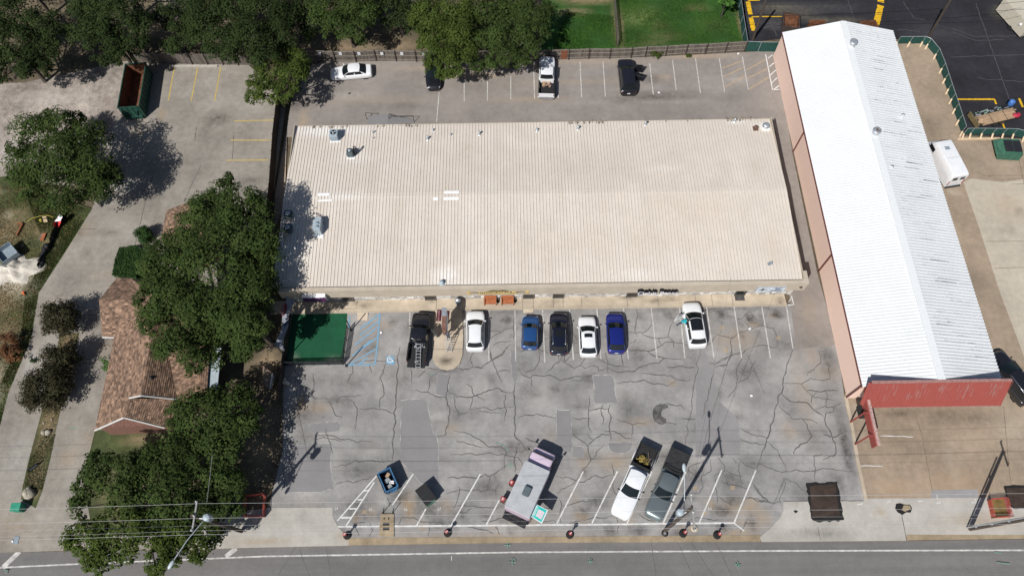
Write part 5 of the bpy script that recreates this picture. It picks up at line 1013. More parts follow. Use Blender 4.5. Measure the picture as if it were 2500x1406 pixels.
V = np.stack([pos - u * s * .6, pos + w * s * .4, pos + u * s * .6, pos - w * s * .4], 1).reshape(-1, 3)
leaf_obj('foliage', V, lm_box, t, (hq.x, hq.y, 0))
mb = MB(); mb.prism([(p.x + (hq.x - p.x) * .12, p.y + (hq.y - p.y) * .12) for p in hp], 0, 0.75); mb.build('branches', mat('hedge_core', (0.015, 0.02, 0.01), 0.9), t, True)
# grass tufts where the photo shows lawn and verge (uncountable)
def blades(name, label, poly, n, m, hgt, seed):
    w = [P(*p) for p in poly]; nr = np.random.default_rng(seed); x0, x1 = min(p.x for p in w), max(p.x for p in w); y0, y1 = min(p.y for p in w), max(p.y for p in w)
    q = np.column_stack([nr.uniform(x0, x1, n * 3), nr.uniform(y0, y1, n * 3)]); ins = np.zeros(len(q), bool); j = len(w) - 1
    for i in range(len(w)):
        a, b = w[i], w[j]; cond = ((a.y > q[:, 1]) != (b.y > q[:, 1])) & (q[:, 0] < (b.x - a.x) * (q[:, 1] - a.y) / ((b.y - a.y) or 1e-9) + a.x); ins ^= cond; j = i
    q = q[ins][:n]; n = len(q); dens = np.sin(q[:, 0] * .9 + 1) * np.sin(q[:, 1] * 1.1) + nr.normal(size=n) * .6; q = q[dens > -0.35]; n = len(q)
    b = np.column_stack([q, np.zeros(n)]); an = nr.uniform(0, 6.28, n); u = np.column_stack([np.cos(an), np.sin(an), np.zeros(n)]) * (hgt * .5)
    tip = b + np.column_stack([nr.normal(size=n) * hgt * .5, nr.normal(size=n) * hgt * .5, hgt * nr.uniform(.5, 1.1, n)])
    V = np.stack([b - u * .5, b + u * .5, tip + u * .15, tip - u * .15], 1).reshape(-1, 3)
    o = leaf_obj(name, V, m, None, (0, 0, 0)); tag(o, label, 'grass', None, 'stuff')
lm_grass = leaf_mat('grass_blade', (0.042, 0.066, 0.018), 0.4, 0.1); lm_lawn = leaf_mat('lawn_blade', (0.036, 0.098, 0.016), 0.35, 0.1)
blades('grass', 'short lawn grass behind the back fence', [(1510, 115), (1822, 100), (1800, -60), (1500, -60)], 40000, lm_lawn, 0.12, 60)
blades('grass', 'patchy lawn left of the divider fence', [(1350, 125), (1504, 116), (1498, 40), (1380, 30)], 9000, lm_lawn, 0.14, 61)
blades('grass', 'rough grass on the verge by the driveway', [(222, 512), (160, 612), (95, 712), (75, 828), (20, 958), (0, 1036), (-30, 1036), (0, 940), (50, 830), (62, 715), (115, 615), (60, 470)], 40000, lm_grass, 0.11, 62)
blades('grass', 'grass growing on the median strip', [(112, 1060), (136, 1060), (122, 1120), (103, 1195), (60, 1190), (75, 1120)], 3500, lm_grass, 0.10, 63)
lm_straw = leaf_mat('straw_blade', (0.16, 0.125, 0.065), 0.45, 0.05)
blades('dry_grass', 'dry grass and weeds over the dirt at left edge', [(215, 512), (150, 612), (90, 712), (60, 828), (10, 958), (-60, 958), (-60, 460), (60, 450)], 26000, lm_straw, 0.12, 64)
blades('dry_grass', 'dry weeds on the median strip', [(146, 818), (194, 812), (160, 950), (137, 1046), (123, 1120), (103, 1198), (55, 1189), (97, 1022)], 5000, lm_straw, 0.10, 65)
# ------------------------------------------------------------------ vehicles
def paint(name, c, metal=0.0, rough=0.32, var=0.03): return mat(name, c, rough, var, 1.5, metal, coat=0.6, spec=0.5)
p_white = paint('white_car_paint', (0.74, 0.75, 0.76)); p_black = paint('black_car_paint', (0.012, 0.012, 0.016), 0, .25)
p_blue = paint('mid_blue_car_paint', (0.022, 0.085, 0.25), 0.35); p_dblue = paint('deep_blue_car_paint', (0.012, 0.022, 0.19), 0.3); p_silver = paint('grey_green_car_paint', (0.20, 0.235, 0.24), 0.55)
p_navy = paint('blue_black_car_paint', (0.010, 0.012, 0.028), 0.2, .25); p_pink = paint('pale_pink_paint', (0.62, 0.50, 0.60), 0, .5); p_charc = paint('charcoal_paint', (0.025, 0.028, 0.032), 0.2, .4)
m_tyre = mat('tyre_rubber', (0.014, 0.014, 0.014), 0.85, 0.1); m_rim = mat('alloy_rim', (0.42, 0.43, 0.45), 0.3, 0.05, metal=0.8)
m_lamp = mat('lamp_glass', (0.62, 0.65, 0.68), 0.12, 0.05, spec=0.8); m_tail = mat('tail_lamp_red', (0.30, 0.012, 0.012), 0.2, 0.05); m_plate = mat('number_plate', (0.62, 0.63, 0.62), 0.5, 0.05)
m_bed = mat('bed_liner', (0.020, 0.020, 0.021), 0.8, 0.2, 6.0); m_wind = mat('windscreen_glass', (0.008, 0.013, 0.014), 0.05, 0.05, spec=0.35); m_trimb = mat('black_trim', (0.018, 0.018, 0.020), 0.55, 0.1)
KIND = dict(sedan=dict(xr=.12, rr=.27, rf=.56, xw=.71, belt=.635, hood=.585), suv=dict(xr=.035, rr=.10, rf=.57, xw=.755, belt=.61, hood=.60), hatch=dict(xr=.035, rr=.13, rf=.56, xw=.745, belt=.615, hood=.60), pickup=dict(xr=.365, rr=.385, rf=.615, xw=.725, belt=.615, hood=.60))
def lerp_tab(t, tab):
    for (a, va), (b, vb) in zip(tab, tab[1:]):
        if t <= b: return va + (vb - va) * (t - a) / (b - a or 1)
    return tab[-1][1]
def car(name, label, cat, front, rear, W, H, kind, pm, group='cars and trucks parked around the building', sunroof=None, rails=None, roofm=None, z=0.55, fenders=False, wheels_vis=True, bars=False):
    f = P(front[0], front[1], z); r = P(rear[0], rear[1], z); d = f - r; L = d.length; c = (f + r) / 2
    t = thing(name, label, cat, (c.x, c.y, 0), math.atan2(d.y, d.x), group)
    K = KIND[kind]; X = lambda q: (q - 0.5) * L; w = W / 2; zb = 0.20; bz = K['belt'] * H; hz = K['hood'] * H
    if kind == 'sedan': top = [(0, bz * .80), (.02, bz * .97), (.12, bz), (.7, bz), (.78, hz), (.9, hz * .92), (.965, hz * .82), (1, hz * .62)]
    elif kind == 'pickup': top = [(0, bz), (.7, bz), (.76, hz * 1.02), (.93, hz * .97), (.975, hz * .9), (1, hz * .66)]
    else: top = [(0, bz * .72), (.015, bz * .92), (.05, bz), (.74, bz), (.81, hz), (.92, hz * .94), (.97, hz * .84), (1, hz * .64)]
    wid = [(0, .80), (.012, .87), (.035, .93), (.08, .975), (.2, 1), (.82, 1), (.9, .965), (.95, .90), (.98, .80), (.992, .72), (1, .60)] if kind != 'pickup' else [(0, .99), (.84, 1), (.91, .975), (.955, .92), (.98, .84), (1, .70)]
    t0 = .345 if kind == 'pickup' else 0.0
    ts = sorted(set([t0, 0.005 + t0] + [q for q in (0, .012, .022, .035, .05, .08, .13, .2, .3, .4, .5, .6, .7, .74, .78, .82, .87, .91, .94, .965, .982, .993, 1) if q >= t0]))
    mb = MB(); rings = []
    for q in ts:
        k = lerp_tab(q, wid); zt = lerp_tab(q, top); x = X(q)
        half = [(0, zb), (.78 * w * k, zb), (.95 * w * k, zb + .07), (w * k, zb + .25), (w * k, zt * .74), (.965 * w * k, zt - .07), (.87 * w * k, zt - .005), (.6 * w * k, zt + .018), (.3 * w * k, zt + .03), (0, zt + .034)]
        ring = [(x, y, zz) for y, zz in half] + [(x, -y, zz) for y, zz in reversed(half[1:-1])]
        rings.append(ring)
    n = len(rings[0]); vs = [v for ring in rings for v in ring]
    fs = [(i * n + k, i * n + (k + 1) % n, (i + 1) * n + (k + 1) % n, (i + 1) * n + k) for i in range(len(ts) - 1) for k in range(n)]
    mb.add(vs, fs, 0, True); mb.add(rings[0], [list(range(n))]); mb.add(rings[-1], [list(range(n))])
    body = mb.build('body', pm, t, sharp=math.radians(40))
    # greenhouse
    hb = .90 * w; hr = (.745 if kind != 'pickup' else .79) * w; zr = H
    NV = 9
    def front_b(v): return Vector((X(K['xw']) - .20 * v * v * w, hb * v, bz + .02 - .0 * v * v))
    def front_r(v): return Vector((X(K['rf']) - .13 * v * v * w, hr * v, zr - .055 * v * v - .03))
    def rear_b(v): return Vector((X(K['xr']) + .12 * v * v * w, hb * v, bz + .02))
    def rear_r(v): return Vector((X(K['rr']) + .12 * v * v * w, hr * .97 * v, zr - .055 * v * v - .05))
    vg = [-1 + 2 * k / (NV - 1) for k in range(NV)]; ve = [-.95] + vg[1:-1] + [.95]
    def strip_(A, B, vlist, m, nm):
        q = MB(); a = [A(v) for v in vlist]; b = [B(v) for v in vlist]; k = len(vlist)
        q.add([p + (pb - p) * .02 for p, pb in zip(a, b)] + [p + (pb - p) * .97 for p, pb in zip(a, b)], [(i, i + 1, i + 1 + k, i + k) for i in range(k - 1)], 0, True); return q.build(nm, m, t)
    strip_(front_b, front_r, ve, m_wind, 'windscreen'); strip_(rear_b, rear_r, ve, m_glass, 'rear_window')
    for s in (-1, 1):
        q = MB(); NU = 8; a = []; b = []
        for k in range(NU):
            u = k / (NU - 1); pb = rear_b(s).lerp(front_b(s), u); pr = rear_r(s).lerp(front_r(s), u); pr.y += s * .02; a.append(pb.lerp(pr, .04)); b.append(pb.lerp(pr, .93))
        q.add(a + b, [(i, i + 1, i + 1 + NU, i + NU) for i in range(NU - 1)], 0, True); q.build('side_window', m_glass, t)
    q = MB(); NU = 9; g = []
    for i in range(NU):
        u = i / (NU - 1)
        for v in vg:
            p = rear_r(v).lerp(front_r(v), u); p.z = zr - .055 * v * v - .045 * (2 * u - 1) ** 2 - (.02 if abs(v) == 1 else 0); g.append(p)
    q.add(g, [(i * NV + k, i * NV + k + 1, (i + 1) * NV + k + 1, (i + 1) * NV + k) for i in range(NU - 1) for k in range(NV - 1)], 0, True)
    for A, B in ((front_b, front_r), (rear_b, rear_r)):
        for s in (-1, 1): q.quad(A(s), A(s * .935), B(s * .935) + Vector((0, 0, .006)), B(s) + Vector((0, 0, .006)))
    for s in (-1, 1):
        pr, pf, br, bf = rear_r(s), front_r(s), rear_b(s), front_b(s); e = Vector((0, s * .012, 0))
        q.quad(pr.lerp(br, .12) + e, pf.lerp(bf, .12) + e, pf, pr)
        for u in (.48,): q.quad(br.lerp(bf, u) + e, br.lerp(bf, u + .035) + e, pr.lerp(pf, u + .035) + e, pr.lerp(pf, u) + e)
        if kind in ('suv', 'hatch', 'sedan'): q.quad(br + e, br.lerp(bf, .09) + e, pr.lerp(pf, .07) + e, pr + e)
    q.build('roof', roofm or pm, t, sharp=math.radians(35))
    if sunroof:
        q = MB(); u0, u1, hv = sunroof; pts = []
        for i in range(9):
            u = u0 + (u1 - u0) * i / 8
            for v in [k * hv / 4 for k in range(-4, 5)]: p = rear_r(v).lerp(front_r(v), u); p.z = zr - .055 * v * v - .045 * (2 * u - 1) ** 2 + .014; pts.append(p)
        q.add(pts, [(i * 9 + k, i * 9 + k + 1, i * 9 + k + 10, i * 9 + k + 9) for i in range(8) for k in range(8)]); q.build('sunroof', m_glass, t)
    if rails:
        for s in (-1, 1):
            q = MB(); pts = [rear_r(s * .9).lerp(front_r(s * .9), u) for u in (.06, .1, .5, .88, .93)]
            for i, p in enumerate(pts): p.z = zr - .045 + (.05 if 0 < i < 4 else -.02) - .03 * (2 * (i / 4) - 1) ** 2
            q.tube(pts, .022, 6); q.build('roof_rail', rails, t)
    # lamps, mirrors, plate, wheels
    zf = lerp_tab(.955, top)
    for s in (-1, 1):
        q = MB(); q.ell((X(.955), s * w * .72, zf * .80), (.17, .15, .085), rz=-s * .6); q.build('headlight', m_lamp, t)
        q = MB(); q.box((X(.018) if kind != 'pickup' else X(-.003), s * w * (.76 if kind != 'pickup' else .955), bz * .80), (.10, .14, .18) if kind != 'pickup' else (.06, .08, .32), rz=s * .2 if kind != 'pickup' else 0); q.build('tail_light', m_tail, t, bevel=.03)
        q = MB(); q.ell((X(K['xw']) - .22, s * (w + .07), bz + .05), (.07, .10, .07)); q.bar((X(K['xw']) - .20, s * w * .88, bz + .02), (X(K['xw']) - .20, s * w, bz + .03), .05, .04); q.build('mirror', pm if kind != 'pickup' else m_trimb, t)
    q = MB(); q.box((X(0) - .012, 0, bz * .62), (.02, .32, .15)); q.build('number_plate', m_plate, t)
    q = MB(); q.box((X(.985), 0, zf * .45), (.10, w * 1.1, .16)); q.build('grille', m_trimb, t, bevel=.03)
    rw = .31 if kind == 'sedan' else .33 if kind in ('suv', 'hatch') else .37
    for u in (.17, .81):
        for s in (-1, 1):
            a = Matrix.Rotation(math.radians(90 * s), 3, 'X')
            wh = thing_part('wheel', t, (X(u), s * (w - .09), rw))
            q = MB(); q.lathe((0, 0, -.1), [(rw * .6, 0), (rw, .02), (rw, .19), (rw * .68, .205), (rw * .62, .19)], 20, ax=a)
            ty = q.build('tyre', m_tyre, wh)
            q = MB(); q.lathe((0, 0, .08), [(rw * .63, 0), (rw * .60, .02), (rw * .2, .005), (.02, .02)], 14, ax=a); q.build('rim', m_rim, wh)
    if kind == 'pickup':
        q = MB(); bl = X(.345) - X(0); xm = (X(.345) + X(0)) / 2
        for s in (-1, 1): q.box((xm, s * (w * .965), (zb + .15 + bz) / 2), (bl, .11, bz - zb - .15))
        q.box((X(.34), 0, (.6 + bz) / 2 + .1), (.07, W * .88, bz - .55))
        if fenders:
            for s in (-1, 1): q.ell((X(.17), s * w * .985, .62), (.62, .14, .36))
        q.build('bed', pm, t)
        q = MB(); q.box((xm, 0, .55), (bl, W * .86, .08)); q.box((xm, 0, .40), (bl * .98, W * .7, .2)); q.build('bed_floor', m_bed, t)
        for s in (-1, 1): q = MB(); q.box((xm, s * w * .9, (.6 + bz) / 2), (bl, .03, bz - .60)); q.box((xm, s * (w * .965), bz + .012), (bl * .98, .09, .025)); q.build('bed_rail', m_bed, t)
        q = MB(); q.box((X(-.005) - .03, 0, .36), (.16, W * .92, .18)); q.build('bumper', m_rim if pm is p_white else m_trimb, t, bevel=.03)
    return t, L, X, w, bz
def thing_part(name, parent, loc):
    o = bpy.data.objects.new(name, None); COL.objects.link(o); o.parent = parent; o.location = loc; o.empty_display_size = .1; return o
def tailgate(t, X, w, bz, pm, open_=False):
    q = MB()
    if open_: q.box((X(0) - .28, 0, .55), (.55, w * 1.86, .07))
    else: q.box((X(0) + .02, 0, (.5 + bz) / 2), (.07, w * 1.92, bz - .48))
    q.build('tailgate', pm, t, bevel=.015)
def open_door(t, hinge, ang, Ln, pm, z0=.32, z1=.95, zt=1.45):
    q = MB(); h = Vector((hinge[0], hinge[1], 0)); u = Vector((math.cos(ang), math.sin(ang), 0))
    q.bar(h + Vector((0, 0, (z0 + z1) / 2)), h + u * Ln + Vector((0, 0, (z0 + z1) / 2)), .09, z1 - z0); d = q.build('open_door', pm, t)
    g = MB(); g.bar(h + u * .15 + Vector((0, 0, (z1 + zt) / 2)), h + u * Ln * .93 + Vector((0, 0, (z1 + zt) / 2)), .025, zt - z1); g.build('pane', m_glass, d)
    f = MB(); f.tube([h + u * .1 + Vector((0, 0, z1)), h + u * .35 + Vector((0, 0, zt)), h + u * Ln * .95 + Vector((0, 0, zt)), h + u * Ln + Vector((0, 0, z1))], .025, 6); f.build('window_frame', pm, d)

car('parked_car', 'white sedan parked sideways against the back fence', 'car', (807, 181), (908, 172), 1.72, 1.35, 'sedan', p_white)
car('parked_car', 'dark car nosed out from under the overhanging tree', 'car', (1059, 218), (1052, 128), 1.68, 1.45, 'suv', p_black)
t, L, X, w, bz = car('pickup_truck', 'white pickup at the back fence with cardboard boxes in its open bed', 'pickup truck', (1336, 142), (1333, 237), 1.80, 1.72, 'pickup', p_white); tailgate(t, X, w, bz, p_white)
wk3 = t
t, L, X, w, bz = car('parked_car', 'black wagon at the back fence with its right doors open', 'car', (1526, 147), (1535, 230), 1.92, 1.62, 'suv', p_black, rails=m_trimb)
open_door(t, (X(.70), -w), math.radians(-100), .9, p_black); open_door(t, (X(.47), -w), math.radians(-112), .85, p_black)
t, L, X, w, bz = car('pickup_truck', 'black pickup beside the sign island with a ladder in its bed', 'pickup truck', (1032, 765), (1017, 884), 1.84, 1.72, 'pickup', p_black); tailgate(t, X, w, bz, m_bed, True)
open_door(t, (X(.66), -w), math.radians(-128), 1.0, mat('grey_inner_door', (0.10, 0.10, 0.10), .5))
tr7 = (t, L, X, w, bz)
car('parked_car', 'white crossover parked beside the sign island', 'car', (1161, 760), (1160, 856), 1.80, 1.55, 'suv', p_white, rails=m_trimb)
car('parked_car', 'bright mid blue hatchback in the front row', 'car', (1296, 772), (1293, 852), 1.66, 1.42, 'hatch', p_blue)
car('parked_car', 'black crossover with chrome roof rails in the front row', 'car', (1364, 765), (1364, 865), 1.80, 1.55, 'suv', p_navy, rails=m_chrome, sunroof=(.5, .9, .62))
car('parked_car', 'white coupe-like sedan with a dark sunroof in the front row', 'car', (1432, 773), (1437, 870), 1.72, 1.38, 'hatch', p_white, sunroof=(.62, .85, .60))
car('parked_car', 'deep royal blue hatchback at right end of the front cluster', 'car', (1500, 765), (1505, 862), 1.74, 1.42, 'hatch', p_dblue)
t, L, X, w, bz = car('parked_car', 'white crossover parked askew with open door and long black glass roof', 'car', (1685, 739), (1704, 848), 1.82, 1.55, 'suv', p_white, sunroof=(.40, .98, .86))
open_door(t, (X(.70), w), math.radians(115), .95, p_white)
t, L, X, w, bz = car('pickup_truck', 'white pickup with flared fenders and yard debris in its bed, near the road', 'pickup truck', (1510, 1262), (1584, 1093), 1.82, 1.72, 'pickup', p_white, fenders=True); tailgate(t, X, w, bz, m_bed); wk15 = (t, X, w, bz)
q = MB(); q.box((X(.31), 0, bz + .05), (.36, w * 1.8, .22)); q.build('tool_box', m_trimb, t, bevel=.03)
t, L, X, w, bz = car('pickup_truck', 'grey green pickup with black bed cover and headache rack, near the road', 'pickup truck', (1592, 1266), (1660, 1103), 1.78, 1.72, 'pickup', p_silver); tailgate(t, X, w, bz, p_charc)
q = MB(); q.box(((X(.345) + X(0)) / 2, 0, bz + .03), (X(.345) - X(0) - .04, w * 1.9, .05)); q.build('bed_cover', mat('black_tonneau', (0.026, 0.026, 0.027), .75, .25, 4.0), t, bevel=.01)
q = MB()
for zz in (bz + .12, bz + .40, bz + .66): q.tube([(X(.33), -w * .9, zz), (X(.345), -w * .4, zz + .02), (X(.345), w * .4, zz + .02), (X(.33), w * .9, zz)], .028, 6)
for s in (-1, 1): q.tube([(X(.33), s * w * .9, bz), (X(.33), s * w * .9, bz + .68)], .03, 6)
q.build('headache_rack', m_blk, t)
t, L, X, w, bz = car('parked_car', 'shiny black utility wagon cut off at right edge below white building', 'car', (2422, 862), (2512, 985), 1.90, 1.72, 'suv', p_black, rails=m_chrome)

# white panel van by the white building
f = P(2279, 341, 1.2); r = P(2333, 445, 1.2); d = f - r; c = (f + r) / 2
van = thing('cargo_van', 'tall white cargo van parked against the east side of white building', 'van', (c.x, c.y, 0), math.atan2(d.y, d.x), 'cars and trucks parked around the building')
L = d.length; W = 1.85; rings = []
for x, h0, h1, k in ((-.5, .45, 2.35, .96), (-.49, .40, 2.44, .99), (-.40, .38, 2.5, 1), (.22, .38, 2.5, 1), (.30, .38, 2.42, 1), (.37, .38, 1.9, .99), (.41, .38, 1.25, .98), (.47, .40, 1.1, .92), (.5, .45, .8, .80)):
    w = W / 2 * k; half = [(0, h0), (w * .9, h0), (w, h0 + .12), (w, h1 * .6), (w * .94, h1 - .12), (w * .86, h1), (0, h1 + .03)]
    rings.append([(x * L, y, z) for y, z in half] + [(x * L, -y, z) for y, z in reversed(half[1:-1])])
n = len(rings[0]); q = MB(); q.add([v for g in rings for v in g], [(i * n + k, i * n + (k + 1) % n, (i + 1) * n + (k + 1) % n, (i + 1) * n + k) for i in range(len(rings) - 1) for k in range(n)], 0, True); q.add(rings[0], [list(range(n))]); q.add(rings[-1], [list(range(n))])
q.build('body', p_white, van, sharp=math.radians(35))
q = MB(); q.quad((.305 * L, -W * .40, 2.38), (.305 * L, W * .40, 2.38), (.405 * L, W * .45, 1.34), (.405 * L, -W * .45, 1.34)); q.build('windscreen', m_wind, van)
for v in van.children[-1].data.vertices: v.co += Vector((.03, 0, .03))
for s in (-1, 1):
    q = MB(); q.box((.27 * L, s * W / 2 * 1.0, 1.65), (.9, .02, .55)); q.build('side_window', m_glass, van)
    q = MB(); q.box((-.5 * L, s * W * .44, 1.2), (.05, .10, .7)); q.build('tail_light', m_tail, van)
    q = MB(); q.box((.36 * L, s * (W / 2 + .14), 1.5), (.1, .16, .3)); q.build('mirror', m_trimb, van, bevel=.02)
    q = MB(); q.box((-.505 * L, s * W * .22, 1.85), (.02, .5, .45)); q.build('rear_window', m_glass, van)
    for u in (-.32, .33):
        wh = thing_part('wheel', van, (u * L, s * (W / 2 - .1), .34)); a = Matrix.Rotation(math.radians(90 * s), 3, 'X')
        q = MB(); q.lathe((0, 0, -.1), [(.2, 0), (.34, .02), (.34, .2), (.22, .21)], 18, ax=a); q.build('tyre', m_tyre, wh); q = MB(); q.lathe((0, 0, .09), [(.2, 0), (.05, .03)], 12, ax=a); q.build('rim', m_rim, wh)
q = MB(); q.box((-.515 * L, 0, .5), (.14, W * .9, .16)); q.build('bumper', m_trimb, van); q = MB(); q.box((-.1 * L, 0, 2.535), (.02, W * .8, .01)); q.box((.12 * L, 0.1, 2.545), (.4, .5, .03)); q.build('roof_seam', m_hvl, van)

# pink food truck
zr = 2.55
c4 = [P(*k, zr) for k in ((1284.7, 1121.4), (1342, 1150), (1293, 1267), (1230.7, 1233.4))]
fm = (c4[0] + c4[1]) / 2; rm = (c4[2] + c4[3]) / 2; d = fm - rm; BL = d.length; BW = ((c4[0] - c4[1]).length + (c4[2] - c4[3]).length) / 2; c = (fm + rm) / 2
ft = thing('food_truck', 'pink food truck with a grey box roof and propped hatch', 'food truck', (c.x, c.y, 0), math.atan2(d.y, d.x), 'cars and trucks parked around the building')
m_ftroof = mat('grey_truck_roof', (0.40, 0.415, 0.43), .6, .07, 1.5)
q = MB(); q.box((0, 0, (.75 + zr) / 2 - .03), (BL, BW, zr - .75)); q.build('box_body', p_pink, ft, bevel=.06)
q = MB(); q.box((0, 0, zr), (BL - .04, BW - .04, .06)); q.build('box_roof', m_ftroof, ft, bevel=.02)
q = MB(); q.box((-.25, -.05, zr + .16), (.85, .62, .26)); q.build('roof_vent', m_hvd, ft, bevel=.06)
q = MB(); q.box((-BL / 2 + .35, 0, .62), (BL * .0 + .7, BW * .8, .2)); q.box((.6, 0, .6), (BL + 2.4, .9, .22)); q.build('chassis', m_trimb, ft)
cl = 1.75; W = BW * .92
def sec(x, zt, k): 
    w = W / 2 * k; half = [(0, .45), (w * .92, .45), (w, .6), (w, zt * .72), (w * .95, zt - .08), (w * .84, zt), (0, zt + .03)]; return [(BL / 2 + x, y, z) for y, z in half] + [(BL / 2 + x, -y, z) for y, z in reversed(half[1:-1])]
rings = [sec(.10, 2.12, .98), sec(.75, 2.15, .98), sec(.98, 2.10, .97), sec(1.22, 1.62, .97), sec(1.62, 1.50, .95), sec(1.76, 1.2, .88)]
n = len(rings[0]); q = MB(); q.add([v for g in rings for v in g], [(i * n + k, i * n + (k + 1) % n, (i + 1) * n + (k + 1) % n, (i + 1) * n + k) for i in range(5) for k in range(n)], 0, True); q.add(rings[0], [list(range(n))]); q.add(rings[-1], [list(range(n))]); q.build('cab', p_pink, ft, sharp=math.radians(30))
q = MB(); q.quad((BL / 2 + .97, -W * .41, 2.135), (BL / 2 + .97, W * .41, 2.135), (BL / 2 + 1.25, W * .44, 1.665), (BL / 2 + 1.25, -W * .44, 1.665)); q.build('windscreen', m_wind, ft)
for s in (-1, 1):
    q = MB(); q.box((BL / 2 + .72, s * W * .485, 1.65), (.6, .04, .5)); q.build('side_window', m_glass, ft)
    q = MB(); q.tube([(BL / 2 + 1.1, s * W * .48, 1.3), (BL / 2 + 1.2, s * (W * .5 + .25), 1.4)], .02, 6); q.box((BL / 2 + 1.2, s * (W * .5 + .30), 1.5), (.08, .18, .34)); q.build('mirror', m_trimb, ft)
    q = MB(); q.ell((BL / 2 + 1.68, s * W * .36, .85), (.08, .12, .1)); q.build('headlight', m_lamp, ft)
    for u in (-BL * .30, BL / 2 + 1.05):
        wh = thing_part('wheel', ft, (u, s * (BW / 2 - .12), .38)); a = Matrix.Rotation(math.radians(90 * s), 3, 'X')
        q = MB(); q.lathe((0, 0, -.12), [(.25, 0), (.38, .02), (.38, .22), (.25, .23)], 18, ax=a); q.build('tyre', m_tyre, wh); q = MB(); q.lathe((0, 0, .09), [(.24, 0), (.05, .03)], 12, ax=a); q.build('rim', m_rim, wh)
q = MB(); q.box((-BL / 2 - .34, 0, .55), (.66, BW * .9, .05)); q.build('rear_step', m_trimb, ft)
q = MB()
for zz in (.9, 1.25): q.tube([(-BL / 2, -BW * .45, zz), (-BL / 2 - .66, -BW * .45, zz), (-BL / 2 - .66, BW * .45, zz), (-BL / 2, BW * .45, zz)], .022, 6)
for yy in (-.45, -.15, .15, .45): q.tube([(-BL / 2 - .66, BW * yy, .55), (-BL / 2 - .66, BW * yy, 1.25)], .02, 6)
q.build('rear_rail', m_blk, ft)
# propped hatch with printed panel (the square code is left blank)
hz0, hz1 = 1.85, 2.1
hp4 = [P(1307, 1229, hz1), P(1338, 1244.5, hz0), P(1323, 1277.5, hz0), P(1294, 1259, hz1)]
m_teal = mat('teal_print', (0.03, 0.50, 0.43), .5, .04); m_code = mat('pale_pink_square', (0.66, 0.58, 0.62), .6, .05)
nrm_ = (hp4[1] - hp4[0]).cross(hp4[3] - hp4[0]).normalized()
if nrm_.z < 0: nrm_ = -nrm_
def HP(u, v, o=0.0): return hp4[0].lerp(hp4[1], u).lerp(hp4[3].lerp(hp4[2], u), v) + nrm_ * o
q = MB(); t8 = [HP(u, v, o) for o in (0, -.04) for u, v in ((0, 0), (1, 0), (1, 1), (0, 1))]
q.add(t8, [(0, 1, 2, 3), (7, 6, 5, 4), (0, 4, 5, 1), (1, 5, 6, 2), (2, 6, 7, 3), (3, 7, 4, 0)]); q.build('serving_hatch', m_wsign, ft, True)
q = MB(); q.quad(HP(.04, .04, .006), HP(.93, .04, .006), HP(.93, .95, .006), HP(.04, .95, .006)); q.build('hatch_print', m_teal, ft, True)
q = MB(); q.quad(HP(.36, .24, .012), HP(.84, .24, .012), HP(.84, .78, .012), HP(.36, .78, .012)); q.build('blank_square', m_code, ft, True)
q = MB()
for i in range(5): q.quad(HP(.10, .10 + .16 * i, .011), HP(.19, .10 + .16 * i, .011), HP(.19, .21 + .16 * i, .011), HP(.10, .21 + .16 * i, .011))
for i in range(7): q.quad(HP(.23, .12 + .11 * i, .011), HP(.28, .12 + .11 * i, .011), HP(.28, .19 + .11 * i, .011), HP(.23, .19 + .11 * i, .011))
q.build('hatch_lettering', m_wsign, ft, True)
q = MB(); q.tube([HP(.9, .08, -.04), Vector((HP(0, .08).x, HP(0, .08).y, 1.3))], .02, 6); q.tube([HP(.9, .92, -.04), Vector((HP(0, .92).x, HP(0, .92).y, 1.3))], .02, 6); q.build('hatch_strut', m_blk, ft, True)

# lumber trailer
m_wood = mat('pale_lumber', (0.42, 0.29, 0.18), .8, .12, 3.0, isl=.25); m_woodo = mat('weathered_wood', (0.17, 0.135, 0.105), .9, .25, 4.0, isl=.3); m_tw = mat('olive_wood_gate', (0.17, 0.13, 0.06), .9, .2)
a = P(2378, 293, .8); b = P(2485, 266, .8); d = b - a; TL = d.length; c = (a + b) / 2
t = thing('lumber_trailer', 'flat trailer loaded with long boards on the black asphalt', 'trailer', (c.x, c.y, 0), math.atan2(d.y, d.x)); TW = 1.95
q = MB(); q.box((0, 0, .55), (TL, TW, .12)); q.box((TL / 2 + .5, 0, .5), (1.1, .1, .1)); q.build('deck', m_trimb, t)
q = MB(); q.box((-TL / 2 - .03, 0, .75), (.08, TW, .65)); q.build('tail_ramp', m_tw, t)
for u in (-.35, .45):
    for s in (-1, 1):
        wh = thing_part('wheel', t, (u, s * (TW / 2 + .06), .3)); ax = Matrix.Rotation(math.radians(90 * s), 3, 'X'); q = MB(); q.lathe((0, 0, -.08), [(.2, 0), (.3, .02), (.3, .16), (.2, .17)], 16, ax=ax); q.build('tyre', m_tyre, wh); q = MB(); q.lathe((0, 0, .07), [(.2, 0), (.05, .03)], 12, ax=ax); q.build('rim', m_rim, wh)
tl_m = t.matrix_basis.copy(); trz = t.rotation_euler.z
lum = thing('lumber_stack', 'stack of pale boards lying on the flat trailer', 'lumber', (c.x, c.y, .62), trz)
q = MB()
for k in range(11): q.box((rng.uniform(-.2, .25), -TW / 2 + .12 + k * .115, .06 + .05 * (k % 2)), (TL * rng.uniform(.72, .9), .10, .12), rng.uniform(-.015, .015))
for k in range(5): q.box((-.4 + .02 * k, -TW / 2 + .2 + k * .15, .20), (TL * rng.uniform(.5, .7), .12, .05), rng.uniform(-.03, .03))
q.build('board', m_wood, lum)['kind'] = 'stuff'
for u in (-.9, .8): q = MB(); q.bar((u, -TW / 2, .24), (u + .1, .25, .24), .04, .01); q.build('strap', m_trimb, lum)
q = MB()
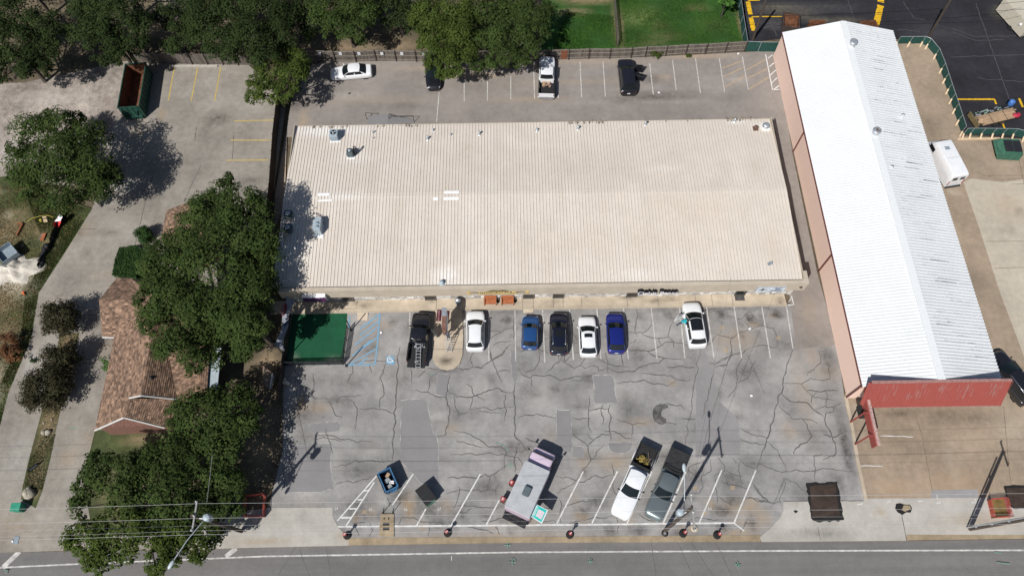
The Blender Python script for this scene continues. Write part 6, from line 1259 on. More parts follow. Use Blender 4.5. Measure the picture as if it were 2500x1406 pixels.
for k in range(26): q.box((rng.uniform(-TL * .42, TL * .3), rng.uniform(.45, TW / 2 - .1), rng.uniform(.05, .22)), (rng.uniform(.1, .9), rng.uniform(.05, .2), rng.uniform(.04, .12)), rng.uniform(-.4, .4), mi=rng.choice((0, 0, 1, 2)))
o = q.build('scrap_pile', [m_galv, m_trimb, mat('pale_green_scrap', (.25, .36, .28), .7)]); tag(o, 'jumble of grey and greenish scrap beside boards on the trailer', 'scrap'); o.location = (c.x, c.y, .62); o.rotation_euler.z = trz
q = MB(); q.lathe((0, 0, 0), [(.30, 0), (.32, .5), (.30, .52), (.27, .1), (.02, .08)], 18); o = q.build('bucket', mat('blue_plastic', (.05, .14, .38), .45)); tag(o, 'blue round tub on the trailer corner', 'bucket'); qq = P(2470, 251, .9); o.location = (qq.x, qq.y, .62)
q = MB(); q.ell((0, 0, .14), (.45, .3, .2)); q.box((.2, .05, .25), (.4, .3, .1), .3); o = q.build('tarp_bundle', mat('crimson_tarp', (.42, .03, .06), .5)); tag(o, 'crimson bundle at the front end of the lumber trailer', 'bundle'); qq = P(2483, 280, .9); o.location = (qq.x, qq.y, .62)
# beige trailer at the top right corner
a = P(2481, 35, 2.3); t = thing('box_trailer', 'beige box trailer cut off at the top right corner', 'trailer', (a.x + 1.8, a.y + 1.0, 0), .35)
q = MB(); q.box((0, 0, 1.35), (3.4, 4.6, 1.9)); q.build('body', mat('beige_panel', (.48, .44, .36), .6, .04), t, bevel=.05)
for s in (-1, 1):
    wh = thing_part('wheel', t, (s * 1.5, -.6, .33)); q = MB(); q.lathe((0, 0, -.1), [(.2, 0), (.33, .02), (.33, .2), (.2, .21)], 16, ax=Matrix.Rotation(math.radians(90 * s), 3, 'Y')); q.build('tyre', m_tyre, wh)
q = MB(); q.ell((-1.75, -1.4, 1.6), (.15, .15, .15)); q.build('side_vent', m_wsign, t)
q = MB(); q.bar((-1.7, -2.33, 1.5), (1.7, -2.33, 1.5), .03, .04); q.build('rub_rail', m_trimb, t)

# loads
def local_thing(t, name, label, cat, loc, group=None):
    p = t.matrix_basis @ Vector(loc); return thing(name, label, cat, p, t.rotation_euler.z, group)
m_card = mat('cardboard', (.40, .27, .18), .85, .08); t = wk3
for (x, y, s, rz, lab) in ((-1.0, .28, .42, .2, 'larger cardboard box at left in white pickup bed'), (-1.05, -.25, .38, -.3, 'second cardboard box at right in white pickup bed'), (-1.35, .30, .30, .5, 'small cardboard box nearest tailgate in white pickup bed')):
    b = local_thing(t, 'cardboard_box', lab, 'box', (x, y, .6), 'boxes in the white pickup bed'); q = MB(); q.box((0, 0, s * .4), (s, s * .9, s * .8), rz); q.build('carton', m_card, b); q = MB(); q.box((0, 0, s * .805), (s * .9, .05, .006), rz); q.build('tape', m_tanp, b)
q = MB()
for k in range(16): q.box((rng.uniform(-1.6, -1.1), rng.uniform(-.5, .1), .65 + rng.uniform(0, .12)), (.18, .14, .08), rng.uniform(0, 3), mi=k % 3)
o = q.build('rag_heap', [mat('dull_purple_cloth', (.12, .09, .15), .9), m_tyre, m_card]); tag(o, 'heap of dark rags behind the boxes in white pickup bed', 'rags'); o.matrix_basis = t.matrix_basis.copy()
t, X, w, bz = wk15
nr = np.random.default_rng(70); V = leaf_arrays(nr, [np.array((X(.17), -.2, .72)), np.array((X(.23), -.35, .72)), np.array((X(.2), .2, .68))], [.35, .3, .3], 60, .16)
o = bpy.data.objects.new('yard_debris', None); COL.objects.link(o); o.matrix_basis = t.matrix_basis.copy(); tag(o, 'pile of yellowish yard cuttings in the bed of the fendered white pickup', 'yard waste')
leaf_obj('cuttings', V, leaf_mat('dry_cuttings', (.30, .25, .09), .5), o, (0, 0, 0))
q = MB(); q.box((X(.12), .3, .75), (.9, .05, .05), .5); q.box((X(.18), .45, .75), (.8, .06, .06), -.2); q.build('stick', m_woodo, o)
def ladder(name, label, a, b, wd, m, group=None, rungs=9, parent=None):
    a = Vector(a); b = Vector(b); t = thing(name, label, 'ladder', a, 0, group); u = (b - a).normalized(); s = u.cross(Vector((0, 0, 1)))
    if s.length < .05: s = Vector((1, 0, 0))
    s.normalize()
    for k in (-1, 1): q = MB(); q.bar(a + s * k * wd / 2, b + s * k * wd / 2, .035, .06); q.build('side_rail', m, t, True)
    for i in range(rungs):
        p = a.lerp(b, (i + .7) / (rungs + .3)); q = MB(); q.bar(p - s * wd / 2, p + s * wd / 2, .05, .035); q.build('rung', m, t, True)
    return t
m_lad = mat('aluminium_ladder', (.52, .53, .54), .4, .05, metal=.4)
ladder('ladder', 'aluminium ladder lying in the black pickup bed and sticking out behind', P(1022, 835, .95), P(1020.5, 901, .66), .42, m_lad, 'ladders', 8)
t, L, X, w, bz = tr7
q = MB()
for k in range(14): q.box((X(.33) - rng.uniform(.02, .35), rng.uniform(-.6, .6), .66 + rng.uniform(0, .12)), (.16, .12, .12), rng.uniform(0, 3), mi=k % 2)
o = q.build('tool_clutter', [m_galv, m_trimb]); tag(o, 'row of tools behind the cab in black pickup bed', 'tools'); o.matrix_basis = t.matrix_basis.copy()
# ------------------------------------------------------------------ fences
m_fence = mat('grey_fence_plank', (0.135, 0.115, 0.098), .95, .22, 3.0, isl=.28, stretch=(4, 4, .6)); m_rail = mat('fence_rail', (0.25, 0.215, 0.18), .95, .2, 3.0); m_mesh = mat('green_mesh_fabric', (0.012, 0.062, 0.050), .85, .18, 4.0)
m_dfence = mat('dark_fence_plank', (0.055, 0.042, 0.034), .95, .2, 3.0, isl=.25); m_newwood = mat('new_pine', (0.62, 0.47, 0.31), .8, .08, 3.0)
def along(w, step):
    out = []
    for a, b in zip(w, w[1:]):
        n = max(1, round((b - a).length / step)); out += [a.lerp(b, k / n) for k in range(n)]
    return out + [w[-1]]
def wood_fence(label, px, h, mp=None, rails=True, step=2.35, side=-1):
    mp = mp or m_fence; w = [P(*p) for p in px]; t = thing('wooden_fence', label, 'fence', w[0], 0, 'wooden plank fences')
    q = MB()
    for a, b in zip(w, w[1:]):
        d = b - a; L = d.length; u = d / L; rz = math.atan2(u.y, u.x); k = 0.0
        while k < L:
            c = a + u * (k + .07); hh = h + rng.uniform(-.05, .03); q.box((c.x, c.y, hh / 2), (.132, .022, hh), rz + rng.uniform(-.03, .03)); k += .142
    q.build('plank', mp, t, True)['kind'] = 'stuff'
    if rails:
        for zz in (.25, .95, h - .08):
            q = MB()
            for a, b in zip(w, w[1:]):
                u = (b - a).normalized(); n = Vector((u.y, -u.x, 0)) * .05 * (-side); q.bar(a + n + Vector((0, 0, zz)), b + n + Vector((0, 0, zz)), .045, .09)
            q.build('rail', m_rail, t, True)
    for p in along(w, step):
        q = MB(); q.box((p.x, p.y - .09, (h + .05) / 2), (.10, .10, h + .05)); q.build('post', m_dfence if rails else mp, t, True)
    return t
wood_fence('grey plank back fence between the leafy trees carrying white notices', [(748, 148), (820, 151), (870, 151), (919, 148), (968, 149), (1017, 150), (1160, 150), (1291, 147)], 1.72)
wood_fence('grey plank back fence from the white pickup to the green mesh', [(1291, 146.5), (1388, 145), (1437, 143), (1488, 143), (1540, 141), (1575, 138), (1624, 136), (1673, 133), (1721, 131), (1769, 128), (1816, 125)], 1.6)
mb_r = mat('rust_red_plank', (.20, .07, .035), .9, .2); o = MB(); a, b = P(1369, 145.6), P(1384, 145.2)
t_ = thing('fence_patch', 'rusty orange board patch on the back fence right of white pickup', 'fence patch', a); o.bar(a + Vector((0, -.06, .8)), b + Vector((0, -.06, .8)), .02, 1.4); o.build('board', mb_r, t_, True)
wood_fence('weathered plank fence behind the yellow striped stalls', [(330, 154), (400, 156), (470, 157), (545, 158), (620, 160)], 1.7, rails=False)
wood_fence('dark tall plank fence dividing the driveway from the cream building', [(688, 240), (676, 350), (668, 470), (660, 560), (655, 660)], 1.75, m_dfence, rails=False)
wood_fence('dark plank fence along the patio and parking lot left edge', [(711, 770), (701, 850), (692, 930), (683, 985)], 1.3, m_dfence, rails=False)
for k, px in enumerate((787, 837, 882, 937, 985, 1036)):
    lab = ('white notice on back fence above the hood of the white sedan', 'white notice on back fence above roof of the white sedan', 'white notice on back fence above trunk of the white sedan', 'white notice on back fence where the panels bend', 'last white notice on back fence before the overhanging tree', 'white notice on back fence partly hidden by the overhanging tree')[k]
    a = P(px, 149.5); t = thing('notice', lab, 'notice', (a.x, a.y - .14, 1.35), 0, 'white notices on the back fence')
    q = MB(); q.box((0, 0, 0), (.32, .02, .42)); q.build('board', m_wsign, t)
    q = MB()
    for i in range(4): q.box((0, -.012, .13 - .08 * i), (.22, .006, .03))
    q.build('print', m_hvl, t)
def mesh_fence(label, px, h, brace=None, step=2.0):
    w = [P(*p) for p in px]; t = thing('mesh_fence', label, 'fence', w[0], 0, 'green mesh fences')
    q = MB()
    for a, b in zip(w, w[1:]):
        n = max(1, round((b - a).length / .5)); u = (b - a).normalized(); nn = Vector((u.y, -u.x, 0))
        for k in range(n):
            p0 = a.lerp(b, k / n) + nn * .02 * math.sin(k * 1.9); p1 = a.lerp(b, (k + 1) / n) + nn * .02 * math.sin((k + 1) * 1.9)
            q.quad(p0 + Vector((0, 0, .05)), p1 + Vector((0, 0, .05)), p1 + Vector((0, 0, h)), p0 + Vector((0, 0, h)))
    q.build('fabric', m_mesh, t, True)
    q = MB(); q.tube([p + Vector((0, 0, h + .02)) for p in w], .03, 6); q.build('top_rail', m_galv, t, True)
    for p in along(w, step)[:60]:
        q = MB(); q.tube([p + Vector((0, 0, 0)), p + Vector((0, 0, h + .05))], .028, 6); q.build('post', m_galv, t, True)
        if brace: 
            q = MB(); d = Vector(brace(p)); q.bar(p + d * .08 + Vector((0, 0, .36)), p + d * .72 + Vector((0, 0, .07)), .16, .14); q.build('brace', m_newwood, t, True)
    return t
mesh_fence('green mesh fence between back plank fence and pink wall', [(1817, 125.5), (1850, 127), (1893, 127.5)], 1.55)
mesh_fence('green mesh fence between the lawn and the black asphalt', [(1817, 122), (1807, 60), (1797, -10), (1788, -80)], 1.5)
mesh_fence('green mesh fence with pine braces curving behind the white building', [(2188, 108), (2249, 107.5), (2262, 113), (2282, 137), (2296, 172), (2312, 222), (2328, 270), (2346, 325)], 1.15, lambda p: (-.72, -.55, 0) if p.x > 50 else (-.5, -.8, 0), 1.75)
mesh_fence('green mesh fence with pine braces along the dumpster corner', [(2349, 330), (2366, 329.5), (2420, 330), (2470, 331), (2520, 345)], 1.15, lambda p: (-.35, -.85, 0), 1.35)
q = MB(); a, b = P(2337, 341), P(2440, 340); q.bar(a + Vector((0, 0, .08)), b + Vector((0, 0, .08)), .2, .14); o = q.build('timber_beam', m_newwood); tag(o, 'pale timber beam on the ground in front of braced green fence', 'timber')
# thin divider fence between the lawns
w = [P(*p) for p in ((1508, 113), (1503, 60), (1498, 0), (1493, -60))]; t = thing('picket_fence', 'thin picket fence dividing the two lawns', 'fence', w[0]); q = MB()
for p in along(w, .42): q.box((p.x, p.y, .62), (.03, .20, 1.24))
q.build('picket', m_fence, t, True)['kind'] = 'stuff'
q = MB(); q.bar(w[0] + Vector((.03, 0, .3)), w[3] + Vector((.03, 0, .3)), .05, .08); q.bar(w[0] + Vector((.03, 0, 1.0)), w[3] + Vector((.03, 0, 1.0)), .05, .08); q.build('rail', m_rail, t, True)

# ------------------------------------------------------------------ bins and containers
m_dgreen = mat('dark_green_steel', (0.020, 0.070, 0.050), .55, .2, 3.0); m_green = mat('green_steel', (0.045, 0.13, 0.085), .6, .18, 3.0); m_bluest = mat('blue_steel', (0.045, 0.14, 0.27), .5, .15, 3.0); m_rustin = mat('rusty_steel', (0.15, 0.062, 0.030), .85, .3, 2.5)
def basis(px4, z):
    c4 = [P(*k, z) for k in px4]; c = sum(c4, Vector()) / 4; u = ((c4[1] - c4[0]) + (c4[2] - c4[3])).normalized(); return Vector((c.x, c.y, 0)), math.atan2(u.y, u.x), ((c4[0] - c4[1]).length + (c4[2] - c4[3]).length) / 2, ((c4[0] - c4[3]).length + (c4[1] - c4[2]).length) / 2
def open_bin(name, label, cat, px4, h, mo, mi_, group=None, z0=.15, ribs=4):
    c, rz, A, B = basis(px4, h); t = thing(name, label, cat, c, rz, group); q = MB(); th = .07; hh = h - z0
    for s in (-1, 1): q.box((s * (A / 2 - th / 2), 0, z0 + hh / 2), (th, B, hh)); q.box((0, s * (B / 2 - th / 2), z0 + hh / 2), (A - 2 * th, th, hh))
    q.build('shell', mo, t)
    q = MB(); q.box((0, 0, z0 + .05), (A - .1, B - .1, .1))
    for s in (-1, 1): q.box((s * (A / 2 - th - .008), 0, z0 + hh / 2 - .02), (.012, B - 2 * th, hh - .06)); q.box((0, s * (B / 2 - th - .008), z0 + hh / 2 - .02), (A - 2 * th - .03, .012, hh - .06))
    q.build('lining', mi_, t)
    q = MB()
    for s in (-1, 1): q.box((s * (A / 2), 0, h), (.10, B + .1, .09)); q.box((0, s * B / 2, h), (A, .10, .088))
    q.build('rim', mo, t)
    q = MB(); n = max(2, int(B / .6))
    for k in range(n):
        for s in (-1, 1): q.box((s * (A / 2 + .04), -B / 2 + (k + .5) * B / n, z0 + hh / 2), (.08, .09, hh - .08))
    for k in range(ribs):
        for s in (-1, 1): q.box((-A / 2 + (k + .5) * A / ribs, s * (B / 2 + .03), z0 + hh / 2), (.08, .06, hh - .08))
    q.build('stiffener', mo, t); return t, A, B
t, A, B = open_bin('roll_off_container', 'long open dark green roll off container with rusty inside', 'container', [(307, 159), (360, 152), (335, 262), (286, 262)], 1.95, m_dgreen, m_rustin)
q = MB(); q.box((0, -B / 2 - .14, .35), (A * .8, .22, .3)); q.box((A * .2, -B / 2 - .08, .8), (.07, .08, 1.2), rot=Euler((0, .35, 0)).to_matrix()); q.box((-A * .2, -B / 2 - .08, .8), (.07, .08, 1.2), rot=Euler((0, -.35, 0)).to_matrix()); q.build('door_frame', m_dgreen, t)
t, A, B = open_bin('dumpster', 'open blue dumpster filled with boxes near the road', 'dumpster', [(922, 1156), (952, 1140), (971, 1187), (943, 1200)], 1.15, m_bluest, mat('dark_blue_inside', (.012, .03, .07), .6, .2))
q = MB(); q.box((-A / 2 - .07, 0, .62), (.05, B * .98, .95), rot=Euler((0, -.10, 0)).to_matrix()); q.build('folded_lid', m_blk, t)
q = MB(); q.box((.1, -B / 2 - .08, .55), (A * .5, .14, .2)); q.box((.1, B / 2 + .08, .55), (A * .5, .14, .2)); q.build('lift_pocket', m_bluest, t)
bt = t.matrix_basis.copy()
for (x, y, s, rz, mm, lab) in ((-.10, .05, .50, .3, m_hvl, 'large flattened grey carton in the blue dumpster'), (.22, -.28, .34, -.5, m_wsign, 'white carton in the blue dumpster'), (.12, .45, .40, .6, m_card, 'crumpled brown carton in the blue dumpster'), (-.12, -.5, .42, .2, m_hvl, 'lower grey carton in the blue dumpster'), (.05, -.22, .16, .9, m_wsign, 'narrow white sheet in the blue dumpster')):
    b = thing('carton', lab, 'box', bt @ Vector((x, y, .62)), t.rotation_euler.z + rz, 'rubbish in the blue dumpster'); q = MB(); q.box((0, 0, .12), (s, s * .75, .24)); q.build('carton_body', mm, b); q = MB(); q.box((0, 0, .245), (s * .9, .04, .01)); q.build('tape', m_tanp, b)
c, rz, A, B = basis([(1014, 1194), (1039, 1178), (1063, 1215), (1040, 1237)], 1.1); t = thing('dumpster', 'closed dumpster with two ribbed black lids near the road', 'dumpster', c, rz)
q = MB(); q.prism([(-A / 2 + .05, -B / 2 + .05), (A / 2 - .05, -B / 2 + .05), (A / 2 - .05, B / 2 - .05), (-A / 2 + .05, B / 2 - .05)], .12, 1.05); q.build('body', m_green, t)
q = MB(); q.box((0, -B / 2, .6), (A * .7, .14, .18)); q.box((0, B / 2, .6), (A * .7, .14, .18)); q.build('lift_pocket', m_green, t)
for s in (-1, 1):
    q = MB(); q.box((0, s * B / 4, 1.08), (A + .06, B / 2 - .02, .05))
    for k in range(6): q.box((0, s * B / 4 + (k - 2.5) * B / 13.5, 1.115), (A * .94, .045, .03))
    q.build('lid', m_trimb, t)
c, rz, A, B = basis([(2440, 338), (2494, 346), (2492, 378), (2443, 380)], 1.0); t = thing('dumpster', 'green slant sided dumpster with two black lids by the braced fence', 'dumpster', c, rz)
A *= .95; q = MB(); prof = [(-A * .55, .12), (-A * .72, .75), (-A * .40, 1.15), (A * .48, 1.22), (A * .55, .12)]
vs = [(x, -B / 2, z) for x, z in prof] + [(x, B / 2, z) for x, z in prof]; q.add(vs, [(0, 1, 2, 3, 4), (9, 8, 7, 6, 5)] + [(i, i + 5, (i + 1) % 5 + 5, (i + 1) % 5) for i in range(5)]); q.build('body', m_green, t, bevel=.03)
for k in (0, 1): q = MB(); q.box((-A * .14 + k * A * .42, 0.05, 1.21), (A * .40, B * .72, .05), rot=Euler((0, -.07, 0)).to_matrix()); q.build('lid', mat('black_lid', (.018, .018, .022), .6), t, bevel=.02)
q = MB(); q.box((-A * .62, 0, .9), (.1, B * .7, .1)); q.box((0, -B / 2 - .05, .7), (A * .8, .1, .14)); q.build('lift_pocket', m_green, t)
m_rustd = mat('rust_stained_dark', (.055, .04, .035), .9, .3, 2.0)
open_bin('rusty_bin', 'open rusty bin with dark floor at the far end of white building', 'dumpster', [(1917, 32), (1957, 37), (1948, 69), (1909, 64)], .95, m_rustd, m_rustin, 'rusty bins on the black asphalt', ribs=3)
open_bin('rusty_bin', 'middle rusty bin half hidden behind the white roof peak', 'dumpster', [(1980, 51), (2018, 51), (2016, 80), (1979, 80)], 1.0, m_rustin, m_rustin, 'rusty bins on the black asphalt', ribs=3)
open_bin('rusty_bin', 'right rusty bin with ribbed brown side past the roof peak', 'dumpster', [(2100, 53), (2136, 51), (2150, 82), (2112, 84)], 1.1, m_rustin, m_rustin, 'rusty bins on the black asphalt', ribs=4)

# ------------------------------------------------------------------ utility poles and wires
m_pole = mat('weathered_pole_wood', (0.085, 0.065, 0.052), .9, .25, 2.0, stretch=(8, 8, .4)); m_lampw = mat('pale_lamp_housing', (.45, .50, .53), .4, .05); m_cross = mat('grey_crossarm', (.32, .31, .30), .8, .15, 4.0); m_ins = mat('porcelain', (.6, .6, .6), .3)
m_wire = mat('bare_bright_wire', (.50, .50, .50), .6, .05); m_wired = mat('dark_cable', (.02, .02, .022), .6)
def pole(label, base, top, H, r=.15, arm=None, lamp=None, trans=None, conduit=False):
    b = P(*base); tp = P(top[0], top[1], H); t = thing('utility_pole', label, 'utility pole', b, 0, 'utility poles'); T = tp - b
    q = MB(); q.tube([Vector((0, 0, -.1)), T * .5, T], [r * 1.1, r, r * .8], 12); q.build('shaft', m_pole, t)
    if arm:
        for (dz, y0, y1) in arm:
            c = T + Vector((.12, 0, dz)); q = MB(); q.bar(c + Vector((0, y0, 0)), c + Vector((0, y1, 0)), .11, .11); q.build('crossarm', m_cross, t)
            for yy in (y0 + .08, y1 - .08, (y0 + y1) / 2): q = MB(); q.lathe(c + Vector((0, yy, .05)), [(.05, 0), (.05, .12), (.08, .14), (.05, .2), (.01, .22)], 10); q.build('insulator', m_ins, t)
    if trans:
        c = T + Vector(trans); q = MB(); q.lathe(c, [(.05, -.46), (.26, -.42), (.28, .36), (.24, .42), (.05, .46)], 20); q.build('transformer', m_hv, t)
        q = MB(); q.tube([c + Vector((.1, .1, .4)), c + Vector((.14, .14, .62))], .04, 8); q.tube([c + Vector((.2, -.1, .0)), T + Vector((0, 0, trans[2]))], .05, 8); q.build('bushing', m_ins, t)
    if lamp:
        a = T + Vector(lamp[0]); e = T + Vector(lamp[1]); q = MB(); q.tube([a, a.lerp(e, .5) + Vector((0, 0, .25)), e], .035, 8); q.build('lamp_arm', m_lampw, t)
        d = (e - a); d.z = 0; d.normalize(); q = MB(); q.ell(e + d * .28, (.36, .15, .11), rz=math.atan2(d.y, d.x)); q.build('lamp_head', m_lampw, t)
    if conduit:
        q = MB(); u = Vector((-.26, .10, 0)); q.tube([u, u + T * .9], .07, 8); q.build('conduit', m_galv, t)
        for k in (.15, .4, .65): q = MB(); q.box(u * .6 + T * k, (.3, .2, .08)); q.build('bracket', m_galv, t)
    return t, b + T
tC, topC = pole('centre roadside utility pole with round transformer and lamp arm', (1624, 1294), (1688, 1240), 10.6, arm=[(-.25, -1.6, 1.05)], trans=(-.62, -.12, -1.3), lamp=((-.1, .1, -2.2), (.12, 3.0, -1.5)))
tL_, topL = pole('left roadside utility pole rising through the tree with a street lamp over the road', (590, 1296), (468, 1258), 10.6, arm=[(-.25, -1.1, 1.1)], trans=(.75, .0, -1.2), lamp=((.1, -.1, -2.0), (-1.3, -3.0, -1.2)))
bR = P(2366, 1287); tR, topR = pole('right roadside utility pole leaning out of frame with grey conduit clamped on', (2368, 1290), (2535, 1262), 9.6, r=.16, arm=[(-.2, -1.2, 1.0)], conduit=True)
pole('brown pole at the corner of green mesh and back plank fence', (1838, 97), (1874, -10), 7.6)
pole('brown pole rising behind the curved green mesh fence', (2269, 88), (2326, -8), 7.0)
o = None
def wire(label, pts, r=.018, m=None, group='overhead wires along the road'):
    q = MB(); w = []
    for a, b in zip(pts, pts[1:]):
        a = Vector(a); b = Vector(b)
        for k in range(12): p = a.lerp(b, k / 12); p.z -= .02 * (b - a).length * 4 * (k / 12) * (1 - k / 12) * .5; w.append(p)
    w.append(Vector(pts[-1])); q.tube(w, r, 5); o = q.build('overhead_wire', m or m_wire); tag(o, label, 'wire', group)
for lab, zz, ys in (('northernmost bright wire over the road edge, top line of the bundle', 10.3, (1243, 1223, 1209, 1203)), ('second bright wire from the top of the roadside bundle', 10.3, (1278, 1259, 1243.5, 1239)), ('third wire down, in the middle of the roadside bundle', 9.2, (1295, 1278, 1262, 1254)), ('fourth wire down in the roadside bundle, thin and grey', 8.4, (1310, 1289, 1272, 1262)), ('southernmost bright wire of the roadside bundle, nearest the road', 10.3, (1318, 1299, 1286, 1278))):
    wire(lab, [P(-500, ys[0] + 18, zz), P(0, ys[0], zz), P(480, ys[0] + (ys[1] - ys[0]) * .72, zz), P(1690, ys[2] + 1.5, zz), P(2540, ys[3], zz), P(3100, ys[3] - 6, zz)], .009 if zz > 10 else .006)
wire('thin dark service cable from the centre pole to the shop corner', [topC - Vector((0, 0, .8)), (25.2, 30.7, 4.3)], .006, m_wired, 'service cables')
wire('thin dark service cable from the centre pole to mid parapet', [topC - Vector((0, 0, .9)), (20.5, 30.7, 4.3)], .006, m_wired, 'service cables')
for k, (a, b) in enumerate((((1800, 10), (2330, -8)), ((1780, 36), (2520, 22)), ((1880, 40), (2520, 2)))):
    wire(('lowest dark cable strung over the black asphalt', 'long dark cable crossing above the black asphalt and rusty bins', 'upper dark cable rising over the black asphalt')[k], [P(a[0], a[1], 6.0), P((a[0] + b[0]) / 2, (a[1] + b[1]) / 2 + 8, 5.6), P(b[0], b[1], 6.2)], .02, m_wired, 'cables over the black asphalt')
wire('white cable hanging down beside the house awning', [P(524, 845, 5), P(525, 960, 5), P(520, 1090, 5.5), P(505, 1225, 8)], .015, m_wire, 'service cables')

# ------------------------------------------------------------------ street furniture
m_redp = mat('red_bollard_paint', (.29, .045, .04), .5, .12)
for px, py, lab in ((848, 1303, 'red topped bollard on black base at the left driveway apron'), (1093, 1297, 'red topped bollard on black base behind the food truck stalls, second from left'), (1391, 1301, 'red topped bollard on black base below the teal food truck hatch, standing alone'), (1667, 1298, 'red topped bollard on black base beside the centre utility pole'), (1750, 1302, 'red topped bollard on black base nearest the right driveway')):
    b = P(px, py + 4); t = thing('bollard', lab, 'bollard', b, 0, 'red bollards along the kerb')
    q = MB(); q.lathe((0, 0, 0), [(.30, 0), (.34, .05), (.33, .14), (.22, .2), (.16, .2)], 22); q.build('base', m_tyre, t)
    q = MB(); q.lathe((0, 0, .15), [(.075, 0), (.075, 1.0)], 12); q.build('stem', m_trimb, t)
    q = MB(); q.lathe((0, 0, 1.02), [(.10, 0), (.17, .04), (.17, .14), (.1, .17), (.01, .18)], 16); q.build('cap', m_redp, t)
    q = MB(); q.box((.02, 0, 1.205), (.2, .05, .006), .6); q.build('cap_mark', m_wsign, t)
for px, py, lab in ((1248, 1176, 'upper red square-topped box bin beside the food truck'), (1227, 1216, 'lower red square-topped box bin beside the food truck')):
    b = P(px + 1, py + 6); t = thing('box_bin', lab, 'bin', b, math.radians(63), 'red box bins by the food truck')
    q = MB(); q.prism([(-.20, -.18), (.20, -.18), (.20, .18), (-.20, .18)], 0, .8); q.build('body', m_trimb, t, bevel=.02)
    q = MB(); q.box((0, 0, .84), (.46, .42, .09)); q.build('lid', m_redp, t, bevel=.03)
    q = MB(); q.box((.02, .02, .89), (.22, .16, .01)); q.build('label', mat('pinkish_sticker', (.66, .42, .42), .6), t)
m_orange = mat('orange_stained_wood', (.38, .13, .055), .6, .15, 6.0, isl=.15)
for px, lab in ((1197, 'left of the two orange wooden benches before the shops'), (1239, 'right of the two orange wooden benches before the shops')):
    b = P(px, 731, .12); t = thing('bench', lab, 'bench', (b.x, 30.45, .12), 0, 'orange benches'); Wd = 1.15
    q = MB()
    for k in range(6): q.box((0, -.28 + k * .1, .42), (Wd, .09, .035))
    q.build('seat', m_orange, t)
    q = MB()
    for k in range(5): q.box((0, .30 + k * .02, .5 + k * .1), (Wd, .03, .085), rot=Euler((-.2, 0, 0)).to_matrix())
    q.build('backrest', m_orange, t)
    for s in (-1, 1):
        q = MB(); q.box((s * Wd / 2, 0, .62), (.07, .66, .04)); q.build('armrest', m_orange, t)
        for yy in (-.28, .28): q = MB(); q.box((s * Wd / 2, yy, .3), (.06, .06, .6)); q.build('leg', m_orange, t)
for px, lab in ((1216, 'small dark hoop stand right of the left bench'), (1258, 'small dark hoop stand right of the right bench')):
    b = P(px, 727, .12); t = thing('hoop_stand', lab, 'stand', (b.x, 30.62, .12), 0, 'dark hoop stands'); q = MB(); q.tube([(.16 * math.cos(a), 0, .5 + .16 * math.sin(a)) for a in [k * .5236 for k in range(13)]], .02, 6); q.build('hoop', m_blk, t); q = MB(); q.lathe((0, 0, 0), [(.17, 0), (.17, .05), (.02, .08)], 14); q.tube([(0, 0, .05), (0, 0, .36)], .02, 6); q.build('base', m_blk, t)
b = P(1119, 734, .12); t = thing('litter_bin', 'round grey litter bin with a dark opening beside the door', 'litter bin', (b.x, 30.45, .12))
q = MB(); q.lathe((0, 0, 0), [(.24, 0), (.28, .3), (.28, .85)], 20); q.build('body', m_hvl, t); q = MB(); q.lathe((0, 0, .85), [(.29, 0), (.27, .12), (.15, .22), (.02, .25)], 20); q.build('dome', m_galv, t); q = MB(); q.ell((.08, .12, 1.0), (.16, .14, .1)); q.build('opening', m_blk, t)
b = P(1805, 722, .12); t = thing('door_mat', 'dark grey doormat on the sidewalk by a shop door', 'doormat', (b.x, 30.55, .13)); q = MB(); q.box((0, 0, .008), (.95, .55, .016)); q.build('pad', mat('dark_grey_mat', (.075, .07, .066), .95, .1), t); q = MB(); q.tube([(.12 * math.cos(a), .09 * math.sin(a), .018) for a in [k * .5 for k in range(10)]], .012, 5); q.build('curl_mark', m_hvl, t)

# pole sign on the island with its worker, ladder and loose panels
m_sbrown = mat('brown_sign_edge', (.20, .105, .075), .7, .15); b = P(1084, 776, 3.0); b.z = .12; b.y -= .75
t = thing('island_sign', 'tall narrow double sided sign on the island being worked on', 'sign', b)
H1, H2 = 1.1, 2.9
q = MB(); q.tube([(0, .2, 0), (0, .2, H1)], .10, 10); q.tube([(0, 1.3, 0), (0, 1.3, H1)], .10, 10); q.build('post', m_sbrown, t)
q = MB(); q.box((0, .75, (H1 + H2) / 2), (.42, 2.0, H2 - H1)); q.build('cabinet', m_sbrown, t, bevel=.02)
q = MB(); q.box((0, 1.35, H2 + .03), (.46, .85, .06)); q.build('top_cover', m_galv, t)
q = MB()
for s in (-1, 1): q.box((s * .22, .75, (H1 + H2) / 2), (.02, 1.8, H2 - H1 - .2))
q.build('sign_face', m_wsign, t)
q = MB(); q.ell((-.26, .9, H2 - .8), (.06, .42, .42)); q.build('round_emblem', mat('pale_pink_disc', (.66, .42, .40), .6), t)
m_maroon = mat('maroon_sign_panel', (.060, .010, .016), .5, .15); m_pinkt = mat('pink_letters', (.58, .30, .34), .6)
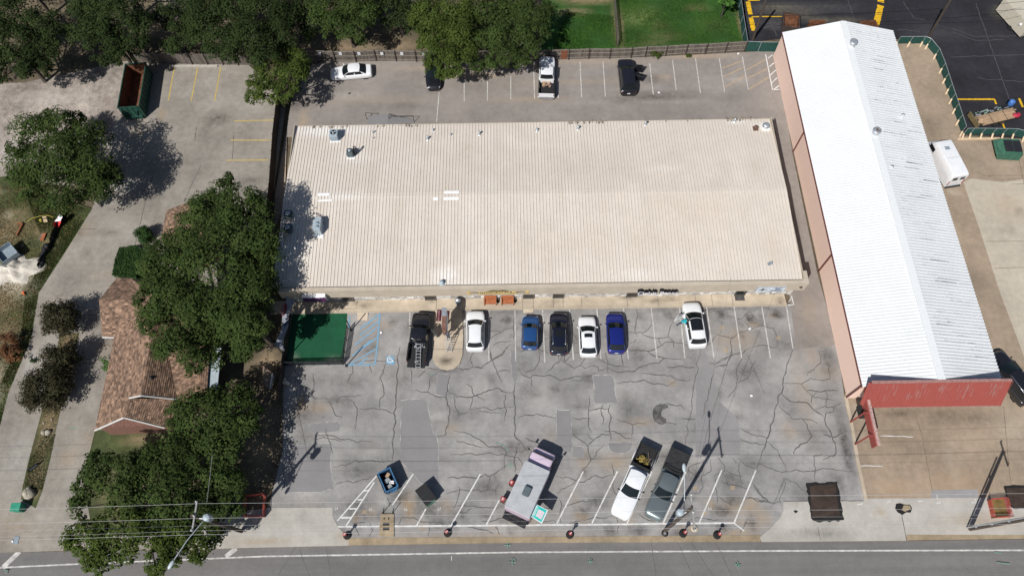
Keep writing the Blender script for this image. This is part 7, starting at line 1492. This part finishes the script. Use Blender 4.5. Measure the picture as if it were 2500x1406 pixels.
for pts, lab, txt in (([(1068, 757), (1079, 757.5), (1076, 783.5), (1064.5, 784)], 'maroon panel with pink lettering flat on the island left of sign', 'BODY LOUNGE'), ([(1091, 759), (1097, 759.5), (1094, 786), (1089, 785.5)], 'maroon panel flat on the island right of sign', 'SPA')):
    w = [P(*k, .16) for k in pts]; c = sum(w, Vector()) / 4; t2 = thing('sign_panel', lab, 'sign panel', (c.x, c.y, .12), 0, 'loose maroon sign panels'); q = MB(); q.prism([(p.x, p.y) for p in w], .15, .20); q.build('panel', m_maroon, t2, True)
    text_mesh('lettering', txt, .23 if len(txt) > 4 else .22, m_pinkt, t2, Matrix.Translation((-.02, 0, .084)) @ Matrix.Rotation(math.radians(88), 4, 'Z'), .002, sx=.66)
lb, lt = P(1097, 859, .13), P(1093, 824, 1.5); 
ladder('stepladder', 'pale ladder under the worker at the island sign', lb, lt, .5, m_lad, 'ladders', 7)

# people
def person(label, base, rz, pose, mats_, sc=1.0, zoff=0.0):
    """one skinned body; pose gives joint positions in metres, +x ahead"""
    t = thing('person', label, 'person', (base.x, base.y, base.z + zoff), rz)
    J = dict(pose); me = bpy.data.meshes.new('body'); bm = bmesh.new(); V = {}
    R = dict(pelvis=.125, chest=.14, neck=.055, headb=.075, headm=.098, headt=.075, nose=.025)
    names = ['pelvis', 'waist', 'chest', 'neck', 'headb', 'headm', 'headt']; R['waist'] = .115
    for s in 'lr':
        names += [k + s for k in ('sh', 'el', 'wr', 'palm', 'hip', 'kn', 'an', 'toe')]; R.update({'sh' + s: .062, 'el' + s: .043, 'wr' + s: .030, 'palm' + s: .036, 'hip' + s: .092, 'kn' + s: .060, 'an' + s: .043, 'toe' + s: .042})
    J['waist'] = tuple((a + b) / 2 for a, b in zip(J['pelvis'], J['chest']))
    rad = []
    def v(n, co, r): V[n] = bm.verts.new(Vector(co) * sc); rad.append(r * sc)
    for n in names: v(n, J[n], R[n])
    E = [('pelvis', 'waist'), ('waist', 'chest'), ('chest', 'neck'), ('neck', 'headb'), ('headb', 'headm'), ('headm', 'headt')]
    for s in 'lr': E += [('chest', 'sh' + s), ('sh' + s, 'el' + s), ('el' + s, 'wr' + s), ('wr' + s, 'palm' + s), ('pelvis', 'hip' + s), ('hip' + s, 'kn' + s), ('kn' + s, 'an' + s), ('an' + s, 'toe' + s)]
    for s in 'lr':
        w, p = Vector(J['wr' + s]), Vector(J['palm' + s]); d = (p - w).normalized(); sd = d.cross(Vector((.2, .3, 1))).normalized(); nn = d.cross(sd)
        for i, (o, ln) in enumerate(((-.030, .066), (-.010, .076), (.010, .072), (.029, .056))):
            a = p + d * .02 + sd * o; b_ = a + d * ln * .55; c_ = b_ + d * ln * .35 + nn * ln * .3
            for nm, co, r in (('f%s%da' % (s, i), b_, .009), ('f%s%db' % (s, i), c_, .008)): v(nm, co, r)
            E += [('palm' + s, 'f%s%da' % (s, i)), ('f%s%da' % (s, i), 'f%s%db' % (s, i))]
        v('t%sa' % s, p - d * .02 + sd * .05, .010); v('t%sb' % s, p + d * .015 + sd * .065 + nn * .01, .009); E += [('palm' + s, 't%sa' % s), ('t%sa' % s, 't%sb' % s)]
    for a, b_ in E: bm.edges.new((V[a], V[b_]))
    bm.verts.index_update(); bm.to_mesh(me); bm.free()
    o = bpy.data.objects.new('body', me); COL.objects.link(o); sk = o.modifiers.new('skin', 'SKIN')
    for i, r in enumerate(rad): me.skin_vertices[0].data[i].radius = (r, r); me.skin_vertices[0].data[i].use_root = (i == 0)
    ss = o.modifiers.new('sub', 'SUBSURF'); ss.levels = 1; ss.render_levels = 1
    bpy.context.view_layer.update(); m2 = bpy.data.meshes.new_from_object(o.evaluated_get(bpy.context.evaluated_depsgraph_get())); bpy.data.objects.remove(o)
    skin, shirt, legs, hair = mats_
    for m in (skin, shirt, legs, mat('shoe_dark', (.03, .03, .03), .7)): m2.materials.append(m)
    segs = [(Vector(J[a]) * sc, Vector(J[b_]) * sc, k) for a, b_, k in [('pelvis', 'chest', 1), ('chest', 'neck', 1)] + [x for s in 'lr' for x in (('chest', 'sh' + s, 1), ('sh' + s, 'el' + s, 1), ('el' + s, 'wr' + s, 0), ('wr' + s, 'palm' + s, 0), ('pelvis', 'hip' + s, 2), ('hip' + s, 'kn' + s, 2), ('kn' + s, 'an' + s, 2), ('an' + s, 'toe' + s, 3))] + [('headb', 'headt', 0)]]
    for p in m2.polygons:
        best = 9; k = 0
        for a, b_, kk in segs:
            d = b_ - a; u = max(0, min(1, (p.center - a).dot(d) / d.length_squared)); L = (a + d * u - p.center).length
            if L < best: best = L; k = kk
        p.material_index = k; p.use_smooth = True
    m2.name = 'body'; bo = bpy.data.objects.new('body', m2); COL.objects.link(bo); bo.parent = t
    hb_, hm, ht = (Vector(J[k]) * sc for k in ('headb', 'headm', 'headt')); up = (ht - hb_).normalized(); fw = Vector(J.get('face', (1, 0, 0))).normalized()
    q = MB(); q.ell(hm + up * .045 * sc - fw * .015, (.108 * sc, .098 * sc, .085 * sc), 14, 8); q.build('hair', hair, t)
    q = MB(); sd = up.cross(fw).normalized()
    for s in (-1, 1): q.ell(hm + fw * .092 * sc + sd * s * .034 * sc, (.012, .014, .009), 8, 5)
    q.ell(hm + fw * .10 * sc - up * .03 * sc, (.02, .014, .022), 8, 5); q.ell(hm + fw * .088 * sc - up * .062 * sc, (.012, .026, .007), 8, 5)
    for s in (-1, 1): q.ell(hm + sd * s * .098 * sc - up * .01, (.02, .012, .03), 8, 5)
    q.build('face', skin, t)
    return t
m_skin = mat('skin', (.36, .21, .15), .6, .05); m_tealc = mat('teal_shirt', (.02, .40, .46), .8, .06); m_jean = mat('dark_jeans', (.05, .06, .10), .9, .1); m_hair = mat('dark_hair', (.02, .014, .010), .7); m_gcap = mat('slate_grey_cap', (.11, .13, .17), .8, .06); m_khaki = mat('grey_work_trousers', (.16, .13, .12), .9, .1)
b = P(1662, 794)
person('person in a bright teal shirt leaning in at the open car door', b, math.radians(-20), dict(pelvis=(-.08, 0, .90), chest=(.22, 0, 1.25), neck=(.34, 0, 1.36), headb=(.38, 0, 1.42), headm=(.43, 0, 1.50), headt=(.47, 0, 1.58), face=(.9, 0, -.4), shl=(.20, .19, 1.28), ell=(.42, .25, 1.10), wrl=(.64, .18, 1.08), palml=(.72, .16, 1.07), shr=(.20, -.19, 1.28), elr=(.36, -.28, 1.06), wrr=(.58, -.22, .98), palmr=(.66, -.20, .96), hipl=(-.08, .10, .86), knl=(-.02, .12, .48), anl=(-.14, .12, .08), toel=(.05, .13, .04), hipr=(-.08, -.10, .86), knr=(-.20, -.14, .48), anr=(-.42, -.16, .10), toer=(-.25, -.17, .04)), (m_skin, m_tealc, m_jean, m_hair))
b = P(1093, 815, 2.25); b.z = .12
person('worker in a slate grey cap and dark shirt reaching up to the island sign', b, math.radians(95), dict(pelvis=(0, 0, .90), chest=(.05, 0, 1.30), neck=(.08, 0, 1.45), headb=(.10, 0, 1.50), headm=(.11, 0, 1.60), headt=(.11, 0, 1.70), face=(1, 0, .2), shl=(.05, .20, 1.38), ell=(.26, .26, 1.50), wrl=(.46, .20, 1.68), palml=(.53, .18, 1.74), shr=(.05, -.20, 1.38), elr=(.20, -.42, 1.42), wrr=(.30, -.66, 1.50), palmr=(.33, -.74, 1.53), hipl=(0, .10, .86), knl=(.06, .11, .47), anl=(-.02, .11, .08), toel=(.15, .12, .04), hipr=(0, -.10, .86), knr=(.04, -.11, .47), anr=(-.04, -.11, .08), toer=(.13, -.12, .04)), (m_skin, mat('dark_grey_shirt', (.06, .07, .09), .85), m_khaki, m_gcap), zoff=.48)

# turf patio with mesh fence, shade banner and poles
turf_m = ground_mat('artificial_turf', (.010, .075, .035), .15, .12, bsc=.4, pale=(.25, .26, .22), dark=(.005, .02, .012), tan=(.06, .09, .03))
surface('turf_patio', [(714, 766), (848, 765), (838, 889), (694, 892)], .010, turf_m, .4, [(815, 878, 26, 8, .5, 2), (720, 870, 14, 8, .35, 2), (780, 885, 40, 5, .2, 0)])
m_pm = bpy.data.materials.new('dark_screen_mesh'); m_pm.use_nodes = True; _b = m_pm.node_tree.nodes['Principled BSDF']; _b.inputs['Base Color'].default_value = (.02, .02, .03, 1); _b.inputs['Alpha'].default_value = .75
t = thing('patio_fence', 'dark mesh fence with black posts around the green turf', 'fence', P(838, 889))
q = MB(); e = [P(*k) for k in ((695, 893), (838, 890), (852, 803))]
for a, b_ in zip(e, e[1:]): q.quad(a + Vector((0, 0, .05)), b_ + Vector((0, 0, .05)), b_ + Vector((0, 0, 1.0)), a + Vector((0, 0, 1.0)))
q.build('screen', m_pm, t, True)
q = MB(); q.tube([p + Vector((0, 0, 1.0)) for p in e], .03, 6); q.build('top_rail', m_trimb, t, True)
for p in along(e, 1.3): q = MB(); q.tube([p, p + Vector((0, 0, 1.05))], .035, 6); q.build('post', m_trimb, t, True)
m_sail = mat('grey_banner_fabric', (.30, .31, .35), .85, .08, 2.0); m_bred = mat('dull_red_banner_print', (.26, .045, .05), .8, .15, 3.0); 
bt = thing('shade_banner', 'long twisted grey fabric banner with a red patch by the patio', 'banner', P(690, 800)); L_ = []; zt_ = 2.9
path = [((699, 723), (722, 733), 3.0), ((698, 742), (712, 750), 2.9), ((689, 770), (705, 768), 2.6), ((688, 802), (704, 797), 2.5), ((676, 830), (694, 822), 2.6), ((672, 838), (691, 836), 2.7), ((666, 838), (694, 857), 3.0)]
q = MB(); vs = []
for a, b_, zz in path: vs += [P(*a, zz), P((a[0] + b_[0]) / 2, (a[1] + b_[1]) / 2, zz - .12), P(*b_, zz - .05)]
q.add(vs, [(i * 3 + k, i * 3 + k + 1, i * 3 + k + 4, i * 3 + k + 3) for i in range(len(path) - 1) for k in range(2)], 0, True); o = q.build('fabric', m_sail, bt, True)
q = MB(); vs = [P(696, 740, 2.95), P(700, 742, 2.96), P(701, 752, 2.85), P(696, 766, 2.7), P(688, 772, 2.66), P(686, 760, 2.5), P(690, 745, 2.6)]; q.add(vs, [(0, 1, 2, 3, 4, 5, 6)]); q.build('red_print', m_bred, bt, True)
q = MB()
for k in range(6): a = P(692.5 - k * .7, 746 + k * 4.2, 2.95 - k * .03); q.box(a, (.10, .13, .02))
for k in range(7): a = P(692 + k * 1.4, 792 - k * 1.6, 2.62); b_ = P(696 + k * 1.2, 797 - k * 1.9, 2.62); q.bar(a, b_, .09, .02, mi=1)
q.build('banner_lettering', [m_pinkt, m_navy], bt, True)
for (px, py, zz, lab) in ((724, 736, 3.1, 'dark shade pole at the sidewalk end of the banner'), (700, 876, 3.1, 'dark shade pole at the patio corner end of the banner'), (846, 893, 2.6, 'dark shade pole at the right front corner of turf patio'), (858, 806, 2.4, 'dark shade pole at the right back corner of turf patio')):
    b_ = P(px, py); o = MB().tube([Vector((0, 0, 0)), Vector((.02, .02, zz))], .055, 8).lathe((0, 0, 0), [(.14, 0), (.14, .03), (.06, .04)], 12).build('shade_pole', m_trimb); o.location = b_; tag(o, lab, 'pole', 'dark shade poles')
q = MB(); q.ell((0, 0, .16), (.35, .22, .2)); q.ell((.28, -.1, .14), (.2, .2, .16)); q.ell((-.1, .28, .12), (.14, .2, .14)); o = q.build('boulder', mat('cream_rock', (.55, .50, .40), .9, .15)); o.location = P(697, 934); tag(o, 'cream coloured rock pile by the fence end', 'rock')
# slatted board sign by the fence
w = [P(643, 893, 2.1), P(671, 917, 2.1), P(664, 952, 1.3), P(641, 940, 1.3)]; t = thing('slat_board', 'weathered slatted board on two posts under the trees', 'board', P(655, 925))
q = MB()
for k in range(8): u = (k + .5) / 8; q.bar(w[0].lerp(w[1], u), w[3].lerp(w[2], u), .14, .03, mi=1 if k == 6 else 0)
q.build('slat', [m_woodo, m_hv], t, True)
q = MB(); q.bar(w[0], w[1], .06, .06); q.bar(w[3], w[2], .06, .06); q.bar(w[0], w[3], .06, .06); q.build('frame', m_sbrown, t, True)
for p in (w[0], w[1]): q = MB(); q.tube([(p.x, p.y, 0), p], .05, 6); q.build('post', m_trimb, t, True)
# storm drain, manholes, meter box
t = thing('storm_drain', 'tan concrete storm drain inlet with dark slots at the kerb', 'drain', P(943, 1280)); dr = [P(*k) for k in ((930, 1254), (962, 1254), (962, 1310), (925, 1308))]
q = MB(); q.prism([(p.x, p.y) for p in dr], .0, .10); q.build('slab', m_kerb, t, True)
q = MB()
for (x0, x1, y0, y1) in ((935, 951, 1276, 1283), (935, 951, 1287, 1294), (937, 940, 1263, 1268), (948, 951, 1262, 1269)): a, b_ = P(x0, y1), P(x1, y0); q.box(((a.x + b_.x) / 2, (a.y + b_.y) / 2, .10), (b_.x - a.x, b_.y - a.y, .02))
q.build('grate', m_dark, t, True)
for (px, py) in ((935, 1252), (959, 1251)):
    b_ = P(px, py); o = MB().bar((0, 0, .1), (.2, .28, .85), .06, .06).box((0, 0, .05), (.1, .1, .1)).build('steel_stake', m_trimb); o.location = b_; tag(o, 'leaning dark steel stake %s the storm drain slab' % ('left above' if px < 940 else 'right above'), 'stake', 'stakes by the storm drain')
for (px, py, r, lab, mm) in ((1695, 1289, .32, 'pale manhole ring with dark centre by the kerb', m_walk), (1623, 1301, .30, 'dark round cover at the foot of the centre pole', m_trimb)):
    t = thing('manhole', lab, 'manhole', P(px, py, .004)); q = MB(); q.lathe((0, 0, 0), [(r, 0), (r, .025), (r * .5, .028)], 22); q.build('ring', mm, t); q = MB(); q.lathe((0, 0, .03), [(r * .42, 0), (r * .42, .008)], 16); q.build('cover', m_dark if mm is m_walk else m_patch, t)
t = thing('meter_box', 'grey meter box lid set in the left driveway by the road', 'meter box', P(40, 1318, .01)); q = MB(); q.box((0, 0, .02), (.42, .62, .04)); q.build('lid', m_hvl, t); q = MB(); q.ell((-.3, -.05, .04), (.13, .12, .04)); q.build('cap', m_galv, t)
t = thing('utility_box', 'bright green utility box at the road end of the median strip', 'utility box', P(52, 1241)); q = MB(); q.box((0, 0, .42), (.78, .66, .84)); q.build('cabinet', mat('bright_green_enamel', (.02, .22, .14), .5, .08), t, bevel=.05); q = MB(); q.box((0, 0, .86), (.84, .72, .06)); q.build('lid', mat('bright_green_enamel_lid', (.03, .27, .17), .5), t, bevel=.02)
m_rock = mat('pale_rock', (.40, .36, .29), .9, .25, 3.0, bump=.5)
for (px, py, s, lab) in ((75, 1206, 1.0, 'large cream boulder behind the green utility box'), (113, 1058, .55, 'grey rock on the median strip below the joined shrubs'), (108, 1032, .22, 'small stone on the median strip left of pair'), (128, 1025, .22, 'small stone on the median strip right of pair')):
    q = MB()
    for k in range(5 if s > .5 else 2): q.ell((rng.uniform(-.5, .5) * s, rng.uniform(-.25, .25) * s, .2 * s), (rng.uniform(.35, .55) * s, rng.uniform(.25, .4) * s, rng.uniform(.25, .45) * s), 9, 6, rz=rng.uniform(0, 3))
    o = q.build('boulder', m_rock); o.location = P(px, py); tag(o, lab, 'rock', 'rocks on the median strip')
t = thing('yard_sign', 'small black sign board lying on the median strip', 'yard sign', P(86, 1141)); q = MB(); q.box((0, 0, .25), (1.0, .08, .42), rz=.75); q.build('board', m_blk, t); q = MB(); q.box((.02, -.05, .26), (.7, .01, .1), rz=.75); q.build('print', m_hvl, t)
for s in (-1, 1): q = MB(); q.tube([(s * .3, s * .28, 0), (s * .3, s * .28, .1)], .02, 5); q.build('leg', m_blk, t)

# plastic barrier mesh around street digs
m_om = mat('red_safety_mesh', (.50, .10, .07), .7, .15, 6.0)
def barrier(label, px, h):
    w = [P(*p) for p in px]; t = thing('safety_fence', label, 'safety fence', w[0], 0, 'red plastic safety fences')
    for a, b_ in zip(w, w[1:] + w[:1]):
        q = MB(); n = max(3, int((b_ - a).length / .12))
        for k in range(n + 1): p = a.lerp(b_, k / n); lean = .12; q.bar(p, p + Vector((0, 0, h)), .03, .02)
        for k in range(6): z_ = h * (k + .5) / 6; q.bar(a + Vector((0, 0, z_)), b_ + Vector((0, 0, z_)), .02, .03)
        q.build('mesh_panel', m_om, t, True)
    for a in w: q = MB(); q.tube([a, a + Vector((0, 0, h + .1))], .03, 6); q.build('stake', m_trimb, t, True)
barrier('red plastic safety fence around a dug pit near the right pole', [(2409, 1220), (2450, 1217), (2462, 1262), (2420, 1265)], .75)
barrier('red plastic safety fence in tree shade by the left driveway', [(604, 1212), (650, 1208), (648, 1262), (600, 1262)], .85)
pit = MB(); pp = [P(*k, .028) for k in ((2410, 1219), (2451, 1217), (2462, 1262), (2420, 1264))]; pit.add(pp, [(0, 1, 2, 3)]); o = pit.build('pit', ground_mat('olive_pit_soil', (.16, .11, .04), .2, .4, bsc=1.0)); o['kind'] = 'structure'

# construction clutter on the left verge
m_pvc = mat('yellow_pipe', (.42, .36, .06), .6)
o = MB().tube([P(66, 541, .1), P(80, 533, .15), P(100, 527, .1), P(118, 526, .08), P(131, 531, .06)], .032, 7).build('pipe', m_pvc); tag(o, 'bent yellow pipe lying on the grass below the lone tree', 'pipe')
for k, (px, py, rz) in enumerate(((110, 532, .05), (112, 538, -.05), (113, 542, .02))):
    o = MB().box((0, 0, .1 + .0 * k), (.42, .12, .12), rz).build('timber_block', m_newwood); o.location = P(px, py); tag(o, ('top pale block of three on the grass', 'middle pale block of three on the grass', 'bottom pale block of three on the grass')[k], 'timber', 'pale timber blocks')
o = MB().box((0, 0, .12), (.2, .26, .22), .4).build('bucket', m_pvc); o.location = P(101, 540); tag(o, 'small yellow container beside the pale blocks', 'container')
for k, (a, b_) in enumerate((((40, 575), (55, 546)), ((55, 546), (42, 546)))): o = MB().bar(P(*a, .15), P(*b_, .18), .16, .12).build('steel_beam', mat('rust_orange_beam', (.24, .09, .035), .8, .2)); tag(o, ('longer rusty orange beam on the dirt', 'short rusty beam end on the dirt')[k], 'beam')
for k in range(3): o = MB().box((0, 0, .12), (.16, .85, .12), -.2 + .06 * k).build('plank', m_orange if k else m_woodo); o.location = P(101 + k * 4.2, 580); tag(o, ('left reddish plank of three by the black tarp', 'middle reddish plank of three by the black tarp', 'right reddish plank of three by the black tarp')[k], 'plank', 'short planks by the tarp')
q = MB(); q.add([P(131, 542, .9), P(145, 524, 1.0), P(152, 528, .95), P(148, 545, .6), P(141, 558, .25), P(132, 556, .2)], [(0, 1, 2, 3, 4, 5)]); o = q.build('red_flag_cloth', mat('red_cloth', (.55, .03, .03), .8)); tag(o, 'red cloth draped over the low silt fence', 'cloth')
q = MB(); q.add([P(133, 541, 1.02), P(146, 523, 1.12), P(153, 529, 1.06), P(147, 540, .95)], [(0, 1, 2, 3)]); o = q.build('white_cloth', m_wsign); tag(o, 'white cloth end above the red cloth', 'cloth')
t = thing('silt_fence', 'black low silt fence running along the grass verge', 'fence', P(150, 545)); q = MB(); w = along([P(158, 524), P(147, 550), P(133, 585), P(122, 612), P(108, 632), P(97, 655)], .5)
for i, (a, b_) in enumerate(zip(w, w[1:])): zz = .75 if i < len(w) * .45 else .55; q.quad(a, b_, b_ + Vector((.05 * math.sin(i), .05, zz)), a + Vector((.05 * math.sin(i - 1), .05, zz)))
q.build('fabric', m_trimb, t, True)
for p in w[::3]: q = MB(); q.bar(p, p + Vector((0, 0, .95)), .05, .05); q.build('stake', m_woodo, t, True)
q = MB()
for k in range(9): p = P(112 - k * 1.8 + rng.uniform(-2, 2), 600 + k * 6, .15); q.ell(p, (.35, .3, .18), 8, 5, rz=k)
o = q.build('tarp_bundle', m_blk); tag(o, 'crumpled black tarp rolled along the silt fence', 'tarp')
q = MB(); hc_ = P(30, 662); NR, NA = 16, 40; vs = [(hc_.x, hc_.y, .8)]; fs = []
for i in range(1, NR + 1):
    for k in range(NA):
        a = 2 * math.pi * k / NA; e = 1 + .28 * math.sin(2 * a + 1) + .16 * math.sin(5 * a) + .08 * math.sin(9 * a + 2); r = i / NR; v = Vector((math.cos(a) * r * e * 2.5, math.sin(a) * r * e * 2.0, 0))
        z_ = .8 * max(0, 1 - r) ** 1.1 + (.22 * mnoise.noise(v * 1.6) + .10 * mnoise.noise(v * 5)) * min(1, 3 * (1 - r)); vs.append((hc_.x + v.x, hc_.y + v.y, max(.0, z_) + .012))
for k in range(NA): fs.append((0, 1 + k, 1 + (k + 1) % NA))
for i in range(NR - 1):
    for k in range(NA): fs.append((1 + i * NA + k, 1 + (i + 1) * NA + k, 1 + (i + 1) * NA + (k + 1) % NA, 1 + i * NA + (k + 1) % NA))
q.add(vs, fs, 0, True)
o = q.build('gravel_heap', ground_mat('pale_heap', (.48, .44, .38), .25, .2, bsc=1.5)); tag(o, 'pale heap of crushed stone at left edge', 'gravel heap', None, 'stuff')
c, rz, A, B = basis([(-15, 612), (22, 598), (42, 612), (12, 645)], .9); t = thing('utility_trailer', 'small grey trailer tipped at the stone heap on the left edge', 'trailer', c, rz)
q = MB(); q.box((0, 0, .45), (A, B, .1))
for s in (-1, 1): q.box((0, s * B / 2, .75), (A, .05, .55)); q.box((s * A / 2, 0, .75), (.05, B, .55))
q.build('tub', m_hvl, t)
for s in (-1, 1): wh = thing_part('wheel', t, (0, s * (B / 2 + .1), .28)); q = MB(); q.lathe((0, 0, -.08), [(.18, 0), (.28, .02), (.28, .16), (.18, .17)], 14, ax=Matrix.Rotation(math.radians(90 * s), 3, 'X')); q.build('tyre', m_tyre, wh)
q = MB(); q.box((A / 2 + .4, 0, .4), (.9, .07, .07)); q.build('tow_bar', m_trimb, t)
o = MB().lathe((0, 0, 0), [(.17, 0), (.17, .03), (.11, .04), (.02, .5)], 12, ax=Euler((1.3, .2, .6)).to_matrix()).build('traffic_cone', mat('orange_cone', (.60, .12, .03), .6)); o.location = P(57, 714, .1); tag(o, 'small orange cone tipped over on the verge', 'cone')
# rear service ramp behind the cream roof
t = thing('service_ramp', 'grey service ramp with black handrails behind the back roof edge', 'ramp', P(950, 298)); a, b_ = P(895, 301), P(985, 300)
q = MB(); q.prism([(a.x, 51.0), (b_.x - 1.6, 51.0), (b_.x - 1.7, 53.4), (a.x + 2.2, 53.5), (a.x + .3, 53.1)], 0, .7); q.build('platform', m_patch, t, True)
q = MB(); q.add([(b_.x - 1.6, 51.0, .7), (b_.x - 1.7, 53.4, .7), (b_.x + 1.2, 53.1, .02), (b_.x + 1.2, 51.0, .02)], [(0, 1, 2, 3)]); q.build('slope', m_patch, t, True)
q = MB()
for (x0, y0, x1, y1) in ((a.x, 53.3, a.x + .7, 53.3), (b_.x - 1.5, 52.8, b_.x + 1.2, 52.8)):
    q.tube([(x0, y0, 1.1), (x1, y1, 1.1)], .03, 6); q.tube([(x0, y0, 0), (x0, y0, 1.1)], .03, 6); q.tube([(x1, y1, 0), (x1, y1, 1.1)], .03, 6)
q.build('handrail', m_blk, t, True)
# litter scraps the photo shows on the pavements
for k, (px, py, lab) in enumerate(((1608, 227, 'white scrap of litter on the rear asphalt'), (1288, 171, 'white scrap of litter left of the white pickup'), (853, 229, 'dark scrap on the rear asphalt below the white sedan'), (930, 812, 'tiny white scrap by the wheelchair emblem'), (1830, 803, 'tiny white scrap in the front stalls'), (1834, 966, 'tiny white scrap in the middle of the lot'), (1802, 132, 'white scrap at the green mesh fence foot'))):
    o = MB().box((0, 0, .03), (.22, .16, .05), rng.uniform(0, 3)).ell((.06, .04, .05), (.09, .07, .04), 8, 5).build('litter', m_blk if k == 2 else m_wsign); o.location = P(px, py, .01); tag(o, lab, 'litter', 'scraps of litter')
